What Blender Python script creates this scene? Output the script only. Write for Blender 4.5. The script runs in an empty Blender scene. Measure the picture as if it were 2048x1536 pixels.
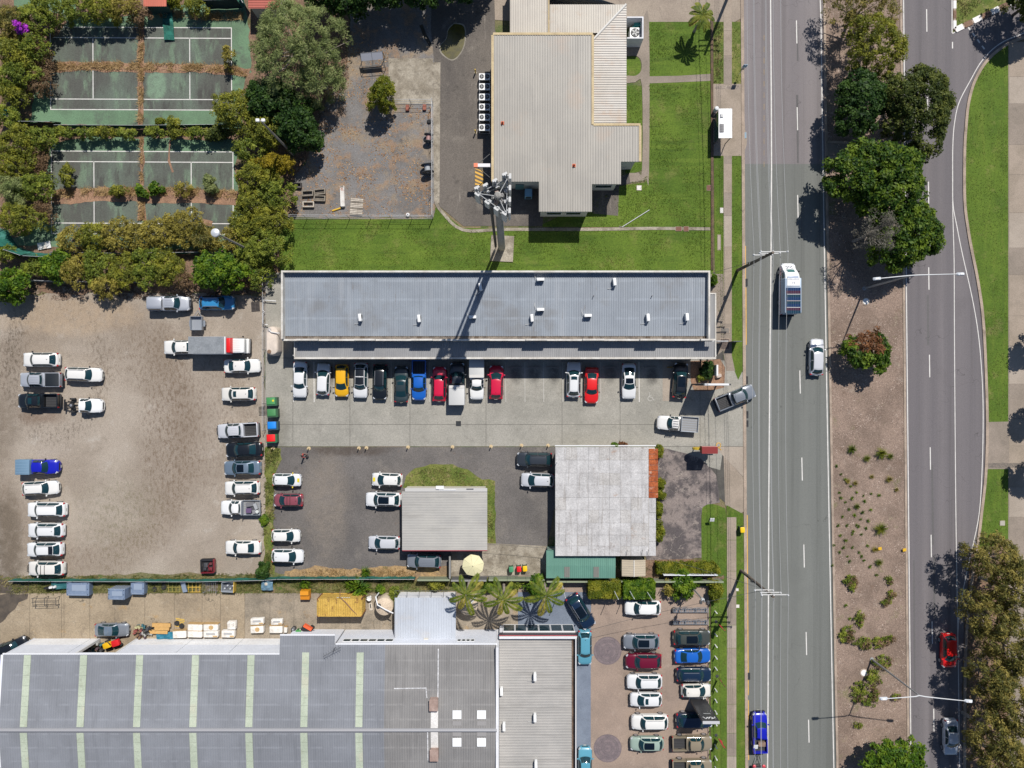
import bpy,bmesh,math,random
import numpy as np
from mathutils import Vector,Matrix,noise as mnoise
rng=np.random.default_rng(7)
random.seed(7)
scene=bpy.context.scene
col=scene.collection
R=math.radians
PI=math.pi
# ------------------------------------------------------------------ camera
CAM_H=93.5
S=15.2
cam_data=bpy.data.cameras.new('camera')
cam=bpy.data.objects.new('camera',cam_data)
col.objects.link(cam)
cam.location=(0,0,CAM_H)
cam.rotation_euler=(0,0,0)
cam_data.sensor_width=36.0
cam_data.lens=36.0*(CAM_H*S)/2048.0
cam_data.clip_start=0.5
cam_data.clip_end=2500.0
scene.camera=cam
# ------------------------------------------------------------------ sky + sun
SUN_EL=54.0
SUN_DIR=Vector((0.373,0.928,0)).normalized()
world=bpy.data.worlds.new("World")
scene.world=world
world.use_nodes=True
wn=world.node_tree
wn.nodes.clear()
sky=wn.nodes.new('ShaderNodeTexSky')
sky.sky_type='NISHITA'
sky.sun_disc=False
sky.sun_elevation=R(SUN_EL)
sky.sun_rotation=math.atan2(SUN_DIR.x,SUN_DIR.y)
sky.air_density=1.0
sky.dust_density=0.6
sky.ozone_density=4.0
bg=wn.nodes.new('ShaderNodeBackground')
bg.inputs["Strength"].default_value=0.075
wo=wn.nodes.new('ShaderNodeOutputWorld')
wn.links.new(sky.outputs[0],bg.inputs[0])
wn.links.new(bg.outputs[0],wo.inputs[0])
sun_data=bpy.data.lights.new('sun','SUN')
sun_data.energy=5.0
sun_data.angle=R(0.5)
sun_data.color=(1.0,0.955,0.89)
sun=bpy.data.objects.new('sun',sun_data)
col.objects.link(sun)
sv=Vector((SUN_DIR.x*math.cos(R(SUN_EL)),SUN_DIR.y*math.cos(R(SUN_EL)),math.sin(R(SUN_EL))))
sun.rotation_euler=sv.to_track_quat('Z','Y').to_euler()
sun.location=sv*200
scene.view_settings.view_transform='Standard'
scene.view_settings.look='None'
scene.view_settings.gamma=1.0
scene.view_settings.use_curve_mapping=False
scene.view_settings.exposure=0.1
scene.cycles.max_bounces=5
scene.cycles.diffuse_bounces=3
scene.cycles.glossy_bounces=2
scene.cycles.transparent_max_bounces=6
# ------------------------------------------------------------------ survey helpers
def P(px,py,h=0.0):
 """survey point seen at photo pixel (px, py) when it lies h metres above ground -> world x, y"""
 k=(1.0-h/CAM_H)/S
 return((px-1024.0)*k,(768.0-py)*k)
def P3(px,py,h=0.0):
 x,y=P(px,py,h)
 return Vector((x,y,h))
# ------------------------------------------------------------------ materials
MATS={}
def new_mat(name):
 m=bpy.data.materials.new(name)
 m.use_nodes=True
 nt=m.node_tree
 b=nt.nodes.get('Principled BSDF')
 return m,nt,b
def flat(name,c,rough=0.6,metal=0.0,spec=0.5,coat=0.0):
 if name in MATS:
  return MATS[name]
 m,nt,b=new_mat(name)
 b.inputs['Base Color'].default_value=(*c,1)
 b.inputs['Roughness'].default_value=rough
 b.inputs['Metallic'].default_value=metal
 b.inputs['Specular IOR Level'].default_value=spec
 b.inputs['Coat Weight'].default_value=coat
 MATS[name]=m
 return m
class G:
 """small node-graph writer"""
 def __init__(s,nt):
  s.nt=nt
  g=nt.nodes.new('ShaderNodeNewGeometry')
  s.pos=g.outputs['Position']
  s.island=g.outputs['Random Per Island']
  s.objc=nt.nodes.new('ShaderNodeTexCoord').outputs['Object']
  s.vec=s.pos
 def link(s,a,b):
  s.nt.links.new(a,b)
 def put(s,sock,v):
  if isinstance(v,(int,float)):
   sock.default_value=v
  elif isinstance(v,tuple):
   sock.default_value=(*v,1)if len(v)==3 and sock.type=='RGBA' else v
  else:
   s.link(v,sock)
 def noise(s,scale,detail=4,rough=0.6,stretch=None,dist=0.0):
  n=s.nt.nodes.new('ShaderNodeTexNoise')
  n.inputs['Scale'].default_value=scale
  n.inputs['Detail'].default_value=detail
  n.inputs['Roughness'].default_value=rough
  n.inputs['Distortion'].default_value=dist
  v=s.vec
  if stretch:
   mp=s.nt.nodes.new('ShaderNodeMapping')
   mp.inputs['Scale'].default_value=stretch
   s.link(s.vec,mp.inputs['Vector'])
   v=mp.outputs[0]
  s.link(v,n.inputs['Vector'])
  return n.outputs['Fac']
 def math(s,op,a,b=0.0,clamp=False):
  n=s.nt.nodes.new('ShaderNodeMath')
  n.operation=op
  n.use_clamp=clamp
  s.put(n.inputs[0],a)
  s.put(n.inputs[1],b)
  return n.outputs[0]
 def ramp(s,v,a,b,lo=0.0,hi=1.0):
  n=s.nt.nodes.new('ShaderNodeMapRange')
  n.interpolation_type='SMOOTHSTEP'
  s.put(n.inputs[0],v)
  n.inputs[1].default_value=a
  n.inputs[2].default_value=b
  n.inputs[3].default_value=lo
  n.inputs[4].default_value=hi
  return n.outputs[0]
 def mix(s,f,a,b,mode='MIX'):
  n=s.nt.nodes.new('ShaderNodeMix')
  n.data_type='RGBA'
  n.blend_type=mode
  s.put(n.inputs[0],f)
  s.put(n.inputs[6],a)
  s.put(n.inputs[7],b)
  return n.outputs[2]
 def dist(s,px,py,ax=1.0,ay=1.0):
  """elliptical distance in metres from survey pixel (px,py)"""
  x,y=P(px,py)
  sp=s.nt.nodes.new('ShaderNodeSeparateXYZ')
  s.link(s.pos,sp.inputs[0])
  dx=s.math('MULTIPLY',s.math('SUBTRACT',sp.outputs[0],x),1.0/ax)
  dy=s.math('MULTIPLY',s.math('SUBTRACT',sp.outputs[1],y),1.0/ay)
  return s.math('SQRT',s.math('ADD',s.math('MULTIPLY',dx,dx),s.math('MULTIPLY',dy,dy)))
 def bump(s,b,h,strength,dist=0.05):
  n=s.nt.nodes.new('ShaderNodeBump')
  n.inputs['Strength'].default_value=strength
  n.inputs['Distance'].default_value=dist
  s.link(h,n.inputs['Height'])
  s.link(n.outputs[0],b.inputs['Normal'])
def surf(name,c1,c2,scale=0.25,grain=0.35,gscale=9.0,layers=(),rough=0.9,bump=0.25,bscale=None,objspace=False,lo=0.38,hi=0.64,stretch=None,spec=0.3,metal=0.0,regions=(),cracks=None):
 """ground / wall surface: two-tone large noise, fine grain, weathering layers.
    layers: (colour, scale, t0, t1, strength[, stretch]); regions: ('ell'|'ring', px, py, rx_m, ry_m, width, colour, strength)"""
 if name in MATS:
  return MATS[name]
 m,nt,b=new_mat(name)
 g=G(nt)
 if objspace:
  g.vec=g.objc
 base=g.mix(g.ramp(g.noise(scale,5,0.6,stretch),lo,hi),c1,c2)
 for L in layers:
  f=g.math('MULTIPLY',g.ramp(g.noise(L[1],5,0.65,L[5]if len(L)>5 else None),L[2],L[3]),L[4])
  base=g.mix(f,base,L[0])
 for r in regions:
  kind,px,py,rx,ry,w,c,st=r
  wob=g.math('MULTIPLY',g.math('SUBTRACT',g.noise(0.35,4),0.5),1.2)
  if kind=='ell':
   d=g.math('ADD',g.dist(px,py,rx,ry),wob)
   f=g.ramp(d,1.0-w,1.0+w,1.0,0.0)
  else:
   d=g.math('ABSOLUTE',g.math('SUBTRACT',g.math('ADD',g.dist(px,py,rx,ry),g.math('MULTIPLY',wob,0.25)),1.0))
   f=g.ramp(d,0.0,w,1.0,0.0)
  f=g.math('MULTIPLY',f,g.ramp(g.noise(2.1,5,0.78,(1.3,0.6,1)),0.48,0.62,0.14,1.0)if st>1 else g.ramp(g.noise(0.9,4,0.7),0.25,0.6,0.35,1.0))
  base=g.mix(g.math('MULTIPLY',f,st-1 if st>1 else st),base,c)
 if cracks:
  cs,cw,cc,st=cracks
  f=g.ramp(g.math('ABSOLUTE',g.math('SUBTRACT',g.noise(cs,3,0.5),0.5)),0.0,cw,st,0.0)
  f=g.math('MULTIPLY',f,g.ramp(g.noise(cs*0.6,2),0.45,0.6))
  base=g.mix(f,base,cc)
 if grain:
  gr=g.ramp(g.noise(gscale,3,0.75),0.25,0.75,1.0-grain,1.0+grain)
  cb=nt.nodes.new('ShaderNodeCombineColor')
  for i in range(3):
   g.link(gr,cb.inputs[i])
  base=g.mix(1.0,base,cb.outputs[0],'MULTIPLY')
 g.link(base,b.inputs['Base Color'])
 b.inputs['Roughness'].default_value=rough
 b.inputs['Specular IOR Level'].default_value=spec
 b.inputs['Metallic'].default_value=metal
 if bump:
  g.bump(b,g.noise(bscale or gscale,3,0.7),bump)
 MATS[name]=m
 return m
def leaf_mat(name,dark,mid,light,transl=0.32,clump=0.9):
 if name in MATS:
  return MATS[name]
 m,nt,b=new_mat(name)
 g=G(nt)
 c=g.mix(g.ramp(g.island,0.05,0.6),dark,mid)
 c=g.mix(g.ramp(g.noise(clump,3),0.44,0.66),c,light)
 c=g.mix(g.math('MULTIPLY',g.ramp(g.island,0.86,1.0),0.7),c,light)
 g.link(c,b.inputs['Base Color'])
 b.inputs['Roughness'].default_value=0.6
 b.inputs['Specular IOR Level'].default_value=0.25
 tr=nt.nodes.new('ShaderNodeBsdfTranslucent')
 g.link(g.mix(0.5,c,tuple(min(1,1.6*x)for x in light)),tr.inputs[0])
 mx=nt.nodes.new('ShaderNodeMixShader')
 mx.inputs[0].default_value=transl
 g.link(b.outputs[0],mx.inputs[1])
 g.link(tr.outputs[0],mx.inputs[2])
 g.link(mx.outputs[0],nt.nodes['Material Output'].inputs[0])
 MATS[name]=m
 return m
# ------------------------------------------------------------------ mesh builder
class MB:
 def __init__(s):
  s.v,s.f,s.m=[],[],[]
 def add(s,vs,fs,mi=0):
  o=len(s.v)
  s.v.extend([tuple(v)for v in vs])
  s.f.extend([tuple(i+o for i in f)for f in fs])
  s.m.extend([mi]*len(fs))
  return s
 def box(s,c,d,rz=0.0,mi=0,top=1.0,rx=0.0,ry=0.0):
  """box centred at c with size d; top<1 tapers the upper face"""
  x,y,z=d[0]/2,d[1]/2,d[2]/2
  vs=[(-x,-y,-z),(x,-y,-z),(x,y,-z),(-x,y,-z),(-x*top,-y*top,z),(x*top,-y*top,z),(x*top,y*top,z),(-x*top,y*top,z)]
  M=Matrix.Translation(c)@Matrix.Rotation(rz,4,'Z')@Matrix.Rotation(ry,4,'Y')@Matrix.Rotation(rx,4,'X')
  return s.add([M@Vector(v)for v in vs],[(3,2,1,0),(4,5,6,7),(0,1,5,4),(1,2,6,5),(2,3,7,6),(3,0,4,7)],mi)
 def rbox(s,c,d,r=0.1,rz=0.0,mi=0,n=3,top=1.0):
  """upright box with rounded vertical corners and a softened top edge"""
  pts=[]
  hx,hy=d[0]/2,d[1]/2
  r=min(r,hx*0.98,hy*0.98)
  for cx,cy,a0 in((hx-r,hy-r,0),(-hx+r,hy-r,90),(-hx+r,-hy+r,180),(hx-r,-hy+r,270)):
   for i in range(n+1):
    a=R(a0+90*i/n)
    pts.append((cx+r*math.cos(a),cy+r*math.sin(a)))
  k=len(pts)
  e=min(r*0.5,d[2]*0.3)
  ring=[(1.0,-d[2]/2),(top,d[2]/2-e),(top*(1-0.35*e/max(hx,hy)),d[2]/2-0.3*e),(top*(1-e/max(hx,hy)),d[2]/2)]
  M=Matrix.Translation(c)@Matrix.Rotation(rz,4,'Z')
  vs=[M@Vector((p[0]*q,p[1]*q,z))for q,z in ring for p in pts]
  fs=[]
  for a in range(len(ring)-1):
   for i in range(k):
    j=(i+1)%k
    fs.append((a*k+i,a*k+j,(a+1)*k+j,(a+1)*k+i))
  fs.append(tuple((len(ring)-1)*k+i for i in range(k)))
  fs.append(tuple(reversed(range(k))))
  return s.add(vs,fs,mi)
 def tube(s,pts,r,n=8,mi=0,cap=True):
  """tube through pts; r a number or one radius per point"""
  pts=[Vector(p)for p in pts]
  rs=[r]*len(pts)if isinstance(r,(int,float))else r
  vs=[]
  ref=None
  for i,p in enumerate(pts):
   t=(pts[min(i+1,len(pts)-1)]-pts[max(i-1,0)]).normalized()
   if ref is None:
    ref=Vector((0,0,1))if abs(t.z)<0.9 else Vector((1,0,0))
   a=t.cross(ref).normalized()
   b=t.cross(a).normalized()
   ref=-b if False else a.cross(t).normalized()
   for k in range(n):
    an=2*PI*k/n
    vs.append(p+(a*math.cos(an)+b*math.sin(an))*rs[i])
  fs=[]
  for i in range(len(pts)-1):
   for k in range(n):
    j=(k+1)%n
    fs.append((i*n+k,i*n+j,(i+1)*n+j,(i+1)*n+k))
  if cap:
   fs.append(tuple(reversed(range(n))))
   fs.append(tuple((len(pts)-1)*n+k for k in range(n)))
  return s.add(vs,fs,mi)
 def lathe(s,prof,c=(0,0,0),n=20,mi=0,axis='Z',rz=0.0):
  """prof: (radius, height) pairs"""
  vs=[]
  M=Matrix.Translation(c)@Matrix.Rotation(rz,4,'Z')
  if axis=='Y':
   M=M@Matrix.Rotation(-PI/2,4,'X')
  if axis=='X':
   M=M@Matrix.Rotation(PI/2,4,'Y')
  for r,z in prof:
   for k in range(n):
    a=2*PI*k/n
    vs.append(M@Vector((r*math.cos(a),r*math.sin(a),z)))
  fs=[]
  for i in range(len(prof)-1):
   for k in range(n):
    j=(k+1)%n
    fs.append((i*n+k,i*n+j,(i+1)*n+j,(i+1)*n+k))
  fs.append(tuple(reversed(range(n))))
  fs.append(tuple((len(prof)-1)*n+k for k in range(n)))
  return s.add(vs,fs,mi)
 def prism(s,poly,z0,z1,mi=0,top=True,bottom=False):
  n=len(poly)
  vs=[(p[0],p[1],z0)for p in poly]+[(p[0],p[1],z1)for p in poly]
  fs=[(i,(i+1)%n,n+(i+1)%n,n+i)for i in range(n)]
  if top:
   fs.append(tuple(range(n,2*n)))
  if bottom:
   fs.append(tuple(reversed(range(n))))
  return s.add(vs,fs,mi)
 def grid(s,rows,mi=0,flip=False):
  """rows of equally many points"""
  k=len(rows[0])
  vs=[p for r in rows for p in r]
  fs=[]
  for i in range(len(rows)-1):
   for j in range(k-1):
    q=(i*k+j,i*k+j+1,(i+1)*k+j+1,(i+1)*k+j)
    fs.append(tuple(reversed(q))if flip else q)
  return s.add(vs,fs,mi)
 def mesh(s,name,mats,smooth=False,angle=35):
  me=bpy.data.meshes.new(name)
  me.from_pydata(s.v,[],s.f)
  for m in(mats if isinstance(mats,(list,tuple))else[mats]):
   me.materials.append(m)
  if any(s.m):
   me.polygons.foreach_set('material_index',s.m)
  if smooth:
   me.polygons.foreach_set('use_smooth',[True]*len(me.polygons))
   me.set_sharp_from_angle(angle=R(angle))
  me.update()
  return me
 def build(s,name,mats,parent=None,loc=None,rz=0.0,smooth=False,angle=35):
  return link(name,s.mesh(name,mats,smooth,angle),parent,loc,rz)
def BX(*a,**k):
 return MB().box(*a,**k)
def RB(*a,**k):
 return MB().rbox(*a,**k)
def TB(*a,**k):
 return MB().tube(*a,**k)
def LT(*a,**k):
 return MB().lathe(*a,**k)
def link(name,me,parent=None,loc=None,rz=0.0):
 o=bpy.data.objects.new(name,me)
 col.objects.link(o)
 if parent is not None:
  o.parent=parent
 if loc is not None:
  o.location=loc
 if rz:
  o.rotation_euler=(0,0,rz)
 return o
def tag(o,label=None,cat=None,group=None,kind=None):
 if label:
  o['label']=label
 if cat:
  o['category']=cat
 if group:
  o['group']=group
 if kind:
  o['kind']=kind
 return o
def thing(name,label,cat,loc=(0,0,0),rz=0.0,group=None):
 o=bpy.data.objects.new(name,None)
 col.objects.link(o)
 o.empty_display_size=0.2
 o.location=loc
 o.rotation_euler=(0,0,rz)
 return tag(o,label,cat,group)
def kids(o):
 return[c for c in bpy.data.objects if c.parent==o]
def copy_tree(src,loc,rz=0.0,label=None,group=None):
 def cp(o,par):
  c=o.copy()
  col.objects.link(c)
  if par is not None:
   c.parent=par
  for k in o.children:
   cp(k,c)
  return c
 c=cp(src,None)
 c.location=loc
 c.rotation_euler=(0,0,rz)
 if label:
  c['label']=label
 if group:
  c['group']=group
 return c
def organic(pts,amp=4.0,step=14.0,seed=0):
 """roughen a pixel polygon so that its edge wanders like a real soil or weed edge"""
 out=[]
 n=len(pts)
 for i in range(n):
  a,b=Vector(pts[i]),Vector(pts[(i+1)%n])
  k=max(1,int((b-a).length/step))
  nrm=Vector((-(b-a).y,(b-a).x))
  nrm=nrm.normalized()if nrm.length>0 else nrm
  for j in range(k):
   p=a.lerp(b,j/k)
   d=mnoise.noise(Vector((p.x*0.045,p.y*0.045,seed*7.3)))*amp*1.3+mnoise.noise(Vector((p.x*0.16,p.y*0.16,seed*3.1)))*amp*0.7
   out.append((p.x+nrm.x*d,p.y+nrm.y*d))
 return out
def sheet(name,pts,z,mat,parent=None,kind='structure',h=None):
 """flat ground sheet from a pixel polygon"""
 w=[P(p[0],p[1])for p in pts]
 me=bpy.data.meshes.new(name)
 me.from_pydata([(x,y,z)for x,y in w],[],[tuple(range(len(w)))])
 me.materials.append(mat)
 me.update()
 if me.polygons[0].normal.z<0:
  me.flip_normals()
 o=link(name,me,parent)
 if kind and parent is None:
  o['kind']=kind
 return o
def rect(x0,y0,x1,y1):
 return[(x0,y0),(x1,y0),(x1,y1),(x0,y1)]
def smooth_line(pts,n=8):
 """Catmull-Rom through pixel points"""
 out=[]
 P0=[pts[0]]+list(pts)+[pts[-1]]
 for i in range(1,len(P0)-2):
  p0,p1,p2,p3=(Vector(q)for q in P0[i-1:i+3])
  for k in range(n):
   t=k/n
   q=0.5*((2*p1)+(p2-p0)*t+(2*p0-5*p1+4*p2-p3)*t*t+(3*p1-p0-3*p2+p3)*t**3)
   out.append(tuple(q))
 out.append(tuple(pts[-1]))
 return out
def ribbon_px(pts,w):
 """pixel polygon of a strip of width w px along pts"""
 l,r=[],[]
 for i,p in enumerate(pts):
  a=Vector(pts[max(i-1,0)])
  b=Vector(pts[min(i+1,len(pts)-1)])
  t=(b-a).normalized()
  n=Vector((-t.y,t.x))*w/2
  l.append((p[0]+n.x,p[1]+n.y))
  r.append((p[0]-n.x,p[1]-n.y))
 return l+r[::-1]
def strip_mesh(name,pts,w,z,mat,parent=None,zb=None):
 """strip of quads along a pixel line (w px wide); zb gives it side faces down to zb"""
 rib=ribbon_px(pts,w)
 n=len(pts)
 mb=MB()
 L=[(*P(*p),z)for p in rib[:n]]
 Rr=[(*P(*p),z)for p in rib[n:][::-1]]
 rows=[[a,b]for a,b in zip(L,Rr)]
 if zb is not None:
  rows=[[(a[0],a[1],zb),a,b,(b[0],b[1],zb)]for a,b in rows]
 mb.grid(rows)
 if zb is not None:
  for r_ in(rows[0],rows[-1]):
   mb.add(r_,[(0,1,2,3)])
 me=mb.mesh(name,mat)
 up=sum(p.normal.z*p.area for p in me.polygons)
 if up<0:
  me.flip_normals()
 return link(name,me,parent)
# ================================================================== GROUND
SOIL=surf('soil',(0.20,0.15,0.09),(0.11,0.12,0.05),0.08,0.4,6,layers=[((0.06,0.10,0.02),0.4,0.5,0.62,0.8)])
sheet('ground',rect(-9000,-9000,11000,11000),0.0,SOIL)
LAWN=surf('lawn',(0.098,0.152,0.017),(0.058,0.105,0.011),0.16,0.3,7,lo=0.3,hi=0.7,layers=[((0.17,0.17,0.05),0.35,0.54,0.74,0.6),((0.115,0.165,0.022),0.9,0.5,0.66,0.5,(0.12,1.2,1)),((0.042,0.078,0.010),1.0,0.53,0.68,0.65,(0.12,1.0,1)),((0.20,0.165,0.07),0.13,0.58,0.76,0.45),((0.05,0.085,0.012),2.0,0.58,0.74,0.35)],bump=0.6,bscale=14)
VERGE=surf('verge_lawn',(0.092,0.145,0.016),(0.058,0.106,0.011),0.2,0.3,7,lo=0.3,hi=0.7,layers=[((0.19,0.175,0.06),0.5,0.55,0.74,0.6),((0.115,0.155,0.022),0.9,0.5,0.66,0.5,(1.2,0.12,1)),((0.05,0.085,0.012),1.0,0.55,0.7,0.45,(1.0,0.12,1)),((0.22,0.17,0.08),0.2,0.6,0.76,0.5)],bump=0.6,bscale=14)
DRYLAWN=surf('dry_lawn',(0.145,0.155,0.038),(0.075,0.115,0.018),0.35,0.4,8,layers=[((0.25,0.20,0.10),0.8,0.52,0.68,0.7),((0.06,0.095,0.014),2.2,0.5,0.66,0.6)],bump=0.7,bscale=14)
GRAVEL=surf('gravel',(0.335,0.288,0.238),(0.265,0.222,0.178),0.10,0.36,13,bump=0.7,bscale=22,layers=[((0.20,0.165,0.13),0.32,0.55,0.72,0.55),((0.11,0.085,0.06),0.9,0.64,0.76,0.6),((0.42,0.385,0.34),0.5,0.56,0.74,0.5),((0.10,0.115,0.04),1.3,0.68,0.76,0.5)],regions=[('ring',175,870,13.2,16.5,0.22,(0.155,0.115,0.083),1.8),('ring',175,870,13.2,16.5,0.34,(0.225,0.18,0.138),0.55),('ring',110,740,6.2,8.6,0.34,(0.12,0.095,0.072),1.75),('ell',330,860,3.2,11.5,0.6,(0.145,0.105,0.075),1.8),('ell',280,720,7.0,4.0,0.6,(0.17,0.13,0.095),1.7),('ell',130,632,9,2.4,0.45,(0.375,0.285,0.195),0.6),('ell',8,1110,2.2,7.5,0.4,(0.10,0.078,0.056),0.85),('ell',25,1060,1.2,5,0.5,(0.15,0.12,0.09),0.7),('ell',6,850,2.2,4.0,0.5,(0.15,0.12,0.09),0.6),('ell',30,700,1.2,5.5,0.5,(0.10,0.08,0.06),1.7),('ell',420,850,6,10,0.5,(0.15,0.11,0.08),1.55),('ell',235,1030,5,5,0.6,(0.13,0.12,0.06),1.5),('ell',80,830,3,1.2,0.5,(0.15,0.10,0.07),0.7)])
CONC=surf('carpark_concrete',(0.30,0.285,0.25),(0.245,0.235,0.205),0.16,0.2,8,bump=0.12,layers=[((0.16,0.15,0.13),0.45,0.55,0.75,0.5),((0.37,0.35,0.30),0.7,0.56,0.72,0.4),((0.14,0.13,0.115),2.6,0.62,0.74,0.5),((0.36,0.34,0.3),0.22,0.5,0.7,0.35,(0.2,1.6,1))],regions=[('ell',545,860,1.8,5.0,0.5,(0.15,0.14,0.12),0.6)]+[('ell',x_,y_,.75,1.1,0.6,(0.07,0.066,0.06),0.75)for x_,y_ in((1032,748),(1068,748),(1107,750),(1221,745),(1303,750),(665,748))],cracks=(0.5,0.004,(0.13,0.12,0.1),0.6))
LOT=surf('lot_asphalt',(0.14,0.128,0.12),(0.104,0.096,0.091),0.12,0.35,11,bump=0.35,bscale=20,layers=[((0.19,0.17,0.15),0.3,0.52,0.72,0.6),((0.16,0.115,0.085),0.7,0.62,0.76,0.55),((0.06,0.055,0.05),0.5,0.6,0.75,0.5),((0.22,0.2,0.18),1.8,0.62,0.74,0.4)],regions=[('ell',655,1000,2.6,7.5,0.5,(0.20,0.17,0.14),0.65),('ell',700,900,5,0.8,0.4,(0.07,0.055,0.045),0.8)])
HARD=surf('compound_hardstand',(0.18,0.172,0.168),(0.13,0.12,0.112),0.14,0.35,10,bump=0.4,bscale=20,layers=[((0.27,0.17,0.10),0.55,0.5,0.64,0.65),((0.26,0.195,0.125),0.2,0.5,0.64,0.7),((0.06,0.058,0.055),0.45,0.6,0.72,0.6),((0.28,0.26,0.24),1.4,0.66,0.76,0.5)])
DRIVE=surf('driveway_bitumen',(0.135,0.118,0.102),(0.09,0.08,0.072),0.13,0.3,9,bump=0.25,stretch=(1,0.4,1),layers=[((0.22,0.195,0.165),0.35,0.54,0.72,0.6),((0.05,0.045,0.04),0.5,0.58,0.72,0.55),((0.26,0.23,0.2),1.2,0.62,0.72,0.5,(1,0.15,1))])
OLDCONC=surf('old_concrete',(0.32,0.285,0.23),(0.20,0.172,0.132),0.5,0.3,8,bump=0.25,layers=[((0.13,0.11,0.085),0.9,0.5,0.66,0.6),((0.36,0.325,0.27),1.6,0.56,0.7,0.6)],cracks=(0.4,0.006,(0.09,0.08,0.06),0.8))
YARD=surf('yard_concrete',(0.31,0.25,0.175),(0.245,0.195,0.135),0.2,0.28,9,bump=0.15,layers=[((0.19,0.155,0.115),0.4,0.54,0.7,0.6),((0.34,0.21,0.075),0.5,0.6,0.72,0.5),((0.37,0.315,0.24),1.1,0.56,0.7,0.5),((0.12,0.10,0.08),1.4,0.64,0.74,0.5)],cracks=(0.22,0.0035,(0.10,0.085,0.065),0.9))
YARD2=surf('yard_concrete_grey',(0.275,0.23,0.175),(0.2,0.17,0.13),0.25,0.28,9,bump=0.15,layers=[((0.14,0.12,0.095),0.5,0.52,0.7,0.6),((0.33,0.21,0.085),0.45,0.58,0.72,0.5),((0.36,0.315,0.25),1.1,0.58,0.72,0.4)],cracks=(0.22,0.0035,(0.10,0.085,0.065),0.9))
MULCH=surf('mulch',(0.245,0.18,0.142),(0.175,0.128,0.10),0.22,0.45,10,bump=0.7,bscale=18,layers=[((0.32,0.26,0.215),0.7,0.56,0.72,0.6),((0.13,0.085,0.06),0.5,0.58,0.72,0.5),((0.2,0.18,0.08),0.35,0.6,0.74,0.4),((0.4,0.34,0.29),4.5,0.62,0.7,0.5),((0.14,0.15,0.05),0.28,0.58,0.74,0.6)])
DIRT=surf('dirt',(0.28,0.165,0.105),(0.20,0.12,0.08),0.4,0.4,9,bump=0.5,bscale=18,layers=[((0.35,0.24,0.15),0.9,0.52,0.68,0.6),((0.09,0.06,0.04),0.9,0.58,0.72,0.6)])
LITTER=surf('leaf_litter',(0.20,0.125,0.085),(0.125,0.085,0.055),0.5,0.5,9,bump=0.7,bscale=16,layers=[((0.26,0.19,0.12),1.6,0.54,0.66,0.6),((0.07,0.085,0.02),0.5,0.54,0.7,0.7)])
PATH=surf('path_concrete',(0.305,0.25,0.20),(0.255,0.21,0.165),0.3,0.2,10,bump=0.12,layers=[((0.19,0.16,0.13),0.7,0.56,0.74,0.5)])
PATH2=surf('path_concrete_dark',(0.255,0.212,0.175),(0.215,0.18,0.147),0.3,0.2,10,bump=0.12,layers=[((0.14,0.12,0.1),0.7,0.56,0.74,0.5)])
PATH3=surf('path_concrete_pale',(0.335,0.285,0.235),(0.29,0.245,0.20),0.3,0.16,10,bump=0.12,layers=[((0.24,0.2,0.165),0.8,0.58,0.76,0.5)])
KERB=surf('kerb_concrete',(0.36,0.285,0.225),(0.27,0.215,0.17),0.5,0.25,8,bump=0.15,layers=[((0.16,0.125,0.095),0.8,0.55,0.7,0.6)])
def road_mat(name,a,b_):
 return surf(name,a,b_,0.5,0.16,12,bump=0.2,bscale=24,stretch=(1,0.012,1),lo=0.3,hi=0.7,rough=0.85,layers=[(tuple(0.68*x for x in a),0.75,0.53,0.66,0.7,(1,0.015,1)),(tuple(1.2*x for x in a),0.4,0.56,0.72,0.5,(1,0.03,1)),(tuple(0.8*x for x in a),0.15,0.56,0.7,0.4),(tuple(0.6*x for x in a),2.0,0.66,0.76,0.4),(tuple(0.66*x for x in a),0.35,0.55,0.66,0.5,(1.6,0.006,1)),(tuple(1.18*x for x in a),5.0,0.62,0.72,0.4)],cracks=(0.16,0.0022,tuple(0.45*x for x in a),0.7))
ROAD_N=road_mat('road_purple',(0.20,0.18,0.18),(0.165,0.15,0.153))
ROAD_S=road_mat('road_green',(0.155,0.16,0.148),(0.13,0.135,0.126))
ROAD_E=road_mat('road_dark',(0.152,0.138,0.142),(0.122,0.112,0.118))
PAVE=surf('yard_paving',(0.29,0.222,0.178),(0.235,0.182,0.148),0.16,0.22,12,bump=0.25,layers=[((0.155,0.12,0.1),0.35,0.55,0.72,0.5),((0.36,0.29,0.24),0.8,0.58,0.72,0.4)])
PAVE_B=surf('blue_paving',(0.165,0.195,0.245),(0.135,0.16,0.205),0.3,0.2,12,bump=0.3,layers=[((0.1,0.115,0.145),0.8,0.56,0.72,0.5)])
PAVE_P=surf('rosette_paving',(0.15,0.12,0.13),(0.115,0.095,0.105),0.8,0.35,12,bump=0.4)
COURT=surf('court_green',(0.125,0.21,0.125),(0.10,0.155,0.098),0.25,0.2,7,bump=0.1,layers=[((0.085,0.098,0.082),0.3,0.52,0.66,0.85),((0.15,0.26,0.145),0.8,0.6,0.74,0.4),((0.16,0.105,0.065),0.7,0.68,0.78,0.5)])
COURT_IN=surf('court_worn',(0.108,0.13,0.105),(0.08,0.082,0.072),0.22,0.22,7,bump=0.1,stretch=(1,0.5,1),lo=0.34,hi=0.62,layers=[((0.14,0.20,0.135),0.35,0.5,0.66,0.75,(1.4,0.5,1)),((0.055,0.052,0.048),0.5,0.54,0.66,0.7,(1.6,0.35,1)),((0.17,0.225,0.16),1.0,0.58,0.70,0.5,(1.5,0.2,1)),((0.05,0.046,0.042),1.4,0.6,0.7,0.5,(1.5,0.4,1))],regions=[('ell',313,172,1.35,2.0,0.25,(0.17,0.25,0.17),0.85)])
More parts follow.
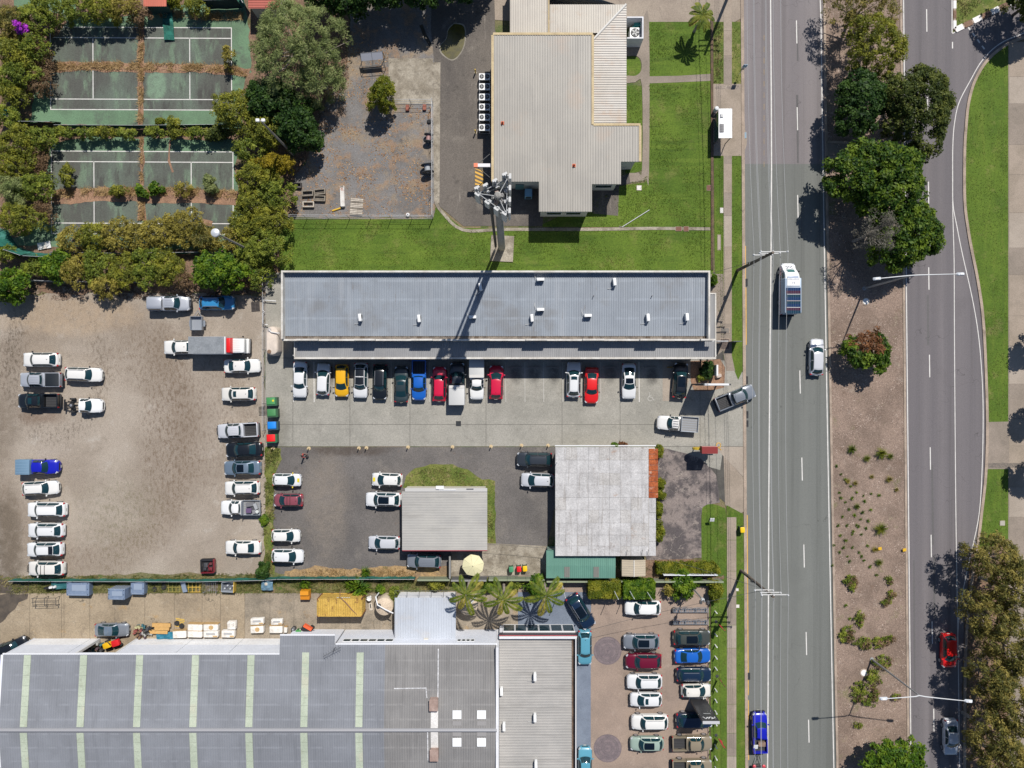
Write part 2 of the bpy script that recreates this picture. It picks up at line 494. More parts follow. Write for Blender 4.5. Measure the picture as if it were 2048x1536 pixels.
def paint(name,c,wear=0.5):
 return surf(name,c,tuple(0.86*x for x in c),1.5,0.12,14,bump=0.05,rough=0.7,layers=[(tuple(0.45*x for x in c),5.0,0.62,0.72,wear)])
WHITE_LINE=paint('line_white',(0.62,0.60,0.57))
FADED_LINE=paint('line_faded',(0.40,0.385,0.35),0.8)
YELLOW_LINE=paint('line_yellow',(0.62,0.36,0.07))
WOODCHIP_EDGE=DIRT
Z={}
# --- western half
sheet('gravel_yard',organic([(-300,600),(20,606),(60,590),(200,583),(300,588),(390,586),(480,592),(531,592),(533,1000),(528,1152),(380,1146),(200,1150),(130,1158),(-300,1158)],4,16,1),0.020,GRAVEL)
court_base=sheet('tennis_court',rect(22,-60,503,505),0.020,COURT)
sheet('scrub_soil',organic([(-320,-320),(20,-320),(30,20),(110,20),(135,45),(118,70),(98,85),(96,118),(70,150),(66,190),(62,240),(20,246),(-320,250)],7,10,2),0.032,LITTER)
sheet('scrub_soil',organic([(-320,250),(120,248),(290,252),(470,256),(500,262),(500,283),(460,280),(290,275),(180,274),(110,286),(96,310),(92,350),(104,372),(112,392),(92,422),(70,450),(50,476),(-320,480)],6,10,3),0.034,LITTER)
sheet('scrub_soil',organic([(-320,480),(60,492),(200,500),(500,500),(500,440),(470,420),(474,370),(470,330),(480,250),(492,150),(520,140),(600,190),(640,230),(612,330),(590,350),(585,420),(572,440),(578,545),(530,590),(300,585),(60,588),(-320,600)],6,12,4),0.036,LITTER)
sheet('scrub_soil',organic([(150,-120),(640,-120),(700,40),(690,130),(640,225),(580,230),(500,140),(500,60),(488,-4),(330,12),(300,34),(280,28),(200,38),(150,30)],5,12,5),0.038,LITTER)
court_parts=[]
for k,(x0,y0,x1,y1,s1,s2,ym)in enumerate(((101,54,463,219,75,198,133),(103,302,466,467,323,446,385))):
 sheet('court_surface',[(x0,y0),(x1,y0+2),(x1,y1+2),(x0,y1)],0.026,COURT_IN,court_base,None)
 tl=0.010*(1.0)
 segs=[((x0,y0),(x1,y0+2)),((x0,y1),(x1,y1+1.5)),((x0,s1),(x1,s1+2)),((x0,s2),(x1,s2+1.5)),((x0+85,s1),(x0+85.5,s2)),((x1-83.5,s1+1),(x1-83,s2+1)),((x0+85,ym+3),(x1-83,ym+4))]
 for a,b_ in segs:
  strip_mesh('court_line',[a,b_],1.7,0.031,WHITE_LINE,court_base)
 for a,b_ in(((x0,y0-0.8),(x0+0.6,y1+0.8)),((x1,y0+1.2),(x1+0.6,y1+2.2))):
  strip_mesh('court_line',[a,b_],1.7,0.0345,WHITE_LINE,court_base)
def soil_strip(name,pts,w,seed,mat=DIRT,z=0.042,amp=3.0):
 sheet(name,organic(ribbon_px(pts,w),amp,9,seed),z,mat)
soil_strip('soil_strip',[(92,136),(140,132),(200,134),(283,137),(380,137),(450,140),(500,146)],17,11)
soil_strip('soil_strip',[(283,30),(282,133)],14,12,z=0.044)
soil_strip('soil_strip',[(282,139),(281,255)],11,13,z=0.044)
soil_strip('soil_strip',[(284,275),(284,372)],7,14,z=0.044)
soil_strip('soil_strip',[(340,280),(338,322),(346,345)],4,17,z=0.044,amp=2)
soil_strip('soil_strip',[(108,396),(150,392),(200,389),(283,391),(360,393),(420,395),(480,397)],27,15)
soil_strip('soil_strip',[(284,400),(284,442)],17,16,z=0.044)
soil_strip('soil_strip',[(405,442),(424,448)],9,18,z=0.044,amp=2)
sheet('hardcourt',rect(420,-70,488,14),0.046,surf('hardcourt_green',(0.03,0.11,0.075),(0.025,0.085,0.06),0.5,0.2,8))
# --- telecom compound
sheet('compound_yard',organic([(640,-120),(880,-120),(882,60),(868,435),(575,437),(588,345),(612,330),(642,228),(692,130),(702,40)],3,12,21),0.028,HARD)
sheet('bitumen_driveway',[(868,-300),(990,-300),(990,60),(1090,380),(1085,452),(927,452),(878,412),(876,200),(862,60)],0.040,DRIVE)
sheet('concrete_forecourt',[(980,-300),(1484,-300),(1484,36),(1470,44),(1298,44),(1250,60),(990,40)],0.044,surf('forecourt',(0.30,0.25,0.20),(0.25,0.205,0.165),0.2,0.2,9,bump=0.12,layers=[((0.19,0.155,0.125),0.4,0.55,0.72,0.5)],cracks=(0.25,0.003,(0.12,0.1,0.08),0.8)))
sheet('concrete_slab',[(777,117),(866,117),(866,208),(778,207)],0.052,OLDCONC)
sheet('concrete_gutter',[(866,125),(881,125),(879,405),(872,412),(868,400)],0.054,OLDCONC)
PUD=surf('puddle_scum',(0.085,0.072,0.012),(0.06,0.052,0.014),1.2,0.2,9,bump=0.03,rough=0.25,spec=0.6,layers=[((0.12,0.1,0.05),3,0.6,0.7,0.5)])
DAMP=surf('damp_edge',(0.27,0.245,0.20),(0.21,0.19,0.16),1.0,0.3,10,bump=0.1)
pud=smooth_line([(908,48),(926,52),(930,72),(924,100),(906,119),(886,108),(881,92),(893,78),(897,60),(908,48)],5)[:-1]
cxp,cyp=906,84
sheet('damp_patch',[(cxp+(x-cxp)*1.1,cyp+(y-cyp)*1.07)for x,y in pud],0.0445,DAMP)
sheet('puddle',pud,0.0495,PUD)
sheet('wet_groove',ribbon_px([(842,50),(848,66),(857,84),(862,92)],7),0.0495,surf('wet_groove',(0.06,0.05,0.035),(0.04,0.034,0.025),1,0.2,9,rough=0.4))
# --- lawns round the exchange building
sheet('lawn',[(570,440),(866,438),(872,415),(925,456),(1085,458),(1422,458),(1427,560),(560,548),(560,470)],0.046,LAWN)
sheet('lawn',[(1085,449),(1239,372),(1290,365),(1298,350),(1298,44),(1421,44),(1421,454),(1085,454)],0.048,LAWN)
sheet('lawn',smooth_line([(1251,172),(1278,172),(1284,190),(1284,330),(1282,340),(1268,346),(1251,347)],4),0.050,LAWN)
sheet('lawn',smooth_line([(1252,114),(1272,114),(1281,125),(1280,146),(1272,152),(1252,152)],4),0.050,LAWN)
sheet('apron',[(1180,362),(1282,345),(1262,366),(1238,372),(1236,432),(1185,427)],0.053,DRIVE)
EXP=PATH2
sheet('garden_path',smooth_line([(1286,40),(1298,40),(1298,346),(1292,358),(1280,363),(1260,365)],3)+smooth_line([(1258,346),(1276,345),(1284,336),(1284,172),(1270,165),(1252,166),(1252,152),(1270,152),(1282,142),(1282,122),(1272,112),(1252,112),(1252,100),(1286,60)],3),0.056,EXP)
sheet('garden_path',[(1298,153),(1355,152),(1421,148),(1421,162),(1355,165),(1298,167)],0.060,PATH2)
strip_mesh('concrete_edging',smooth_line([(872,405),(884,424),(926,460),(1010,459),(1180,459),(1300,457),(1420,458)],4),6,0.09,OLDCONC,zb=0.0)['kind']='structure'
strip_mesh('garden_edging',[(1423,40),(1424,300),(1424,540)],5,0.16,surf('timber_edging',(0.13,0.085,0.055),(0.085,0.06,0.042),1,0.4,8),zb=0.0)['kind']='structure'
# --- shops and their car park
carpark=sheet('concrete_carpark',[(531,545),(1446,545),(1456,720),(1488,745),(1493,1000),(1478,1030),(1316,888),(1110,888),(553,893),(531,893)],0.030,surf('slab_joint',(0.09,0.085,0.075),(0.07,0.066,0.06),1,0.2,8))
xs=[531,586,700,820,972,1124,1240,1400]
ys_=[545,716,849,893]
def slab(name,poly,z0,z1,mat,parent):
 mb=MB()
 mb.prism([P(*p)for p in poly],z0,z1)
 me=mb.mesh(name,mat)
 bm=bmesh.new();bm.from_mesh(me);bmesh.ops.recalc_face_normals(bm,faces=bm.faces);bm.to_mesh(me);bm.free()
 return link(name,me,parent)
for i in range(len(xs)-1):
 for j in range(3):
  g_=0.35
  slab('concrete_slab',rect(xs[i]+g_,ys_[j]+g_,xs[i+1]-g_,ys_[j+1]-g_),0.0,0.050,CONC,carpark)
slab('concrete_slab',[(1400.3,716.3),(1456,722),(1487,746),(1489.5,892.5),(1400.3,892.5)],0.0,0.0505,CONC,carpark)
slab('concrete_slab',[(1316,893.5),(1400,893.3),(1445,905),(1440,940),(1316,905)],0.0,0.049,CONC,carpark)
slab('concrete_slab',[(1400.3,893.3),(1489.5,893.3),(1490.5,958),(1440,905)],0.0,0.0515,PATH3,carpark)
slab('concrete_slab',[(1447,912),(1490.5,959),(1491,1022),(1470,1030),(1450,1010)],0.0,0.0505,PATH,carpark)
sheet('pale_bay',[(1325,722),(1382,722),(1382,750),(1364,802),(1325,802)],0.0545,PATH3,carpark)
for x in(587,628,668,706.5,744.5,782.5,820.6,858.7,897,935.5,974,1011,1049.5,1087,1124.8,1163,1201,1239.6,1277.8):
 strip_mesh('bay_line',[(x,724),(x+0.6,804)],1.5,0.0545,FADED_LINE if x not in(1277.8,587,628)else WHITE_LINE,carpark)
wc=MB()
def stroke2(mb,pts,w,z,c,sc,closed=False):
 q=[(c[0]+x*sc,c[1]-y*sc)for x,y in pts]
 rib=ribbon_px(q,w)
 n=len(q)
 mb.grid([[(*P(*a),z),(*P(*b_),z)]for a,b_ in zip(rib[:n],rib[n:][::-1])],flip=False)
stroke2(wc,[(-2,9.5),(-1,10.5),(0,9.5),(-1,8.5),(-2,9.5)],1.6,0.058,(1300,795),0.95)
stroke2(wc,[(-1,7),(-0.5,1),(4.5,0.5),(7,-5),(9,-4.5)],1.7,0.058,(1300,795),0.95)
stroke2(wc,[(-1,4.5),(3.6,4.2)],1.4,0.0584,(1300,795),0.95)
stroke2(wc,[(-2.2,3)]+[(0.2+4.8*math.cos(R(a)),-2.2+4.8*math.sin(R(a)))for a in range(125,345,20)],1.5,0.0588,(1300,795),0.95)
wm=wc.mesh('wheelchair_symbol',FADED_LINE)
if sum(p.normal.z*p.area for p in wm.polygons)<0:
 wm.flip_normals()
link('wheelchair_symbol',wm,carpark)
sheet('lot_asphalt',[(540,894),(1110,894),(1112,1000),(1095,1090),(1095,1155),(830,1152),(560,1148),(541,1140)],0.036,LOT)
sheet('lot_weeds',organic([(530,894),(562,897),(566,920),(553,935),(548,1000),(545,1100),(548,1146),(526,1150),(532,1000)],4,10,31),0.047,DRYLAWN)
sheet('lawn',organic([(805,975),(812,952),(830,938),(860,930),(905,930),(935,940),(965,958),(990,962),(992,1090),(970,1095),(970,990),(830,985)],2.5,9,32),0.049,DRYLAWN)
sheet('dry_verge',organic([(570,1142),(640,1132),(700,1138),(770,1134),(830,1130),(860,1134),(900,1132),(902,1156),(570,1156)],4,10,33),0.051,surf('dry_grass_soil',(0.33,0.22,0.11),(0.2,0.14,0.085),0.6,0.4,9,bump=0.5,layers=[((0.42,0.29,0.13),1.0,0.52,0.66,0.7),((0.09,0.1,0.03),0.8,0.6,0.7,0.7)]))
sheet('back_courtyard',[(902,1101),(972,1101),(972,1086),(1095,1092),(1095,1150),(902,1152)],0.053,OLDCONC)
sheet('cracked_driveway',organic([(1312,892),(1360,903),(1400,915),(1432,950),(1440,1005),(1412,1010),(1402,1030),(1404,1115),(1330,1122),(1296,1125),(1290,1112),(1312,1100)],1.2,12,34),0.0555,surf('cracked_bitumen',(0.21,0.175,0.16),(0.09,0.078,0.078),0.35,0.3,9,bump=0.3,lo=0.42,hi=0.56,layers=[((0.28,0.235,0.205),0.8,0.55,0.68,0.7),((0.06,0.053,0.052),1.4,0.56,0.66,0.6)],cracks=(0.5,0.012,(0.33,0.29,0.25),0.7)))
sheet('front_lawn',smooth_line([(1403,1140),(1403,1030),(1409,1012),(1424,1008),(1443,1014),(1452,1030),(1453,1145),(1403,1145)],4),0.0595,VERGE)
sheet('hedge_bed',[(1290,1120),(1420,1116),(1445,1130),(1448,1158),(1190,1160),(1190,1154)],0.0575,LITTER)
# --- boundary strip with weeds, warehouse yard, display yard
sheet('weed_strip',organic([(-300,1158),(130,1158),(300,1155),(560,1152),(900,1154),(1440,1156),(1440,1172),(1100,1180),(900,1182),(540,1186),(20,1186),(-300,1186)],1.5,12,35),0.040,surf('weed_soil',(0.14,0.12,0.055),(0.075,0.085,0.022),0.7,0.45,8,bump=0.5,layers=[((0.22,0.15,0.09),0.6,0.52,0.66,0.8),((0.05,0.095,0.012),0.9,0.52,0.66,0.8)]))
yard=sheet('warehouse_yard',rect(-300,1186,1040,1330),0.028,surf('yard_joint',(0.10,0.085,0.065),(0.08,0.066,0.05),1,0.2,8))
xs=[-300,-100,0,60,123.5,128.5,180,230,290,349,404.5,441,490,540,588,640,700,760,820,900,980,1040]
for i in range(len(xs)-1):
 slab('concrete_slab',rect(xs[i]+0.3,1186.5,xs[i+1]-0.3,1330),0.0,0.048+0.002*(i%2),YARD if xs[i]<480 else YARD2,yard)
DAMPC=surf('damp_concrete',(0.10,0.08,0.06),(0.07,0.057,0.045),1,0.2,8,rough=0.5,spec=0.5)
sheet('damp_patch',organic([(-60,1190),(56,1188),(54,1196),(40,1206),(24,1222),(12,1238),(-20,1258),(-60,1260)],3,7,41),0.054,DAMPC)
sheet('damp_patch',organic([(-40,1162),(60,1161),(56,1185),(-40,1186)],3,7,42),0.048,DAMPC)
sheet('display_yard',[(1036,1150),(1190,1160),(1418,1172),(1418,1800),(960,1800),(1036,1300)],0.058,PAVE)
sheet('blue_forecourt',[(1036,1184),(1182,1184),(1182,1262),(1036,1262)],0.0635,PAVE_B)
sheet('blue_forecourt',rect(1152,1258,1181.5,1800),0.0675,PAVE_B)
for cx_,cy_ in((1215,1301),(1215,1496)):
 base_=sheet('paving_rosette',[(cx_+28*math.cos(R(a)),cy_+28*math.sin(R(a)))for a in range(0,360,10)],0.0715,PAVE_P)
 for q in range(5):
  r0,r1=2.2+q*5.1,6.6+q*5.1
  mb=MB()
  rows=[[(*P(cx_+r*math.cos(R(a)),cy_+r*math.sin(R(a))),0.078+0.001*(q%2))for r in(r0,r1)]for a in range(0,361,12)]
  mb.grid(rows)
  o=mb.build('paver_ring',surf('rosette_ring%d'%(q%2),(0.19-0.03*(q%2),0.152-0.02*(q%2),0.155-0.02*(q%2)),(0.14,0.115,0.122),1.5,0.4,14,bump=0.4),base_)
  if o.data.polygons[0].normal.z<0:
   o.data.flip_normals()
# --- street
def kx(y):
 return 1486.5+(y/1536.0)*9.0
def mx(y):
 return 1646+26*(max(y,-400)/1536.0)**1.15 if y>0 else 1646+0.01*y
def ex(y):
 return 1803.5+(y/1536.0)*15.0
YS=list(range(-320,1900,60))
sheet('road',[(kx(y),y)for y in YS if y<=340]+[(1487,328)][:0]+[(kx(328),328),(mx(328),328)]+[(mx(y),y)for y in reversed(YS)if y<328],0.014,ROAD_N)
road_s=sheet('road',[(kx(328),328)]+[(kx(y),y)for y in YS if y>330]+[(mx(y),y)for y in reversed(YS)if y>330]+[(mx(328),328)],0.0165,ROAD_S)
east_edge=smooth_line([(1928,-320),(1906,0),(1905,66)],3)[:-1]
right_kerb=smooth_line([(2200,20),(2048,74),(2003,94),(1969,124),(1946,163),(1934,205),(1929,250),(1926,300),(1926,400),(1933,460),(1941,505),(1952,560),(1963,640),(1969,760),(1971,860),(1968,950),(1960,1024),(1952,1090),(1938,1180),(1928,1300),(1926,1500),(1926,1900)],6)
island_edge=[(1905,66),(2048,-4),(2200,-80)]
road_e=sheet('road',[(ex(y),y)for y in YS]+[(1926,1900)]+list(reversed(right_kerb))+[(2200,-80),(2048,-4),(1905,66),(1905,-320)],0.018,ROAD_E)
sheet('median',[(mx(y),y)for y in YS]+[(ex(y),y)for y in reversed(YS)],0.060,MULCH)
sheet('median_crossing',[(1651,286),(1700,288),(1700,310),(1651,313)],0.066,PATH2)
def kerb(pts,w,name='kerb',mat=KERB,z=0.13):
 o=strip_mesh(name,pts,w,z,mat,zb=0.0)
 o['kind']='structure'
 return o
kerb([(kx(y)-2.5,y)for y in YS],6)
kerb([(mx(y)+2.2,y)for y in YS],4.5)
kerb([(ex(y)-2.2,y)for y in YS],4.5)
kerb([(x+2.5,y)for x,y in right_kerb],5.5)
kerb([(1652,284),(1702,286)],4.5)
kerb([(1652,315),(1702,313)],4.5)
sheet('traffic_island',[(1905,-320),(1910,0),(1911,56),(1940,42),(2200,-86),(2200,-320)],0.05,DRYLAWN)
isl=kerb([(1908,-320),(1908,0),(1908.5,60)],5)
isl2=kerb([(1909,61),(2048,-7),(2200,-82)],7)
PALE_K=flat('kerb_white',(0.72,0.69,0.66),0.7)
DARK_K=surf('kerb_brown',(0.2,0.125,0.085),(0.15,0.095,0.065),1.2,0.3,8)
for i in range(7):
 a=Vector((1909,61)).lerp(Vector((2048,-7)),(i*20+1)/155)
 b_=Vector((1909,61)).lerp(Vector((2048,-7)),(i*20+18)/155)
 strip_mesh('kerb_block',[tuple(a),tuple(b_)],11,0.15,PALE_K if i%2==0 else DARK_K,isl2,zb=0.0)
for i in range(4):
 strip_mesh('kerb_block',[(1908.5,58-i*20),(1908.5,42-i*20)],6,0.15,PALE_K if i%2==0 else DARK_K,isl,zb=0.0)
def line_on(road,pts,w,mat=WHITE_LINE,name='road_line',z=0.0235):
 return strip_mesh(name,pts,w,z,mat,road)
line_on(road_s,[(1540,-300),(1541,0),(1542.5,200),(1543,340),(1542,500),(1540.5,640),(1539,800),(1537.5,1000),(1537,1150),(1536,1400),(1534,1700)],2.3)
line_on(road_s,[(mx(y)-4.5+(-2 if y<0 else 0),y)for y in YS],2.0)
for c,x in((-110,1592.5),(64,1593.2),(237.5,1594.6),(413,1595.6),(588,1597.6),(764,1600),(938,1604),(1112,1608),(1287,1612.6),(1462,1617.5),(1637,1622)):
 line_on(road_s,[(x-0.5,c-23),(x+0.5,c+23)],2.0,name='lane_dash')
YEL=line_on(road_s,[(1491,492),(1491,560)],1.6,YELLOW_LINE,z=0.0235)
for a,b_ in((575,690),(800,806),(1030,1390),(1400,1520)):
 line_on(road_s,[(kx(a)+1.9,a),(kx(b_)+1.9,b_)],1.6,YELLOW_LINE)
for y in range(70,330,23):
 line_on(road_s,[(1528,y),(1528,y+11)],1.0,surf('tram_dash',(0.33,0.24,0.12),(0.25,0.19,0.12),2,0.3,10),z=0.0195)
line_on(road_e,[(ex(y)+3.5,y)for y in YS],1.9,z=0.025)
for c,x in((-135,1853),(41,1853.3),(215,1855),(386,1857),(557,1857.5),(732,1859),(917,1860.5),(1092,1862.3),(1265,1864.2),(1440,1867.5),(1615,1870)):
 line_on(road_e,[(x-0.3,c-22.5),(x+0.3,c+22.5)],2.0,name='lane_dash',z=0.025)
line_on(road_e,[(1904,-300),(1904,0),(1904,66)],2.0,z=0.025)
line_on(road_e,[(1904.5,67),(2048,-1),(2200,-70)],2.0,z=0.0255)
line_on(road_e,[(1904.8,84),(1904.8,97)],2.2,name='lane_dash',z=0.025)
for i in range(4):
 a,b_=Vector((1935,53)),Vector((1970,100))
 p=a.lerp(b_,(i+0.05)/3.7)
 d=(b_-a).normalized()*8.5
 line_on(road_e,[tuple(p),tuple(p+d)],3.0,name='give_way_dash',z=0.025)
line_on(road_e,[(1905,300)]+smooth_line([(1905,360),(1905.5,430),(1908,520),(1908.5,640),(1910,860),(1911.5,1024),(1913.5,1160),(1916,1300),(1919,1536),(1921,1800)],3),1.5,z=0.026)
line_on(road_e,smooth_line([(2200,5),(2048,66),(1999,88),(1965,120),(1940,162),(1918,205),(1909,245),(1905.5,290),(1905.2,360),(1906,410),(1914,455),(1925,510),(1944,595),(1956,665),(1963,740),(1966,820),(1964.5,925),(1959,1020),(1947,1085),(1932,1150),(1918,1230),(1914.5,1300)],5),1.6,z=0.0268)
ROAD_P=road_mat('road_patch',(0.125,0.118,0.118),(0.105,0.10,0.10))
for rd,z_,pts in((road_e,0.0215,[(1853,590),(1857.5,590),(1858.5,690),(1854,690)]),(road_e,0.0215,[(1862.5,930),(1866,930),(1868,1090),(1864,1090)]),(road_e,0.0215,[(1866,1110),(1869.5,1110),(1871,1240),(1867,1240)]),(road_s,0.0185,[(1593,60),(1596,60),(1597,122),(1594,122)]),(road_s,0.0185,[(1592,190),(1596.5,190),(1597.5,326),(1594,326)]),(road_e,0.0215,[(1826,1120),(1829,1120),(1831,1400),(1828,1400)])):
 sheet('road_seam',organic(pts,.5,14,3),z_,ROAD_P,rd,None)
sheet('verge',[(1427,44),(1483,44),(1484,168),(1427,168)],0.050,DRYLAWN)
sheet('verge',[(1427,308),(1485,308),(1488,735),(1476,760),(1466,735),(1464,720),(1448,720),(1434,600),(1430,550)],0.0515,VERGE)
sheet('verge',[(1453,1010),(1490,1030),(1498,1800),(1416,1800),(1416,1172),(1446,1158),(1450,1100)],0.055,VERGE)
sheet('shop_side_path',[(1421,548),(1446,548),(1448,700),(1421,720)],0.058,PATH2)
sheet('garden_bed',[(1381,722),(1420,720),(1440,718),(1450,735),(1448,775),(1420,782),(1388,782),(1381,762)],0.062,DIRT)
stop_pad=sheet('bus_stop_pad',[(1426,168),(1485,168),(1490,262),(1494,275),(1493,290),(1486,312),(1427,312)],0.0615,PATH)
fp=sheet('footpath',[(1447,-320),(1463.5,-320),(1463.5,330),(1462,540),(1461,700),(1470,742),(1452,742),(1446,700),(1447,540)],0.054,PATH2)
sheet('footpath',[(1473,1030),(1472,1300),(1473,1800),(1454,1800),(1453,1020)],0.054,PATH2)
ypos=-320
k=0
while ypos<1780:
 L_=(58,46,62,50)[k%4]
 if not(690<ypos<985)and not(150<ypos<300):
  x0,x1=(1447,1463.5)if ypos<1000 else(1453.5,1472.5)
  x0-=max(0,min(1,(ypos-400)/400))*1 if ypos<1000 else 0
  slab('path_slab',rect(x0+0.2,ypos+0.35,x1-0.2,ypos+L_-0.35),0.0,0.068+0.003*(k%2),(PATH,PATH2,PATH,PATH3,PATH)[(k*7)%5],fp)
 ypos+=L_
 k+=1
strip_mesh('bus_pad_tiles',[(1430,175),(1478,175)],7,0.067,surf('pad_tiles',(0.2,0.165,0.14),(0.32,0.27,0.22),2.5,0.3,8),stop_pad)
sheet('lawn',right_kerb[6:]and[(x+4,y)for x,y in right_kerb if-10<y<1800]+[(2020,1800),(2020,88)],0.052,VERGE)
sheet('gum_shade_ground',organic([(1940,1110),(2014,1080),(2200,1080),(2200,1800),(1926,1800),(1928,1240)],5,14,51),0.0555,LITTER)  # darker ground sheet stands in for deep shade under the gum crowns
fp2=sheet('footpath',rect(2016,84,2120,1800),0.058,PATH2)
ypos=84
k=0
while ypos<1180:
 L_=(70,54,82,60,76)[k%5]
 slab('path_slab',[(2017.5,ypos+0.4),(2060,ypos+0.4),(2060,ypos+L_-0.4),(2017.5,ypos+L_-0.4)],0.0,0.072+0.003*(k%2),(PATH,PATH,PATH2,PATH3)[(k*3)%4],fp2)
 ypos+=L_
 k+=1
sheet('driveway',[(1971,844),(2018,843),(2019,938),(1969,938)],0.066,PATH2)
sheet('tactile_strip',rect(1976,926,2046,935),0.080,surf('tactile',(0.13,0.115,0.10),(0.19,0.16,0.135),6,0.3,12))
GRATE=surf('iron_grate',(0.05,0.055,0.06),(0.03,0.033,0.036),2,0.3,12,rough=0.6)
def cover(px,py,w,h,label,mat=GRATE,cat='grate',frame=True,z=0.07,name='drain_grate',group=None):
 x,y=P(px,py)
 t=thing(name,label,cat,(x,y,z),0,group)
 W_,H_=w/S,h/S
 if mat is GRATE:
  n=max(4,int(H_/0.12))
  mb=MB()
  mb.box((0,0,0.0),(W_,H_,0.02))
  mb.build('pit_frame',flat('grate_pit',(0.015,0.016,0.018),0.9),t)
  for i in range(n):
   mb=MB()
   mb.box((0,-H_/2+(i+0.5)*H_/n,0.025),(W_*0.94,H_/n*0.5,0.025))
   mb.build('grate_bar',GRATE,t)
 else:
  BX((0,0,0.006),(W_*1.15,H_*1.12,0.012)).build('cover_frame',KERB,t)
  BX((0,0,0.016),(W_,H_,0.02)).build('cover_plate',mat,t)
 return t
cover(917,847,10,10,'square iron drain grate in the middle of the concrete car park')
cover(1490,565,10,15,'gutter grate beside the kerb under the northern power pole')
cover(1491,760,9,15,'gutter grate in the kerb just north of the driveway mouth')
cover(1492,829,9,14,'northern one of the two gutter grates inside the driveway mouth',group='pair of gutter grates at the driveway')
cover(1492,847,9,13,'southern one of the two gutter grates inside the driveway mouth',group='pair of gutter grates at the driveway')
cover(1496,1352,8,14,'gutter grate beside the kerb near the row of display cars')
cover(1278,376,9,9,'pale square concrete cover on the lawn beside the exchange building',flat('cover_pale',(0.6,0.58,0.54),0.7),'pit cover',name='pit_cover')
cover(1489,271,7,12,'blue steel kerb inlet cover beside the bus shelter pad',flat('cover_blue',(0.11,0.2,0.27),0.5),'pit cover',z=0.075,name='pit_cover')
cover(1357,458,11,8,'western one of two rusty pit lids on the lawn edging',flat('rust_lid',(0.15,0.065,0.045),0.8),'pit cover',z=0.10,name='pit_cover',group='rusty pit lids')
cover(1372,458,9,9,'eastern one of two rusty pit lids on the lawn edging',flat('rust_lid',(0.15,0.065,0.045),0.8),'pit cover',z=0.10,name='pit_cover',group='rusty pit lids')
cover(1417,376,7,10,'rusty pit lid against the fence beside the exchange lawn',flat('rust_lid',(0.15,0.065,0.045),0.8),'pit cover',z=0.08,name='pit_cover')
cover(1449,688,17,20,'dark brown service lid set in the path beside the shop awning',surf('lid_brown',(0.13,0.1,0.085),(0.1,0.08,0.07),1,0.3,10),'pit cover',z=0.085,name='pit_cover')
cover(1449,661,17,10,'shallow grey service lid in the path north of the brown lid',surf('lid_grey',(0.19,0.17,0.15),(0.16,0.145,0.13),1,0.3,10),'pit cover',z=0.085,name='pit_cover')
cover(1443,421,6,10,'small white pit cover on the verge east of the exchange lawn',flat('cover_pale',(0.6,0.58,0.54),0.7),'pit cover',z=0.065,name='pit_cover')
cover(1438,485,6,28,'long narrow concrete lid in the verge grass beside the fence',PATH3,'pit cover',z=0.065,name='pit_cover')
cover(1474,1179,5,5,'small white hydrant lid on the verge nearest the southern power pole',flat('cover_pale',(0.6,0.58,0.54),0.7),'pit cover',z=0.075,name='pit_cover')
cover(1475,1212,6,6,'white square hydrant ring on the verge south of the pole',flat('cover_pale',(0.6,0.58,0.54),0.7),'pit cover',z=0.075,name='pit_cover')
cover(2004,1046,9,9,'square pit cover in the grass near the gum tree row',flat('cover_pale2',(0.35,0.33,0.28),0.7),'pit cover',z=0.075,name='pit_cover')
for(px,py,lab)in((1731,603,'round white manhole lid in the mulch beside the northern street light'),(1727,1345,'round white manhole lid in the mulch beside the southern street light')):
 x,y=P(px,py)
 t=thing('manhole',lab,'manhole',(x,y,0.06))
 LT([(0.55,0),(0.55,0.05),(0.43,0.07)],n=24).build('manhole_ring',KERB,t)
 LT([(0.40,0.06),(0.40,0.09),(0.36,0.10)],n=24).build('manhole_lid',flat('lid_white',(0.72,0.71,0.69),0.6),t)
# ================================================================== BUILDINGS
def roof_mat(name,c,c2=None,layers=(),rough=0.45,purlin=0.0,axis=1,metal=0.0,stain=0.35):
 """weathered sheet metal; purlin = spacing in metres of the screw lines across the sheet"""
 if name in MATS:
  return MATS[name]
 m,nt,b=new_mat(name)
 g=G(nt)
 st=(1.0,0.08,1)if axis==1 else(0.08,1.0,1)
 base=g.mix(g.ramp(g.noise(0.25,4,0.6),0.35,0.65),c,c2 or tuple(0.88*x for x in c))
 base=g.mix(g.math('MULTIPLY',g.ramp(g.noise(1.6,4,0.6,st),0.5,0.72),stain),base,tuple(0.62*x for x in c))
 base=g.mix(g.math('MULTIPLY',g.ramp(g.noise(3.0,3,0.6,st),0.58,0.74),stain*0.7),base,tuple(min(0.9,1.25*x)for x in c))
 for L in layers:
  f=g.math('MULTIPLY',g.ramp(g.noise(L[1],5,0.65,L[5]if len(L)>5 else None),L[2],L[3]),L[4])
  base=g.mix(f,base,L[0])
 if purlin:
  sp=nt.nodes.new('ShaderNodeSeparateXYZ')
  g.link(g.pos,sp.inputs[0])
  fr=g.math('FRACT',g.math('MULTIPLY',sp.outputs[axis],1.0/purlin))
  f=g.math('MULTIPLY',g.ramp(g.math('ABSOLUTE',g.math('SUBTRACT',fr,0.5)),0.03,0.10,1.0,0.0),g.ramp(g.noise(0.8,3),0.35,0.6))
  base=g.mix(g.math('MULTIPLY',f,0.4),base,tuple(min(0.9,1.3*x)for x in c))
 g.link(base,b.inputs['Base Color'])
 b.inputs['Roughness'].default_value=rough
 b.inputs['Metallic'].default_value=metal
 MATS[name]=m
 return m
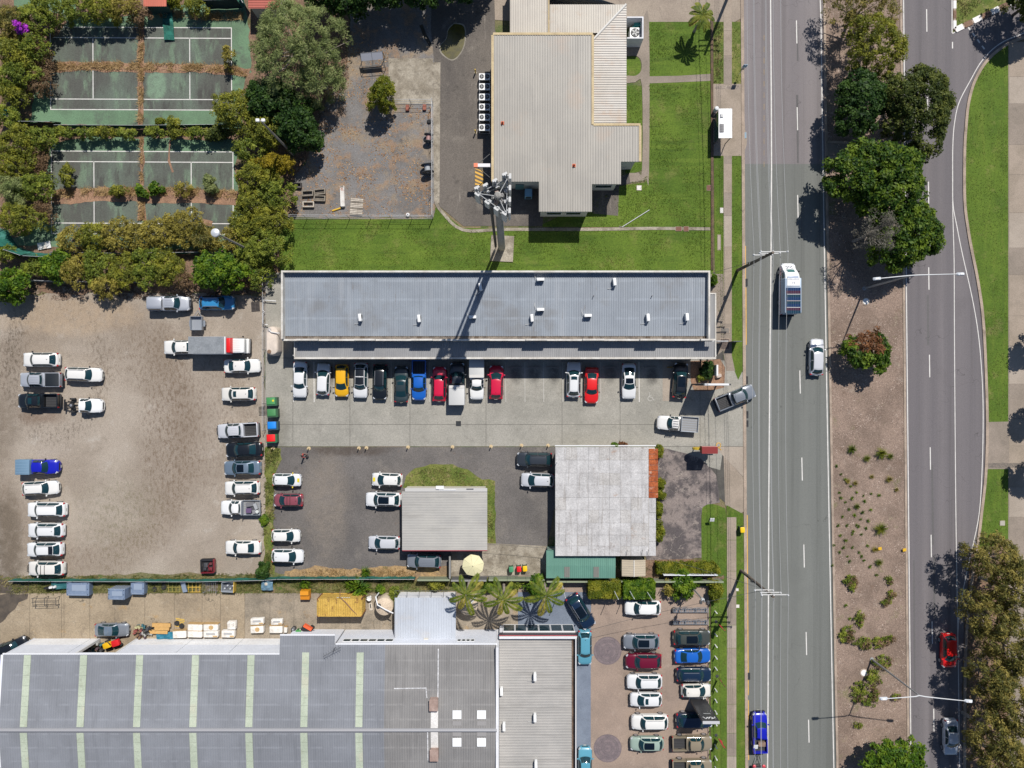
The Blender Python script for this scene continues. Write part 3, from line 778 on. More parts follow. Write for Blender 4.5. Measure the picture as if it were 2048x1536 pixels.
def ribbed(name,x0,x1,y0,y1,z,mat,parent,axis='y',pitch=0.3,h=0.045,w=0.07,clips=(),thick=0.0):
 """metal roof sheet over world rectangle; z(x,y) its height; ribs run along axis; clips = [(point, normal)] keep the side the normal points away from"""
 mb=MB()
 a0,a1=(x0,x1)if axis=='y' else(y0,y1)
 n=max(1,round((a1-a0)/pitch))
 p=(a1-a0)/n
 prof=[]
 for i in range(n):
  s=a0+i*p
  prof+=[(s,0),(s+p*0.5-w,0),(s+p*0.5-w*0.5,h),(s+p*0.5+w*0.5,h),(s+p*0.5+w,0)]
 prof.append((a1,0))
 b0,b1=(y0,y1)if axis=='y' else(x0,x1)
 def pt(s,t,dz):
  x,y=(s,t)if axis=='y' else(t,s)
  return(x,y,z(x,y)+dz)
 mb.grid([[pt(s,t,dz)for t in(b0,b1)]for s,dz in prof],flip=(axis=='x'))
 me=mb.mesh(name,mat)
 if clips:
  bm=bmesh.new()
  bm.from_mesh(me)
  for co,no in clips:
   geom=bm.verts[:]+bm.edges[:]+bm.faces[:]
   bmesh.ops.bisect_plane(bm,geom=geom,plane_co=co,plane_no=no,clear_outer=True)
  bm.to_mesh(me)
  bm.free()
 if sum(q.normal.z for q in me.polygons)<0:
  me.flip_normals()
 return link(name,me,parent)
def wpx(x0,y0,x1,y1,h):
 """pixel rectangle seen at height h -> world x0,x1,y0,y1"""
 a,b=P(x0,y0,h)
 c,d=P(x1,y1,h)
 return a,c,d,b
def bar(name,p,q,w,h,mat,parent,z):
 """horizontal beam between world points p and q, top at z"""
 p,q=Vector((*p[:2],0)),Vector((*q[:2],0))
 d=q-p
 c=(p+q)/2
 return BX((0,0,0),(d.length,w,h)).build(name,mat,parent,(c.x,c.y,z-h/2),math.atan2(d.y,d.x))
GLASS=flat('window_glass',(0.012,0.03,0.036),0.06,0.0,0.6)
FRAME_W=flat('frame_white',(0.62,0.62,0.62),0.5)
FRAME_D=flat('frame_dark',(0.05,0.052,0.055),0.5)
CREAM=surf('cream_trim',(0.50,0.40,0.24),(0.42,0.33,0.20),0.8,0.15,6,bump=0)
WALLW=surf('white_wall',(0.66,0.66,0.68),(0.58,0.58,0.60),0.4,0.08,5,bump=0.03)
WALLC=surf('cream_wall',(0.52,0.49,0.42),(0.46,0.43,0.37),0.4,0.1,6,bump=0.05)
def window(parent,c,w,h,rz,frame=FRAME_W,name='window'):
 """framed window proud of a wall; c = centre on the wall plane, rz = direction of the wall's length"""
 f=MB()
 t=0.08
 f.box((0,0,h/2-t/2),(w,0.08,t)).box((0,0,-h/2+t/2),(w,0.10,t)).box((-w/2+t/2,0,0),(t,0.076,h-2*t)).box((w/2-t/2,0,0),(t,0.076,h-2*t))
 o=f.build(name,frame,parent,c,rz)
 BX((0,0,0),(w-2*t,0.05,h-2*t)).build('pane',GLASS,o)
 return o
def walls(name,poly,z0,z1,mat,parent,label=None):
 mb=MB()
 mb.prism(poly,z0,z1,top=False)
 me=mb.mesh(name,mat)
 bm=bmesh.new()
 bm.from_mesh(me)
 bmesh.ops.recalc_face_normals(bm,faces=bm.faces)
 bm.to_mesh(me)
 bm.free()
 return link(name,me,parent)
# ------------------------------------------------ shop block
SHOP_GREY=roof_mat('shop_roof',(0.245,0.272,0.305),(0.215,0.238,0.268),purlin=2.35,axis=1,rough=0.4,stain=0.25,layers=[((0.17,0.165,0.16),0.18,0.52,0.7,0.5),((0.31,0.33,0.355),0.5,0.54,0.7,0.5,(1.5,0.12,1)),((0.15,0.13,0.115),0.9,0.62,0.74,0.6,(1.5,0.25,1))])
AWN_GREY=roof_mat('awning_roof',(0.285,0.285,0.285),(0.24,0.24,0.245),rough=0.45,stain=0.4)
PARA=surf('parapet_paint',(0.58,0.56,0.52),(0.46,0.43,0.385),0.7,0.12,5,bump=0.05,layers=[((0.36,0.31,0.26),1.6,0.58,0.74,0.55)])
hp=5.4
x0,x1,y0,y1=wpx(562,541,1420.5,681,hp)
shop=thing('shop_block','long grey ribbed-roof block of shops with a south awning over the parked cars','shops',((x0+x1)/2,(y0+y1)/2,0))
ox,oy=shop.location.x,shop.location.y
def L(x,y):
 return(x-ox,y-oy)
walls('wall',[(x0-ox+.12,y0-oy+.12),(x1-ox-.12,y0-oy+.12),(x1-ox-.12,y1-oy-.12),(x0-ox+.12,y1-oy-.12)],0,4.88,WALLC,shop)
hw,hl=(y1-y0)/2,(x1-x0)/2
for nm,c,d in(('parapet',(0,hw-.11,4.9),(2*hl,.22,1.0)),('parapet',(-hl+.11,0,4.9),(.22,2*hw-.44,0.998)),('parapet',(hl-.11,0,4.9),(.22,2*hw-.44,0.998))):
 BX((0,0,0),d).build(nm,PARA,shop,c)
BX((0,0,0),(2*hl,.22,.55)).build('parapet',PARA,shop,(0,-hw+.11,4.63))
for i in range(8):
 cx_=P(615+i*114.4,681,5.2)[0]-ox
 w_=2.65 if i<7 else 1.8
 BX((0,0,0),(w_,.215,.5)).build('parapet_block',PARA,shop,(cx_,-hw+.11,5.155))
zr=lambda x,y:4.42+(y+hw)*0.022
nsh=12
for i in range(nsh):
 a,b_=-hl+.22+i*(2*hl-.44)/nsh,-hl+.22+(i+1)*(2*hl-.44)/nsh
 ribbed('roof_sheet',a,b_,-hw+.62,hw-.22,zr,SHOP_GREY,shop,'y',0.29)
BX((0,0,0),(2*hl-.44,.40,.06)).build('box_gutter',surf('gutter_grime',(0.20,0.17,0.14),(0.12,0.10,0.085),1.2,0.3,6),shop,(0,-hw+.42,4.36))
for i in range(8):
 BX((0,0,0),(.5,.3,.2)).build('rainwater_head',flat('grime_brown',(0.09,0.065,0.045),0.8),shop,(P(610+i*114.4,0,4.5)[0]-ox,-hw+.42,4.44))
ax0,ax1,ay0,ay1=wpx(588,684,1432.5,718,3.7)
ay1=y0-.01
za=lambda x,y:3.52+(y-(ay0-oy))*0.05
nsh=14
for i in range(nsh):
 a,b_=ax0-ox+.12+i*(ax1-ax0-.24)/nsh,ax0-ox+.12+(i+1)*(ax1-ax0-.24)/nsh
 ribbed('awning_sheet',a,b_,ay0-oy+.22,ay1-oy,za,AWN_GREY,shop,'y',0.24)
BX((0,0,0),(ax1-ax0,.22,.34)).build('awning_fascia',PARA,shop,((ax0+ax1)/2-ox,ay0-oy+.11,3.50))
BX((0,0,0),(.12,ay1-ay0-.22,.40)).build('awning_fascia',PARA,shop,(ax0-ox+.06,(ay0+ay1)/2-oy+.11,3.52))
ryb,ryt=P(0,684,3.7)[1],P(0,588,3.7)[1]
ribbed('awning_sheet',x1-ox+.01,ax1-ox-.14,ay0-oy+2.5,ryt-oy,lambda x,y:3.62,AWN_GREY,shop,'y',0.24)
BX((0,0,0),(.14,ryt-ay0-.22,.36)).build('awning_fascia',PARA,shop,(ax1-ox-.07,(ryt+ay0)/2+.11-oy,3.52))
BX((0,0,0),(ax1-x1,.14,.36)).build('awning_fascia',PARA,shop,((ax1+x1)/2-ox,ryt-oy+.07,3.52))
for i in range(7):
 BX((0,0,0),(.1,.1,3.3)).build('awning_post',FRAME_W,shop,(P(602+i*136,0)[0]-ox,ay0-oy+.5,1.66))
for i in range(8):
 xw=P(600+i*114.4+50,0,1)[0]-ox
 window(shop,(xw-1.6,-hw+.10,1.45),3.0,2.3,0)
 BX((0,0,0),(1.1,.07,2.2)).build('door',flat('door_grey',(0.12,0.13,0.14),0.4),shop,(xw+1.2,-hw+.10,1.12))
TB([(0,0,0),(0,0,0.5)],0.05).build('roof_vent',flat('vent_dark',(0.08,0.06,0.055),0.7),shop,(*L(*P(1187,592,4.8)),4.6))
TB([(0,0,0),(0,0,0.4)],0.05).build('roof_vent',flat('vent_dark',(0.08,0.06,0.055),0.7),shop,(*L(*P(1304,592,4.8)),4.6))
AC_W=flat('ac_white',(0.70,0.70,0.69),0.45)
AC_D=flat('ac_grille',(0.03,0.032,0.035),0.6)
def make_ac(name,label,loc,rz,group,fan='side'):
 t=thing(name,label,'air conditioner',loc,rz,group)
 RB((0,0,.42),(0.92,0.36,0.72),.05).build('casing',AC_W,t,smooth=True)
 LT([(.27,0),(.27,.03),(.22,.035)],(0.14,-.18,.42),20,axis='Y',rz=PI).build('fan_grille',AC_D,t)
 BX((-.3,0,.03),(.08,.40,.06)).box((.3,0,.03),(.08,.40,.06)).build('feet',flat('ac_feet',(0.2,0.2,0.2),0.6),t)
 TB([(-.42,.12,.35),(-.6,.2,.3),(-.72,.5,.05),(-.72,.9,.02)],.03,6).build('pipe',flat('ac_pipe',(0.45,0.45,0.44),0.6),t)
 return t
ac0=None
AC_LIST=[(720,635,95,'westernmost air conditioner on the shop roof, standing alone in its bay'),(838,637,95,'air conditioner on the shop roof second from its west end'),(945,634,0,'air conditioner on the shop roof lying in the tower shadow stripe'),(961,574,100,'air conditioner near the north parapet beside the tower shadow'),(1081,559,0,'air conditioner nearest the north parapet over the red car bay'),(1081,619,0,'air conditioner mid roof with its grille towards the car park'),(1064,636,95,'upright white air conditioner just west of the wide one mid roof'),(1176,631,0,'wide white air conditioner roughly above the white sunroof car'),(1229,564,95,'air conditioner near the north parapet with a coiled pipe, east half'),(1296,635,95,'air conditioner with a bent pipe two bays from the street end'),(1374,634,95,'easternmost air conditioner on the shop roof with a long cable')]
for i,(px,py,rz,lab)in enumerate(AC_LIST):
 x,y=P(px,py,5.1)
 z=4.46+(y-oy+hw)*0.022
 if ac0 is None:
  ac0=make_ac('condenser_unit',lab,(x,y,z),R(rz),'air conditioners on the shop roof')
 else:
  copy_tree(ac0,(x,y,z),R(rz),lab)
# ------------------------------------------------ telecom exchange
EX_ROOF=roof_mat('exchange_roof',(0.295,0.275,0.242),(0.262,0.245,0.218),rough=0.5,stain=0.35,layers=[((0.33,0.25,0.19),0.2,0.55,0.72,0.5)])
EX_LOW=roof_mat('exchange_low_roof',(0.44,0.41,0.37),(0.38,0.345,0.30),rough=0.5,axis=0,stain=0.3,layers=[((0.34,0.20,0.12),1.3,0.55,0.72,0.6,(0.12,2.0,1)),((0.38,0.25,0.16),0.35,0.52,0.7,0.5)])
EX_LOW2=roof_mat('exchange_north_roof',(0.40,0.365,0.31),(0.36,0.325,0.28),rough=0.5,stain=0.35,layers=[((0.36,0.25,0.16),0.5,0.56,0.72,0.5)])
EX_WALL=surf('exchange_wall',(0.50,0.52,0.50),(0.44,0.46,0.44),0.5,0.08,5,bump=0.03)
he=4.6
exch=thing('exchange_building','stepped cream-trimmed ribbed-roof telephone exchange beside the lawn and tall mast','building',(*P(1100,250,0),0))
ox,oy=exch.location.x,exch.location.y
def PL(px,py,h):
 x,y=P(px,py,h)
 return(x-ox,y-oy)
outer=[PL(*p,he)for p in((987,70),(1184,70),(1184,250),(1279,250),(1279,323),(1242,323),(1242,368),(1184,368),(1184,423),(1078,423),(1078,363),(987,363))]
ins=[PL(*p,he)for p in((992,75),(1180,75),(1180,254),(1274,254),(1274,317),(1237,317),(1237,361),(1179,361),(1179,416),(1083,416),(1083,357),(992,357))]
walls('wall',ins,0,he-.12,EX_WALL,exch)
for r_ in((987,70,1184,363),(1078,363,1184,423),(1184,250,1242,368),(1242,250,1279,323)):
 a,b_,c,d=wpx(*r_,he)
 ribbed('roof_sheet',a-ox,b_-ox,c-oy,d-oy,lambda x,y:he-.06,EX_ROOF,exch,'y',0.32,0.05)
MB().prism(outer,he-.30,he-.075).build('eaves_slab',flat('fascia_grey',(0.35,0.34,0.31),0.6),exch)
for p,q in(((986,67.5),(1186,67.5)),((985,70),(985,363)),((1185.5,70),(1185.5,249)),((1187,249),(1281,249)),((1280.5,251),(1280.5,323))):
 bar('roof_trim',PL(*p,he),PL(*q,he),.30,.34,CREAM,exch,he+.02+0.003*(p[0]%3))
hn=3.8
a,b_,c,d=wpx(1020,-60,1096,66,hn)
ribbed('low_roof_sheet',a-ox,b_-ox,c-oy,d-oy,lambda x,y:hn-.1,EX_LOW2,exch,'y',0.3,0.05)
a,b_,c,d=wpx(1099.5,9,1252,66,hn)
hipA,hipB=Vector((*PL(1252,9,hn),0)),Vector((*PL(1186,80,hn),0))
hd=(hipB-hipA).normalized()
hn_=Vector((-hd.y,hd.x,0))
if hn_.dot(Vector((*PL(1250,80,hn),0))-hipA)<0:
 hn_=-hn_
ribbed('low_roof_sheet',a-ox,b_-ox,c-oy,d-oy,lambda x,y:hn,EX_LOW2,exch,'y',0.3,0.05,clips=[(hipA,hn_)])
a,b_,c,d=wpx(1187,9,1253,247,hn)
ribbed('low_roof_sheet',a-ox,b_-ox,c-oy,d-oy,lambda x,y:hn,EX_LOW,exch,'x',0.3,0.06,clips=[(hipA,-hn_)])
TB([(*PL(1252,9,hn),hn+.05),(*PL(1186,80,hn),hn+.05)],.14,8).build('hip_cap',flat('hip_white',(0.6,0.58,0.54),0.5),exch)
bar('low_roof_trim',PL(1097.5,-60,hn),PL(1097.5,67,hn),.16,.2,CREAM,exch,hn+.1)
walls('wall',[PL(1024,-60,hn),PL(1249,13,hn),PL(1249,245,hn),PL(1182,245,hn),PL(1182,70,hn),PL(1024,70,hn)],0,hn-.12,EX_WALL,exch)
for px,py,rzd in((1120,421,0),(1150,421,0)):
 pass
window(exch,(*PL(1212,362,he),2.2),2.2,1.2,0)
window(exch,(*PL(1110,417.5,he),2.2),2.0,1.2,0)
window(exch,(*PL(1150,417.5,he),2.2),2.0,1.2,0)
BX((0,0,0),(1.1,.07,2.1)).build('door',flat('door_teal',(0.10,0.22,0.24),0.4),exch,(*PL(1040,358.5,he),1.07))
for px,py in((1005,246),(1148,331)):
 m_=MB()
 m_.box((0,0,.02),(.4,.4,.05)).lathe([(.15,.04),(.11,.25),(.03,.5)],n=12)
 t=tag(m_.build('traffic_cone' if px>1100 else 'roof_cowl',flat('cone_orange',(0.55,0.11,0.04),0.6),None,(*P(px,py,he),he)),'small orange cone left on the south part of the exchange roof' if px>1100 else 'small red vent cowl on the west part of the exchange roof','cone' if px>1100 else 'vent')
encl=thing('plant_enclosure','white open-topped plant enclosure against the east side of the exchange','enclosure',(*P(1270,55,1),0))
ox2,oy2=encl.location.x,encl.location.y
ex0,ex1,ey0,ey1=wpx(1254,33,1287,77,2.4)
for c,d in((((ex0+ex1)/2,ey1-.08),(ex1-ex0,.16)),(((ex0+ex1)/2,ey0+.08),(ex1-ex0,.16)),((ex1-.08,(ey0+ey1)/2),(.16,ey1-ey0-.32))):
 BX((0,0,0),(d[0],d[1],2.4)).build('screen_wall',WALLW,encl,(c[0]-ox2,c[1]-oy2,1.2))
t=thing('fan_unit','square white roof fan unit inside the open-topped plant enclosure','air conditioner',(*P(1270,66,1.4),0))
RB((0,0,.75),(1.35,1.35,1.5),.06).build('casing',AC_W,t)
LT([(.56,1.5),(.56,1.56),(.5,1.57)],n=24).build('fan_ring',AC_D,t)
for k in range(5):
 BX((.26,0,1.585),(.46,.17,.02),rx=0.0).build('fan_blade',flat('fan_blade',(0.16,0.17,0.18),0.4),t,rz=k*2*PI/5)
t=thing('pump_set','teal painted pump set inside the open-topped plant enclosure','pump',(*P(1276,48,1),0))
BX((0,0,.6),(1.0,.6,1.2)).build('tank',flat('teal_paint',(0.06,0.34,0.32),0.5),t)
TB([(-.7,-.3,.9),(.2,-.3,1.3),(.6,0,1.3)],.1,8).build('pipe',flat('teal_paint',(0.06,0.34,0.32),0.5),t)
cu0=None
names=('northernmost twin-fan condenser beside the exchange wall','second twin-fan condenser from the north beside the exchange','third twin-fan condenser from the north beside the exchange','fourth twin-fan condenser from the north beside the exchange','fifth twin-fan condenser from the north beside the exchange','southernmost twin-fan condenser beside the exchange wall')
for i,py in enumerate((154,174,194.5,214.5,235,255.5)):
 x,y=P(969,py,1.0)
 if cu0 is None:
  cu0=thing('twin_condenser',names[0],'air conditioner',(x,y,0.05),0,'condensers along the exchange wall')
  RB((0,0,.55),(1.42,.86,1.05),.05).build('casing',AC_W,cu0)
  for sx in(-.35,.35):
   f=LT([(.29,1.07),(.29,1.11),(.25,1.12)],(sx,.02,0),20).build('fan_ring',AC_D,cu0)
   LT([(.07,1.12),(.07,1.14)],(sx,.02,0),8).build('fan_hub',flat('hub_grey',(0.3,0.3,0.3),0.5),f)
   for k in range(3):
    BX((.15,0,1.128),(.18,.09,.01)).build('fan_blade',flat('fan_blade',(0.16,0.17,0.18),0.4),f,(sx,.02,0),k*2*PI/3)
  BX((0,-.435,.55),(1.2,.02,.8)).build('side_grille',AC_D,cu0)
  BX((.95,.1,.7),(.5,.08,.08)).build('pipe',flat('ac_pipe',(0.45,0.45,0.44),0.6),cu0)
 else:
  copy_tree(cu0,(x,y,0.05),0,names[i])
t=thing('hoist_gantry','white hoist beam with orange end braced out from the exchange west wall','hoist',(*P(985,331,3.9),0))
gx,gy=t.location.x,t.location.y
BX((-1.05,0,3.9),(2.3,.42,.3)).build('beam',flat('gantry_white',(0.62,0.60,0.62),0.5),t)
BX((-2.1,0,3.93),(.5,.5,.36)).build('hoist_block',flat('hoist_orange',(0.65,0.16,0.07),0.5),t)
for s in(-1,1):
 TB([(-2.1,0,3.8),(.1,1.85*s,3.8)],.05,6).build('brace',FRAME_D,t)
hz=[(950,337),(968,337),(968,371),(950,371)]
hatch=sheet('hatched_bay',hz,0.060,surf('hatch_base',(0.15,0.12,0.08),(0.11,0.09,0.07),2,0.3,9))
for i in range(5):
 y_=334+i*8
 pts=[(950,max(337,y_)),(968,min(371,y_+8)),(968,min(371,y_+12)),(950,min(371,max(337,y_+4)))]
 sheet('hatch_stripe',pts,0.0645,YELLOW_LINE,hatch,None)
t=thing('generator_box','blue steel generator cabinet in the shaded notch of the exchange','generator',(*P(1057,386,1.2),0))
RB((0,0,.75),(.95,1.0,1.4),.05).build('cabinet',flat('gen_blue',(0.16,0.34,0.5),0.45),t)
BX((0,-.51,.75),(.7,.02,.8)).build('vent_panel',AC_D,t)
BX((0,0,1.48),(.8,.85,.05)).build('lid',flat('gen_blue2',(0.2,0.4,0.56),0.4),t)
# ------------------------------------------------ small office with a plain grey roof
OFF_ROOF=roof_mat('office_roof',(0.39,0.375,0.345),(0.34,0.33,0.31),rough=0.55,axis=0,stain=0.5,layers=[((0.22,0.2,0.18),0.25,0.55,0.72,0.4,(0.3,1.5,1))])
off=thing('office_building','small square office with a plain fine-ribbed grey roof and red south fascia','building',(*P(890,1040,0),0))
ox,oy=off.location.x,off.location.y
a,b_,c,d=wpx(804,983,974.5,1101,3.0)
zo=lambda x,y:2.85+(y-(c-oy))*0.02
for i in range(4):
 y_a,y_b=c-oy+i*(d-c)/4,c-oy+(i+1)*(d-c)/4
 ribbed('roof_sheet',a-ox,b_-ox,y_a,y_b,zo,OFF_ROOF,off,'x',0.2,0.02,0.05)
a2,b2,c2,d2=wpx(810,976,974.5,983,3.0)
BX((0,0,0),(b2-a2,d2-c2,.10)).build('ridge_flashing',flat('flashing',(0.45,0.44,0.42),0.5),off,((a2+b2)/2-ox,(c2+d2)/2-oy,3.02))
walls('wall',[(a-ox+.3,c-oy+.3),(b_-ox-.3,c-oy+.3),(b_-ox-.3,d2-oy-.2),(a-ox+.3,d2-oy-.2)],0,2.82,WALLC,off)
bar('fascia',(a-ox,c-oy-.05),(b_-ox,c-oy-.05),.10,.25,flat('fascia_red',(0.28,0.03,0.045),0.5),off,2.84)
window(off,((a+b_)/2-ox-2,c-oy+.28,1.5),1.8,1.1,0)
window(off,((a+b_)/2-ox+2,c-oy+.28,1.5),1.8,1.1,0)
BX((0,0,0),(.95,.07,2.05)).build('door',flat('door_grey',(0.12,0.13,0.14),0.4),off,((a+b_)/2-ox,c-oy+.28,1.05))
BX((0,0,0),(1.0,.4,.3)).build('roof_unit',AC_W,off,(*Vector(P(880,974,3.0))-Vector((ox,oy)),3.05)if False else(P(880,975,3.1)[0]-ox,P(880,975,3.1)[1]-oy,3.1))
BX((0,0,0),(2.2,.10,.06)).build('roof_flashing',flat('flash_white',(0.7,0.7,0.7),0.5),off,(P(895,980,3.1)[0]-ox,P(895,980,3.1)[1]-oy,3.12))
BX((0,0,0),(.9,.10,.06)).build('roof_flashing',flat('flash_dark',(0.08,0.08,0.09),0.5),off,(P(940,978,3.1)[0]-ox,P(940,978,3.1)[1]-oy,3.12))
# ------------------------------------------------ old house with a patched pale roof
OLD1=surf('old_sheet_a',(0.445,0.435,0.43),(0.37,0.36,0.355),0.7,0.22,7,bump=0.15,layers=[((0.27,0.25,0.235),1.6,0.54,0.68,0.7,(2.2,0.12,1)),((0.27,0.235,0.215),0.8,0.58,0.7,0.5),((0.56,0.54,0.53),1.5,0.57,0.7,0.5),((0.3,0.17,0.1),0.5,0.64,0.74,0.5)])
OLD2=surf('old_sheet_b',(0.47,0.46,0.455),(0.40,0.39,0.385),0.7,0.2,7,bump=0.15,layers=[((0.30,0.28,0.265),1.6,0.54,0.68,0.7,(2.2,0.12,1)),((0.32,0.29,0.265),0.9,0.58,0.7,0.4),((0.6,0.58,0.57),1.5,0.57,0.7,0.5)])
OLD3=surf('old_sheet_c',(0.43,0.415,0.40),(0.37,0.355,0.34),0.7,0.25,7,bump=0.15,layers=[((0.28,0.255,0.235),1.6,0.54,0.68,0.7,(2.2,0.12,1)),((0.26,0.21,0.18),0.9,0.56,0.7,0.5),((0.33,0.19,0.12),0.45,0.58,0.72,0.6)])
RUST=surf('rust_sheet',(0.36,0.10,0.035),(0.25,0.06,0.022),0.8,0.35,7,bump=0.2,layers=[((0.45,0.35,0.28),1.3,0.58,0.68,0.7),((0.13,0.04,0.02),1.6,0.56,0.7,0.6)])
old=thing('old_house','old flat-roofed house of patched pale roof sheets with a rusty east edge','house',(*P(1210,1000,0),0))
ox,oy=old.location.x,old.location.y
hh=3.2
xcols=[1110.5,1132,1154,1177,1198,1219,1240.5,1262,1284,1297]
yrows=[894,920,946,970,995,1020,1046,1070,1092,1112]
for i in range(len(xcols)-1):
 for j in range(len(yrows)-1):
  if i>=2 and i%2==1 and j%3==2:
   pass
  p0,p1=P(xcols[i],yrows[j],hh),P(xcols[i+1],yrows[j+1],hh)
  dz=0.012*((i+j)%2)+0.02*(j/9.0)
  k_=(i*5+j*3+(i*j)%4)%7
  BX((0,0,0),(p1[0]-p0[0]-.02,p0[1]-p1[1]-.02,.03)).build('roof_sheet',(OLD1,OLD2,OLD1,OLD2,OLD1,OLD3,OLD2)[k_]if not(j==0 and i>3)and not(i>6 and 5<j<8)else OLD3,old,((p0[0]+p1[0])/2-ox,(p0[1]+p1[1])/2-oy,hh-0.03+dz))
for j in range(9):
 y_a,y_b=897+j*11.0,897+(j+1)*11.0
 p0,p1=P(1297.5,y_a,hh),P(1316 if j<8 else 1316,y_b,hh)
 BX((0,0,0),(p1[0]-p0[0],p0[1]-p1[1]-.05,.03)).build('rusty_sheet',RUST,old,((p0[0]+p1[0])/2-ox,(p0[1]+p1[1])/2-oy,hh-.01+.012*(j%2)))
for y_a in range(996,1112,29):
 p0,p1=P(1297.5,y_a,hh),P(1312,min(1112,y_a+29),hh)
 BX((0,0,0),(p1[0]-p0[0]-.03,p0[1]-p1[1]-.04,.03)).build('roof_sheet',OLD1,old,((p0[0]+p1[0])/2-ox,(p0[1]+p1[1])/2-oy,hh-.02))
a,b_,c,d=wpx(1112,895,1310,1110,hh)
MB().prism([(a-ox-.1,c-oy),(b_-ox,c-oy),(b_-ox,d-oy),(a-ox-.1,d-oy)],hh-.25,hh-.06).build('eaves',flat('eaves_white',(0.5,0.48,0.45),0.6),old)
walls('wall',[(a-ox+.35,c-oy+.4),(b_-ox-.3,c-oy+.4),(b_-ox-.3,d-oy-.3),(a-ox+.35,d-oy-.3)],0,hh-.2,WALLC,old)
bar('gutter',PL(1110,891.5,hh)if False else(P(1110,891.5,hh)[0]-ox,P(1110,891.5,hh)[1]-oy),(P(1312,891.5,hh)[0]-ox,P(1312,891.5,hh)[1]-oy),.14,.14,FRAME_W,old,hh-.02)
TB([(0,0,0),(0,0,1.3)],.035,6).tube([(-.25,0,1.3),(.25,0,1.3)],.02,5).build('roof_mast',flat('mast_grey',(0.4,0.4,0.42),0.5),old,(P(1113,925,hh)[0]-ox,P(1113,925,hh)[1]-oy,hh))
for px in(1252,1282,1294):
 TB([(0,0,0),(.1,.9,.5)],.025,5).build('roof_bracket',flat('bracket_dark',(0.1,0.1,0.11),0.5),old,(P(px,1112,hh)[0]-ox,P(px,1112,hh)[1]-oy,hh))
window(old,(b_-ox-.28,2.0,1.5),1.6,1.2,PI/2)
window(old,(b_-ox-.28,-2.5,1.5),1.6,1.2,PI/2)
GREEN_R=roof_mat('green_roof',(0.13,0.27,0.21),(0.11,0.235,0.185),rough=0.45,stain=0.35)
sk=thing('green_skillion','green ribbed-roof lean-to on the south side of the pale-roofed house','shed',(*P(1160,1130,0),0))
ox,oy=sk.location.x,sk.location.y
a,b_,c,d=wpx(1092.5,1103,1231,1157,2.5)
dm=c+(d-c)*0.48
zs1=lambda x,y:2.35+(y-(c-oy))*0.10
zs2=lambda x,y:2.35+(dm-c)*0.10
for i in range(5):
 p,q=a-ox+i*(b_-a)/5,a-ox+(i+1)*(b_-a)/5
 ribbed('roof_sheet',p,q,c-oy,dm-oy,zs1,GREEN_R,sk,'y',0.26,0.03,0.05)
 ribbed('roof_sheet',p,q,dm-oy,d-oy+0.2,zs2,GREEN_R,sk,'y',0.26,0.03,0.05)
for px in(1134,1192.5):
 p=P(px,1146,2.5)
 ribbed('clear_panel',p[0]-ox-.35,p[0]-ox+.35,c-oy+.12,dm-oy-.15,lambda x,y:zs1(x,y)+.05,flat('clear_panel',(0.19,0.19,0.17),0.3),sk,'y',0.26,0.03,0.05)
walls('wall',[(a-ox+.2,c-oy+.2),(b_-ox-.2,c-oy+.2),(b_-ox-.2,d-oy+.1),(a-ox+.2,d-oy+.1)],0,2.3,flat('green_wall',(0.16,0.24,0.2),0.6),sk)
sh=thing('garden_shed','tiny gable shed with a sun-bleached tan roof beside the green lean-to','shed',(*P(1267,1135,0),0))
ox,oy=sh.location.x,sh.location.y
a,b_,c,d=wpx(1244,1120,1291.5,1153,2.4)
mid=(a+b_)/2
TAN_R=roof_mat('tan_roof',(0.42,0.36,0.27),(0.36,0.31,0.23),rough=0.6,stain=0.4,axis=0)
ribbed('roof_sheet',a-ox,mid-ox,c-oy,d-oy,lambda x,y:2.25+(x-(a-ox))*0.16,TAN_R,sh,'x',0.3,0.03,0.05)
ribbed('roof_sheet',mid-ox,b_-ox,c-oy,d-oy,lambda x,y:2.25+((b_-ox)-x)*0.16,TAN_R,sh,'x',0.3,0.03,0.05)
TB([(mid-ox,c-oy,2.52),(mid-ox,d-oy,2.52)],.06,6).build('ridge_cap',flat('ridge_white',(0.62,0.6,0.56),0.5),sh)
walls('wall',[(a-ox+.15,c-oy+.15),(b_-ox-.15,c-oy+.15),(b_-ox-.15,d-oy-.1),(a-ox+.15,d-oy-.1)],0,2.24,WALLC,sh)
BX((0,0,0),(.9,.06,1.9)).build('door',flat('door_grey',(0.12,0.13,0.14),0.4),sh,(0,c-oy+.13,0.98))
# ------------------------------------------------ warehouse
WH_ROOF=roof_mat('warehouse_roof',(0.225,0.235,0.258),(0.195,0.203,0.222),rough=0.42,purlin=1.75,axis=1,stain=0.35)
WH_ROOF2=roof_mat('warehouse_roof_old',(0.235,0.228,0.222),(0.20,0.194,0.19),rough=0.5,purlin=1.75,axis=1,stain=0.5)
SKYL=surf('skylight_sheet',(0.43,0.475,0.375),(0.36,0.405,0.315),0.25,0.12,6,bump=0,rough=0.5,layers=[((0.30,0.32,0.24),0.8,0.55,0.7,0.6),((0.48,0.46,0.36),0.3,0.55,0.68,0.6)])
wh=thing('warehouse','huge grey-roofed warehouse with pale green skylight strips and white walls','warehouse',(*P(500,1450,0),0))
ox,oy=wh.location.x,wh.location.y
ZE,ZR=5.7,6.5
yr=P(0,1460,ZR)[1]
ye=P(0,1309,ZE)[1]
ys=yr-(ye-yr)*1.05
slope=(ZR-ZE)/(ye-yr)
zw=lambda x,y:ZR-slope*abs((y+oy)-yr)
xw0=P(5,1309,ZE)[0]
xj1=P(559,1309,ZE)[0]
xj2=P(669,1309,ZE)[0]
xe1=P(994,1300,ZE)[0]
yl=P(0,1271,5.5)[1]
ye2=P(0,1289,5.6)[1]
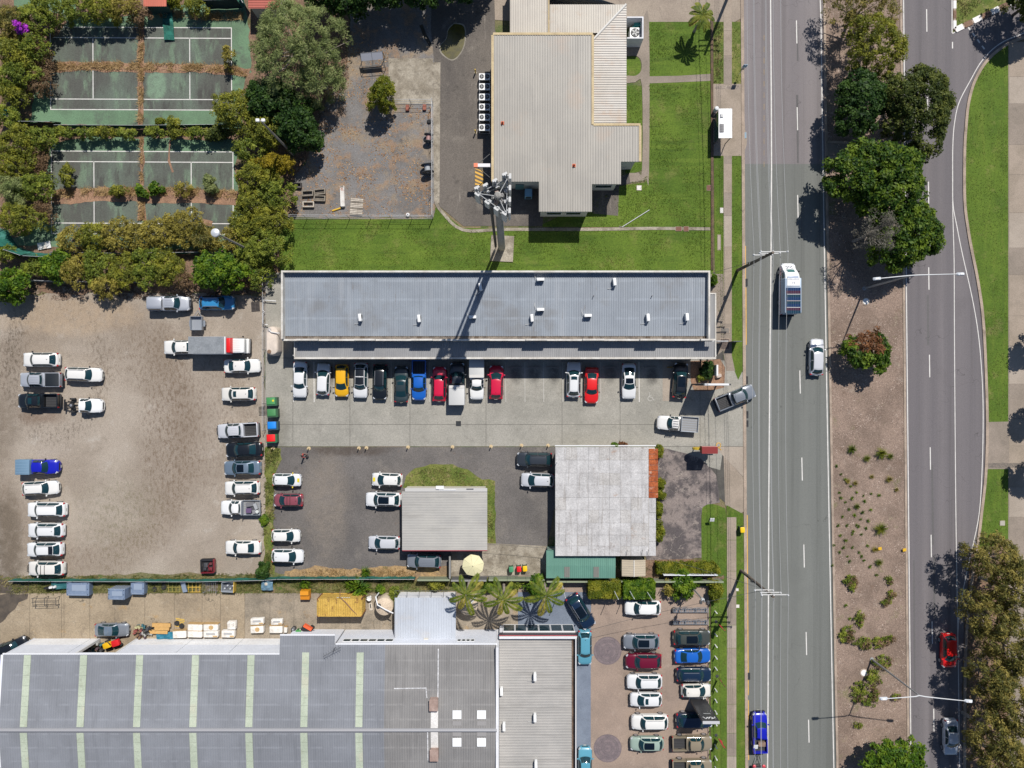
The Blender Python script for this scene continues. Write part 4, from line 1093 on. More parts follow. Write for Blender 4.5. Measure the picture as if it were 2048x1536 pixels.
def wh_sheets(xa,xb,ya,yb,mat,n):
 for i in range(n):
  ribbed('roof_sheet',xa-ox+i*(xb-xa)/n,xa-ox+(i+1)*(xb-xa)/n,ya-oy,yb-oy,zw,mat,wh,'y',0.3,0.045)
wh_sheets(xw0,xj1,yr,ye,WH_ROOF,5)
wh_sheets(xj1,xj2,yr,yl,WH_ROOF,1)
xm=P(770,1300,ZE)[0]
wh_sheets(xj2,xm,yr,ye2,WH_ROOF,1)
wh_sheets(xm,xe1,yr,ye2,WH_ROOF2,2)
wh_sheets(xw0,xm,ys,yr,WH_ROOF,7)
wh_sheets(xm,xe1,ys,yr,WH_ROOF2,2)
TB([(xw0-ox,yr-oy,ZR+.04),(xe1-ox,yr-oy,ZR+.04)],.22,8).build('ridge_cap',flat('ridge_grey',(0.27,0.27,0.285),0.5),wh)
for k,pxs in enumerate((55.7,168,280,391.5,502.5,611.5,720.5)):
 X=P(pxs,1309,ZE)[0]-ox
 ytop=ye-.05 if k<5 else P(0,1304 if k==5 else 1304,5.6)[1]
 n=7
 for part,(ya,yb)in enumerate(((yr+.35,ytop),(ys+.6,yr-.35))):
  for i in range(n):
   q0,q1=ya+i*(yb-ya)/n,ya+(i+1)*(yb-ya)/n
   mb=MB()
   y0_,y1_=q0-oy+.015,q1-oy-.015
   vs=[(X-.43,y0_,zw(0,y0_)+.065),(X+.43,y0_,zw(0,y0_)+.065),(X+.43,y1_,zw(0,y1_)+.065),(X-.43,y1_,zw(0,y1_)+.065)]
   mb.add(vs+[(v[0],v[1],v[2]-.05)for v in vs],[(0,1,2,3),(0,4,5,1),(1,5,6,2),(2,6,7,3),(3,7,4,0)])
   mb.build('skylight_panel',SKYL,wh)
CLEARW=flat('skylight_white',(0.78,0.79,0.80),0.35)
for px,py in((914,1429),(963,1429),(914,1484),(963,1484)):
 p=P(px,py,6.4)
 BX((0,0,0),(1.08,1.02,.10)).build('roof_light',CLEARW,wh,(p[0]-ox,p[1]-oy,zw(0,p[1]-oy)+.10))
for px,py in((938.5-24.5,1446),(963,1446),(914,1467),(963,1467)):
 p=P(px,py,6.4)
 BX((0,0,0),(1.1,.55,.04)).build('roof_light_skirt',flat('skirt_grey',(0.27,0.26,0.255),0.5),wh,(p[0]-ox,p[1]-oy,zw(0,p[1]-oy)+.055))
VENT=surf('vent_brown',(0.34,0.25,0.215),(0.27,0.19,0.16),1.5,0.2,6,bump=0)
for px,py in((867,1411),(868,1511)):
 p=P(px,py,7.0)
 v=RB((0,0,.35),(1.0,1.35,.75),.08,top=0.94).build('roof_vent',VENT,wh,(p[0]-ox,p[1]-oy,zw(0,p[1]-oy)))
 RB((0,0,.79),(1.06,1.42,.12),.06).build('vent_hood',VENT,v)
for ya,yb in((1421,1455),(1462,1499)):
 p,q=P(869,ya,6.4),P(869,yb,6.4)
 c_=(p[1]+q[1])/2
 BX((0,0,0),(.9,p[1]-q[1],.05),rx=-slope if ya<1455 else slope).build('white_patch_sheet',surf('patch_white',(0.62,0.6,0.58),(0.52,0.5,0.48),1,0.2,6,bump=0),wh,(p[0]-ox,c_-oy,zw(0,c_-oy)+.09))
WHITE_SEAL=surf('sealant',(0.55,0.55,0.56),(0.36,0.36,0.37),2.2,0.3,8,bump=0)
for a_,b_ in(((788,1377),(853,1376)),((852,1376),(854,1395)),((876,1300),(876,1395)),((856,1455),(856,1520))):
 p,q=Vector(P(*a_,6.1)),Vector(P(*b_,6.1))
 mb=MB()
 d=(q-p).normalized()
 n_=Vector((-d.y,d.x))*.07
 vs=[(v.x-ox,v.y-oy,zw(0,v.y-oy)+.062)for v in(p+n_,p-n_,q-n_,q+n_)]
 o=mb.add(vs,[(0,1,2,3)]).build('sealed_joint',WHITE_SEAL,wh)
 if o.data.polygons[0].normal.z<0:
  o.data.flip_normals()
WALL_UP=surf('wall_upper',(0.60,0.62,0.67),(0.56,0.58,0.63),0.4,0.06,5,bump=0)
WALL_LO=surf('wall_lower',(0.70,0.70,0.70),(0.64,0.63,0.62),0.5,0.1,5,bump=0,layers=[((0.38,0.28,0.2),0.9,0.6,0.76,0.4)])
tops=[5.5,128,147,227,346,453,559]
for i in range(6):
 if i==2:
  continue
 xa,xb=P(tops[i],1309,ZE)[0],P(tops[i+1],1309,ZE)[0]
 BX((0,0,0),(xb-xa-.06,.18,3.4)).build('wall_panel',WALL_UP,wh,((xa+xb)/2-ox,ye-.14-oy,3.95))
 BX((0,0,0),(xb-xa-.06,.185,2.24)).build('wall_panel',WALL_LO,wh,((xa+xb)/2-ox,ye-.14-oy,1.12))
xa,xb=P(147,1309,ZE)[0],P(227,1309,ZE)[0]
BX((0,0,0),(xb-xa,.2,.75)).build('door_lintel',WALL_UP,wh,((xa+xb)/2-ox,ye-.14-oy,5.27))
BX((0,0,0),(.22,.30,5.6)).build('door_jamb',FRAME_W,wh,(xa-ox,ye-.12-oy,2.8))
BX((0,0,0),(.22,.30,5.6)).build('door_jamb',FRAME_W,wh,(xb-ox,ye-.12-oy,2.8))
bar('gutter',(xw0-ox,ye-oy+.06),(xj1-ox,ye-oy+.06),.16,.16,flat('gutter_white',(0.68,0.69,0.72),0.4),wh,ZE)
bar('gutter',(xj1-ox,yl-oy+.06),(xj2-ox,yl-oy+.06),.16,.16,flat('gutter_white',(0.68,0.69,0.72),0.4),wh,5.5)
bar('gutter',(xj2-ox+.1,ye2-oy+.06),(xe1-ox,ye2-oy+.06),.16,.16,flat('gutter_white',(0.68,0.69,0.72),0.4),wh,5.62)
BX((0,0,0),(xe1-xj2-.1,.18,5.4)).build('wall_panel',WALL_UP,wh,((xj2+xe1)/2-ox,ye2-.16-oy,2.7))
for i in range(6):
 p=P(693+i*17,1281,4.3)
 window(wh,(p[0]-ox,ye2-.06-oy,4.0),1.0,.9,0)
for i in range(4):
 p=P(918+i*9,1281,4.3)
 window(wh,(p[0]-ox,ye2-.06-oy,4.0),.5,.8,0)
BX((0,0,0),(xj2-xj1-.2,.18,5.3)).build('wall_panel',WALL_UP,wh,((xj1+xj2)/2-ox,yl-1.2-oy,2.65))
BX((0,0,0),(.18,ye-ys,5.6)).build('wall_panel',WALL_UP,wh,(xw0-ox+.15,(ye+ys)/2-oy,2.8))
BX((0,0,0),(.3,ye-yr,.16),rx=-slope).build('barge_flashing',flat('gutter_white',(0.68,0.69,0.72),0.4),wh,(xw0-ox,(ye+yr)/2-oy,(ZE+ZR)/2+.02))
BX((0,0,0),(.3,yr-ys,.16),rx=slope).build('barge_flashing',flat('gutter_white',(0.68,0.69,0.72),0.4),wh,(xw0-ox,(ys+yr)/2-oy,(ZE+ZR)/2+.02))
BX((0,0,0),(.34,ye2-ys,6.6)).build('party_wall',WALLW,wh,(xe1-ox+.05,(ye2+ys)/2-oy,3.3))
t=thing('roof_aerial','thin metal television aerial on the warehouse roof at the wall step','aerial',(*P(669,1297,6),5.6))
TB([(0,0,0),(0,0,1.3)],.03,6).build('mast',FRAME_D,t)
TB([(-1.1,-.6,1.3),(1.0,.5,1.3)],.022,5).build('boom',FRAME_D,t)
for i in range(7):
 k_=-1+i*.3
 TB([(k_*1.0-.12,k_*.52+.25,1.31),(k_*1.0+.12,k_*.52-.25,1.31)],.015,4).build('element',FRAME_D,t)
ANX=roof_mat('annex_roof',(0.44,0.47,0.52),(0.39,0.415,0.455),rough=0.4,stain=0.3,layers=[((0.55,0.48,0.42),0.25,0.5,0.7,0.4)])
anx=thing('roof_annex','square white ribbed-roof annex between two water tanks beside the warehouse','annex',(*P(850,1240,0),0))
ox,oy=anx.location.x,anx.location.y
a,b_,c,d=wpx(788.5,1197,911,1285,3.6)
for i in range(4):
 ribbed('roof_sheet',a-ox+i*(b_-a)/4,a-ox+(i+1)*(b_-a)/4,c-oy,d-oy,lambda x,y:3.35-(y-(c-oy))*0.02,ANX,anx,'y',0.3,0.03)
walls('wall',[(a-ox+.2,c-oy),(b_-ox-.2,c-oy),(b_-ox-.2,d-oy-.2),(a-ox+.2,d-oy-.2)],0,3.15,WALLW,anx)
BX((0,0,0),(.55,.45,.45)).build('roof_box',flat('cream_box',(0.6,0.56,0.48),0.5),anx,(P(852,1281,3.6)[0]-ox,P(852,1281,3.6)[1]-oy,3.5))
pg=MB()
p0,p1=P(790,1190,3.0),P(911,1190,3.0)
for i in range(6):
 t_=i/5
 pg.tube([(p0[0]+(p1[0]-p0[0])*t_-ox,d-oy,3.1),(p0[0]+(p1[0]-p0[0])*t_-ox,d-oy+.8,3.0)],.03,5)
pg.tube([(p0[0]-ox,d-oy+.8,3.0),(p1[0]-ox,d-oy+.8,3.0)],.03,5)
pg.build('awning_frame',FRAME_D,anx)
# ------------------------------------------------ showroom
SR_ROOF=roof_mat('showroom_roof',(0.36,0.345,0.325),(0.31,0.30,0.285),rough=0.5,axis=0,stain=0.5)
sr=thing('showroom','car showroom with dark red-striped parapet and glazed north front','showroom',(*P(1070,1400,0),0))
ox,oy=sr.location.x,sr.location.y
hs=4.6
a,b_,c,d=wpx(993,1274.5,1153.5,1700,hs)
a=xe1+.25
zsr=lambda x,y:4.05-(x-(a-ox))*0.012
for i in range(7):
 ribbed('roof_sheet',a-ox,b_-ox-.45,c-oy+i*(d-.25-c)/7,c-oy+(i+1)*(d-.25-c)/7,zsr,SR_ROOF,sr,'x',0.34,0.05,0.08)
DKP=flat('parapet_dark',(0.055,0.05,0.06),0.5)
bar('parapet',(a-ox,d-oy-.11),(b_-ox,d-oy-.11),.20,.7,WALLW,sr,hs)
bar('fascia',(a-ox,d-oy+.02),(b_-ox+.05,d-oy+.02),.06,1.0,DKP,sr,hs-.58)
bar('fascia_stripe',(a-ox,d-oy+.025),(b_-ox+.05,d-oy+.025),.07,.30,flat('stripe_red',(0.50,0.03,0.05),0.5),sr,hs-.27)
bar('fascia_stripe',(a-ox,d-oy+.03),(b_-ox+.05,d-oy+.03),.075,.26,FRAME_W,sr,hs-.005)
bar('parapet',(b_-ox-.11,c-oy),(b_-ox-.11,d-oy-.22),.22,.9,DKP,sr,hs)
bar('parapet_cap',(b_-ox-.11,c-oy),(b_-ox-.11,d-oy),.12,.03,FRAME_W,sr,hs+.034)
BX((0,0,0),(.35,d-c-.3,.10)).build('box_gutter',surf('gutter_rust',(0.16,0.11,0.08),(0.10,0.07,0.055),1,0.3,6),sr,(b_-ox-.40,(c+d)/2-oy,3.95))
walls('wall',[(a-ox,c-oy),(b_-ox-.05,c-oy),(b_-ox-.05,d-oy-.05),(a-ox,d-oy-.05)],0,3.9,WALLW,sr)
xg0,xg1=P(1006,1259,2.0)[0],P(1149,1259,2.0)[0]
for i in range(6):
 cx_=xg0+(i+.5)*(xg1-xg0)/6
 window(sr,(cx_-ox,d-oy+.03,1.5),(xg1-xg0)/6-.03,2.9,0,name='glazed_bay')
bar('canopy_beam',(xg0-ox,d-oy+.14),(xg1-ox,d-oy+.14),.16,.14,FRAME_W,sr,3.05)
SRAC=[(1070,1355,'air conditioner on the showroom roof nearest the north parapet'),(1070,1437,'air conditioner in the middle of the showroom roof'),(1072,1531,'air conditioner on the showroom roof at the picture bottom'),(1003,1384,'northern small air conditioner beside the showroom party wall'),(1008,1455,'southern larger air conditioner beside the showroom party wall')]
for px,py,lab in SRAC:
 x,y=P(px,py,4.8)
 copy_tree(ac0,(x,y,4.1),R(90),lab,'air conditioners on the showroom roof')
tr=thing('red_roof_hut','salmon red roofed hut beyond the north side of the tennis courts','hut',(*P(308,-12,0),0))
ox,oy=tr.location.x,tr.location.y
a,b_,c,d=wpx(286,-70,332,12,2.4)
for i in range(2):
 ribbed('roof_sheet',a-ox+i*(b_-a)/2,a-ox+(i+1)*(b_-a)/2,c-oy,d-oy,lambda x,y:2.3,roof_mat('red_roof',(0.5,0.14,0.09),rough=0.5),tr,'y',0.25)
walls('wall',[(a-ox+.2,c-oy+.2),(b_-ox-.2,c-oy+.2),(b_-ox-.2,d-oy),(a-ox+.2,d-oy)],0,2.25,flat('hut_shade_green',(0.03,0.06,0.05),0.7),tr)  # wall colour darkened to stand for the shade on the south side
tr=thing('red_roof_house','red tiled house corner beyond the top of the pale gum tree','house',(*P(520,-40,0),0))
ox,oy=tr.location.x,tr.location.y
a,b_,c,d=wpx(496,-80,560,16,3.0)
ribbed('roof_sheet',a-ox,b_-ox,c-oy,d-oy,lambda x,y:2.9,roof_mat('red_roof2',(0.4,0.1,0.07),rough=0.6),tr,'x',0.3)
walls('wall',[(a-ox+.2,c-oy+.2),(b_-ox-.2,c-oy+.2),(b_-ox-.2,d-oy),(a-ox+.2,d-oy)],0,2.85,WALLC,tr)
# ================================================================== VEHICLES
CARGLASS=flat('car_glass',(0.008,0.032,0.040),0.08,0.0,0.7)
BLACKP=flat('black_plastic',(0.014,0.014,0.016),0.55)
TYRE=flat('tyre_rubber',(0.02,0.02,0.021),0.85)
RIM=flat('wheel_alloy',(0.42,0.42,0.44),0.35,0.6)
LAMP=flat('headlamp',(0.55,0.57,0.6),0.12,0.2,0.6)
TAIL=flat('tail_lamp',(0.38,0.015,0.02),0.2)
CHROME=flat('rail_metal',(0.45,0.46,0.48),0.3,0.7)
PLATE=flat('number_plate',(0.62,0.62,0.55),0.5)
def paintm(name,c,metal=0.0):
 if name in MATS:
  return MATS[name]
 m=flat(name,c,0.3,metal,0.5,0.6)
 m.node_tree.nodes['Principled BSDF'].inputs['Coat Roughness'].default_value=0.08
 return m
PAINT=dict(white=paintm('paint_white',(0.70,0.70,0.69)),white2=paintm('paint_white2',(0.63,0.635,0.64)),white3=paintm('paint_white3',(0.66,0.65,0.625)),offwhite=paintm('paint_offwhite',(0.62,0.60,0.56)),silver=paintm('paint_silver',(0.46,0.48,0.52),0.35),pearl=paintm('paint_pearl',(0.56,0.57,0.60),0.2),black=paintm('paint_black',(0.008,0.010,0.013)),charcoal=paintm('paint_charcoal',(0.035,0.042,0.052),0.2),navy=paintm('paint_navy',(0.006,0.018,0.045)),blue=paintm('paint_blue',(0.01,0.10,0.42)),royal=paintm('paint_royal',(0.008,0.012,0.36)),sky=paintm('paint_sky',(0.03,0.20,0.42)),lightblue=paintm('paint_lightblue',(0.085,0.27,0.36)),red=paintm('paint_red',(0.62,0.012,0.012)),crimson=paintm('paint_crimson',(0.52,0.008,0.045)),maroon=paintm('paint_maroon',(0.12,0.004,0.02)),rose=paintm('paint_rose',(0.26,0.07,0.09),0.2),yellow=paintm('paint_yellow',(0.68,0.36,0.008)),grey=paintm('paint_grey',(0.20,0.22,0.25),0.25),steel=paintm('paint_steel',(0.15,0.20,0.26),0.25),olive=paintm('paint_olive',(0.055,0.062,0.055),0.15),khaki=paintm('paint_khaki',(0.22,0.185,0.13)),sage=paintm('paint_sage',(0.27,0.35,0.30)),dkgreen=paintm('paint_dkgreen',(0.03,0.045,0.05),0.2))
def interp(u,knots):
 for(a,va),(b,vb)in zip(knots,knots[1:]):
  if u<=b:
   t=0 if b==a else(u-a)/(b-a)
   t=max(0,min(1,t))
   return va+(vb-va)*t
 return knots[-1][1]
TYPES={'sedan':dict(L=4.70,W=1.83,H=1.45,c=.235,rf=.385,rr=.69,rb=.865,hood=.92,belt=.97,tail=1.02,wr=.33),'coupe':dict(L=4.65,W=1.85,H=1.40,c=.25,rf=.42,rr=.66,rb=.90,hood=.90,belt=.95,tail=.98,wr=.34),'hatch':dict(L=4.05,W=1.74,H=1.50,c=.20,rf=.41,rr=.87,rb=.985,hood=.95,belt=.99,tail=.92,wr=.31),'small':dict(L=3.70,W=1.66,H=1.50,c=.19,rf=.42,rr=.88,rb=.985,hood=.97,belt=1.0,tail=.92,wr=.29),'suv':dict(L=4.60,W=1.87,H=1.68,c=.225,rf=.37,rr=.84,rb=.965,hood=1.04,belt=1.09,tail=1.02,wr=.36),'bigsuv':dict(L=4.90,W=1.93,H=1.80,c=.215,rf=.35,rr=.86,rb=.97,hood=1.12,belt=1.16,tail=1.10,wr=.38),'wagon':dict(L=4.75,W=1.82,H=1.50,c=.22,rf=.37,rr=.85,rb=.975,hood=.94,belt=.98,tail=.95,wr=.33),'ute':dict(L=5.30,W=1.90,H=1.80,c=.20,rf=.315,rr=.575,rb=.625,hood=1.12,belt=1.16,tail=1.16,wr=.38,body_end=.635),'cabute':dict(L=5.20,W=1.86,H=1.80,c=.215,rf=.335,rr=.50,rb=.545,hood=1.10,belt=1.14,tail=1.14,wr=.37,body_end=.56),'canute':dict(L=5.20,W=1.88,H=1.78,c=.20,rf=.32,rr=.58,rb=.625,hood=1.10,belt=1.15,tail=1.15,wr=.38,body_end=.635),}
PLAN=[(0,.60),(.012,.74),(.04,.88),(.09,.955),(.17,.99),(.30,1.0),(.72,1.0),(.86,.985),(.94,.945),(.98,.87),(1.0,.74)]
class Shape:
 def __init__(s,T):
  s.__dict__.update(T)
  s.end=T.get('body_end',1.0)
  s.kw,s.kr=.24,.12
 def x(s,u):
  return s.L/2-u*s.L
 def hw(s,u):
  w=interp(u,PLAN)*s.W/2
  return w if s.end==1.0 or u<.6 else s.W/2
 def zt(s,u):
  k=[(0,s.hood-.34),(.012,s.hood-.24),(.04,s.hood-.13),(.10,s.hood-.055),(s.c,s.belt)]
  if s.end==1.0:
   if s.rb<.92:
    k+=[(s.rb-.03,s.belt),(s.rb,s.tail),(.965,s.tail-.02),(.985,s.tail-.09),(1,s.tail-.30)]
   else:
    k+=[(s.rr,s.belt),(s.rb-.02,s.belt-.04),(.99,s.tail-.12),(1,s.tail-.34)]
  else:
   k+=[(s.end,s.belt)]
  return interp(u,k)
 def gt(s,u):
  return interp(u,[(s.c,s.zt(s.c)),(s.c+(s.rf-s.c)*.5,s.belt+(s.H-s.belt)*.60),(s.rf,s.H-.04),((s.rf+s.rr)/2,s.H),(s.rr,s.H-.05),((s.rr+s.rb)/2,s.belt+(s.H-s.belt)*.55),(s.rb,s.zt(s.rb)+.01)])
 def gx(s,u,q):
  fw=interp(u,[(s.c,1),(s.rf,.55),((s.rf+s.rr)/2,0)])
  rw=interp(u,[((s.rf+s.rr)/2,0),(s.rr,.7),(s.rb,1)])
  return s.x(u)-s.kw*q*q*fw+s.kr*q*q*rw
 def gy(s,u,z):
  base=s.hw(min(max(u,.2),.9))*.925
  return base-max(0,z-s.belt)*.40
 def roof_pt(s,u,q,lift=0.0):
  t=s.gt(u)
  y=s.gy(u,t)*.93
  return(s.gx(u,q),y*q,t-.055*q*q+lift)
 def body(s,steps=None):
  us=[u for u in(0,.012,.04,.09,.14,s.c*.9,s.c,s.rf,.45,.55,.65,.75,.82,.88,.93,.965,.985,1.0)if u<s.end-.005]
  us=sorted(set(us))+[s.end]
  rows=[]
  for u in us:
   w,z=s.hw(u),s.zt(u)
   lo=.24 if .05<u<.96 else .30
   half=[(0,lo),(.82*w,lo),(.965*w,lo+.09),(1.0*w,.56),(.99*w,max(.58,z-.20)),(.955*w,z-.055),(.87*w,z+.004),(.5*w,z+.03),(0,z+.04)]
   ring=[(s.x(u),y,zz)for y,zz in half]+[(s.x(u),-y,zz)for y,zz in reversed(half[1:-1])]
   rows.append(ring+[ring[0]])
  mb=MB()
  mb.grid(rows)
  k=len(rows[0])
  mb.f.append(tuple(range(k-1)))
  mb.m.append(0)
  mb.f.append(tuple((len(rows)-1)*k+i for i in reversed(range(k-1))))
  mb.m.append(0)
  gs=[s.c,s.c+(s.rf-s.c)*.33,s.c+(s.rf-s.c)*.66,s.rf,s.rf+.06,(s.rf+s.rr)/2,s.rr-.05,s.rr,(s.rr+s.rb)/2,s.rb]
  qs=(-1,-.93,-.7,-.35,0,.35,.7,.93,1)
  rows=[]
  for u in gs:
   t=s.gt(u)
   top=[s.roof_pt(u,q)for q in qs]
   b0=(s.gx(u,1),-s.gy(u,s.belt)-.0,s.belt-.06)
   b1=(s.gx(u,1),s.gy(u,s.belt),s.belt-.06)
   rows.append([b0]+top+[b1])
  mb.grid(rows,flip=False)
  return mb
 def patch(s,u0,u1,q0,q1,lift=.014,n=3,m=7,dx=0.0):
  mb=MB()
  mb.grid([[Vector(s.roof_pt(u0+(u1-u0)*i/n,q0+(q1-q0)*j/m,lift))+Vector((dx,0,0))for j in range(m+1)]for i in range(n+1)])
  return mb
 def side(s,u0,u1,sg,tf=1.0,tr=1.0):
  """side glass between stations u0..u1; tf / tr pull in the upper front / rear corner"""
  mb=MB()
  rows=[]
  for i in range(5):
   u=u0+(u1-u0)*i/4
   t=s.gt(u)-.07
   zb=s.belt+.02
   t=max(t,zb+.03)
   row=[]
   for j in range(3):
    z=zb+(t-zb)*j/2
    row.append((s.gx(u,1),sg*(s.gy(u,z)-.0+.022-(.02 if j==2 else 0)),z))
   rows.append(row)
  mb.grid(rows,flip=(sg>0))
  return mb
def up(me):
 if sum(p.normal.z*p.area for p in me.polygons)<0:
  me.flip_normals()
 return me
CARMESH={}
def cmesh(key,fn,mats,smooth=True,angle=40,fixup=False):
 if key not in CARMESH:
  mb=fn()
  me=mb.mesh(key[-1],mats,smooth,angle)
  if fixup:
   up(me)
  CARMESH[key]=me
 return CARMESH[key]
def recalc(me):
 bm=bmesh.new()
 bm.from_mesh(me)
 bmesh.ops.recalc_face_normals(bm,faces=bm.faces)
 bm.to_mesh(me)
 bm.free()
 return me
def wheel_meshes(r):
 k=('wheel',round(r,2))
 if k not in CARMESH:
  CARMESH[k]=LT([(r*.72,-.11),(r*.95,-.115),(r,-.07),(r,.07),(r*.95,.115),(r*.72,.11)],n=20,axis='Y').mesh('wheel',TYRE,True,30)
  mb=LT([(r*.70,0),(r*.70,.02),(r*.62,.012)],n=20,axis='Y')
  CARMESH[k+('rim',)]=mb.mesh('rim',RIM)
 return CARMESH[k],CARMESH[k+('rim',)]
def add_wheels(t,L,W,r,us=(.185,.80)):
 tm,rm=wheel_meshes(r)
 for u in us:
  for sg in(-1,1):
   w=link('wheel',tm,t,(L/2-u*L,sg*(W/2-.095),r))
   if sg<0:
    w.rotation_euler=(0,0,PI)
   link('rim',rm,w,(0,.103,0))
def heading(deg):
 return R(deg)
def car(px,py,ang,kind,color,label,group=None,roof=None,opts='',bed=None,scale=1.0,cat='car',h=.7,name='parked_car'):
 """px,py: photo pixel of the middle of the car; ang: heading in degrees, 0 = east, 90 = north"""
 T=TYPES[kind]
 s=Shape(T)
 x,y=P(px,py,h)
 t=thing(name,label,cat,(x,y,0.055),heading(ang),group)
 t.scale=(scale,)*3 if scale!=1.0 else(1,1,1)
 paint_=PAINT[('white','white2','white3')[int(px*7+py)%3]if color=='white' else color]
 me=cmesh((kind,'body'),s.body,[paint_])
 if not me.get('fixed'):
  recalc(me)
  me['fixed']=1
 def put(key,fn,mat,nm,fix=True,parent=t):
  m=cmesh((kind,)+key+(nm,),fn,[mat],fixup=fix)
  o=link(nm,m,parent)
  o.material_slots[0].link='OBJECT'
  o.material_slots[0].material=mat
  return o
 b=link('body',me,t)
 b.material_slots[0].link='OBJECT'
 b.material_slots[0].material=paint_
 put(('ws',),lambda:s.patch(s.c+.012,s.rf-.006,-.93,.93,.016,dx=.01),CARGLASS,'windscreen')
 if 'noglass' not in opts:
  put(('rw',),lambda:s.patch(s.rr+.008,s.rb-(.018 if s.rb<.92 else .01),-.86,.86,.016,dx=-.012),CARGLASS,'rear_window')
 um=s.c+(s.rf-s.c)*.45
 ue=s.rr+(s.rb-s.rr)*(.45 if s.end==1.0 else .2)
 mid=um+(ue-um)*.5
 for sg in(-1,1):
  put(('sf',sg),lambda:s.side(um,mid-.012,sg),CARGLASS,'side_window',False)
  put(('sb',sg),lambda:s.side(mid+.012,ue,sg),CARGLASS,'side_window',False)
 if roof:
  put(('roofskin',),lambda:s.patch(s.rf+.004,s.rr-.004,-.97,.97,.012),PAINT[roof],'roof_panel')
 if 'S' in opts:
  put(('sunroof',),lambda:s.patch(s.rf+.04,s.rf+.135,-.66,.66,.020),CARGLASS,'sunroof')
 if 'G' in opts:
  put(('glassroof',),lambda:s.patch(s.rf+.012,s.rf+(s.rr-s.rf)*.68,-.78,.78,.020),flat('roof_glass',(0.004,0.008,0.014),0.1),'glass_roof')
 if 'B' in opts:
  put(('roofend',),lambda:s.patch(s.rf+(s.rr-s.rf)*.74,s.rr,-.95,.95,.018),PAINT['black'],'rear_spoiler')
 if 'P' in opts:
  put(('spoiler',),lambda:s.patch(s.rr-.035,s.rr+.03,-.88,.88,.05),paint_,'rear_spoiler')
 if 'R' in opts:
  for sg in(-1,1):
   put(('rail',sg),lambda:TB([Vector(s.roof_pt(u,sg*.9,.055))for u in(s.rf+.02,s.rf+.1,s.rr-.1,s.rr-.02)],.03,6),CHROME if 'K' not in opts else BLACKP,'roof_rail',False)
 if 'X' in opts:
  for k,u in enumerate((s.rf+.08,s.rf+.20)):
   put(('xbar',k),lambda:TB([Vector(s.roof_pt(u,-.98,.03)),Vector(s.roof_pt(u,-.9,.09)),Vector(s.roof_pt(u,.9,.09)),Vector(s.roof_pt(u,.98,.03))],.032,6),BLACKP,'roof_bar',False)
 if 'A' in opts:
  put(('ant',),lambda:BX(Vector(s.roof_pt(s.rr-.06,0,.03)),(.16,.05,.08),top=.5),BLACKP,'aerial',False)
 if 'L' in opts:
  for k in range(4):
   q=-.54+k*.36
   put(('rib',k),lambda:s.patch(s.rf+.03,s.rr-.03,q-.05,q+.05,.024,2,1),paint_,'roof_rib')
 hx=s.x(.052)
 for sg in(-1,1):
  put(('hl',sg),lambda:BX((s.x(.05),sg*s.W*.385,s.hood-.20),(.34,.26,.17),rz=-sg*.55,top=.8),LAMP,'headlight',False)
  put(('mir',sg),lambda:RB((s.x(s.c+.085),sg*(s.W/2+.085),s.belt+.05),(.13,.22,.16),.05),BLACKP if 'm' in opts else(flat('mirror_yellow',(0.65,0.48,0.02),0.4)if 'y' in opts else paint_),'mirror',False)
  if s.end==1.0:
   put(('tl',sg),lambda:BX((s.x(.972),sg*s.W*.395,s.tail-.16),(.20,.30,.20),rz=sg*.35,top=.8),TAIL,'tail_light',False)
 put(('grille',),lambda:BX((s.x(.006),0,s.hood-.40),(.10,s.W*.50,.20),top=.9),BLACKP,'grille',False)
 put(('np',),lambda:BX((s.x(-.012),0,.42),(.02,.37,.13)),PLATE,'number_plate',False)
 if s.end==1.0:
  put(('rb',),lambda:RB((s.x(.992),0,.48),(.16,s.W*.78,.30),.07),BLACKP if 'k' in opts else paint_,'rear_bumper',False)
  put(('np2',),lambda:BX((s.x(1.013),0,.72),(.02,.37,.13)),PLATE,'number_plate',False)
 if 'U' in opts:
  mbb=lambda:TB([(s.x(.06),-.82,.55),(s.x(-.012),-.7,.62),(s.x(-.022),0,.66),(s.x(-.012),.7,.62),(s.x(.06),.82,.55)],.06,8).tube([(s.x(-.015),-.42,.6),(s.x(.0),-.40,1.05),(s.x(.0),.40,1.05),(s.x(-.015),.42,.6)],.04,8)
  put(('bull',),mbb,BLACKP,'bull_bar',False)
 for f in(.0,):
  pass
 if 'Y' in opts:
  put(('sticker',),lambda:MB().grid([[(s.x(.12)-.28+.56*i/3,-.25+.5*j/2,s.zt(.12)+.05+.022*(1-abs(j-1))*.5-.03*(1-i/3))for j in range(3)]for i in range(4)]),flat('sticker_yellow',(0.62,0.50,0.02),0.5),'bonnet_sticker')
 add_wheels(t,s.L,s.W,s.wr)
 xr,xe=s.x(s.end),-s.L/2
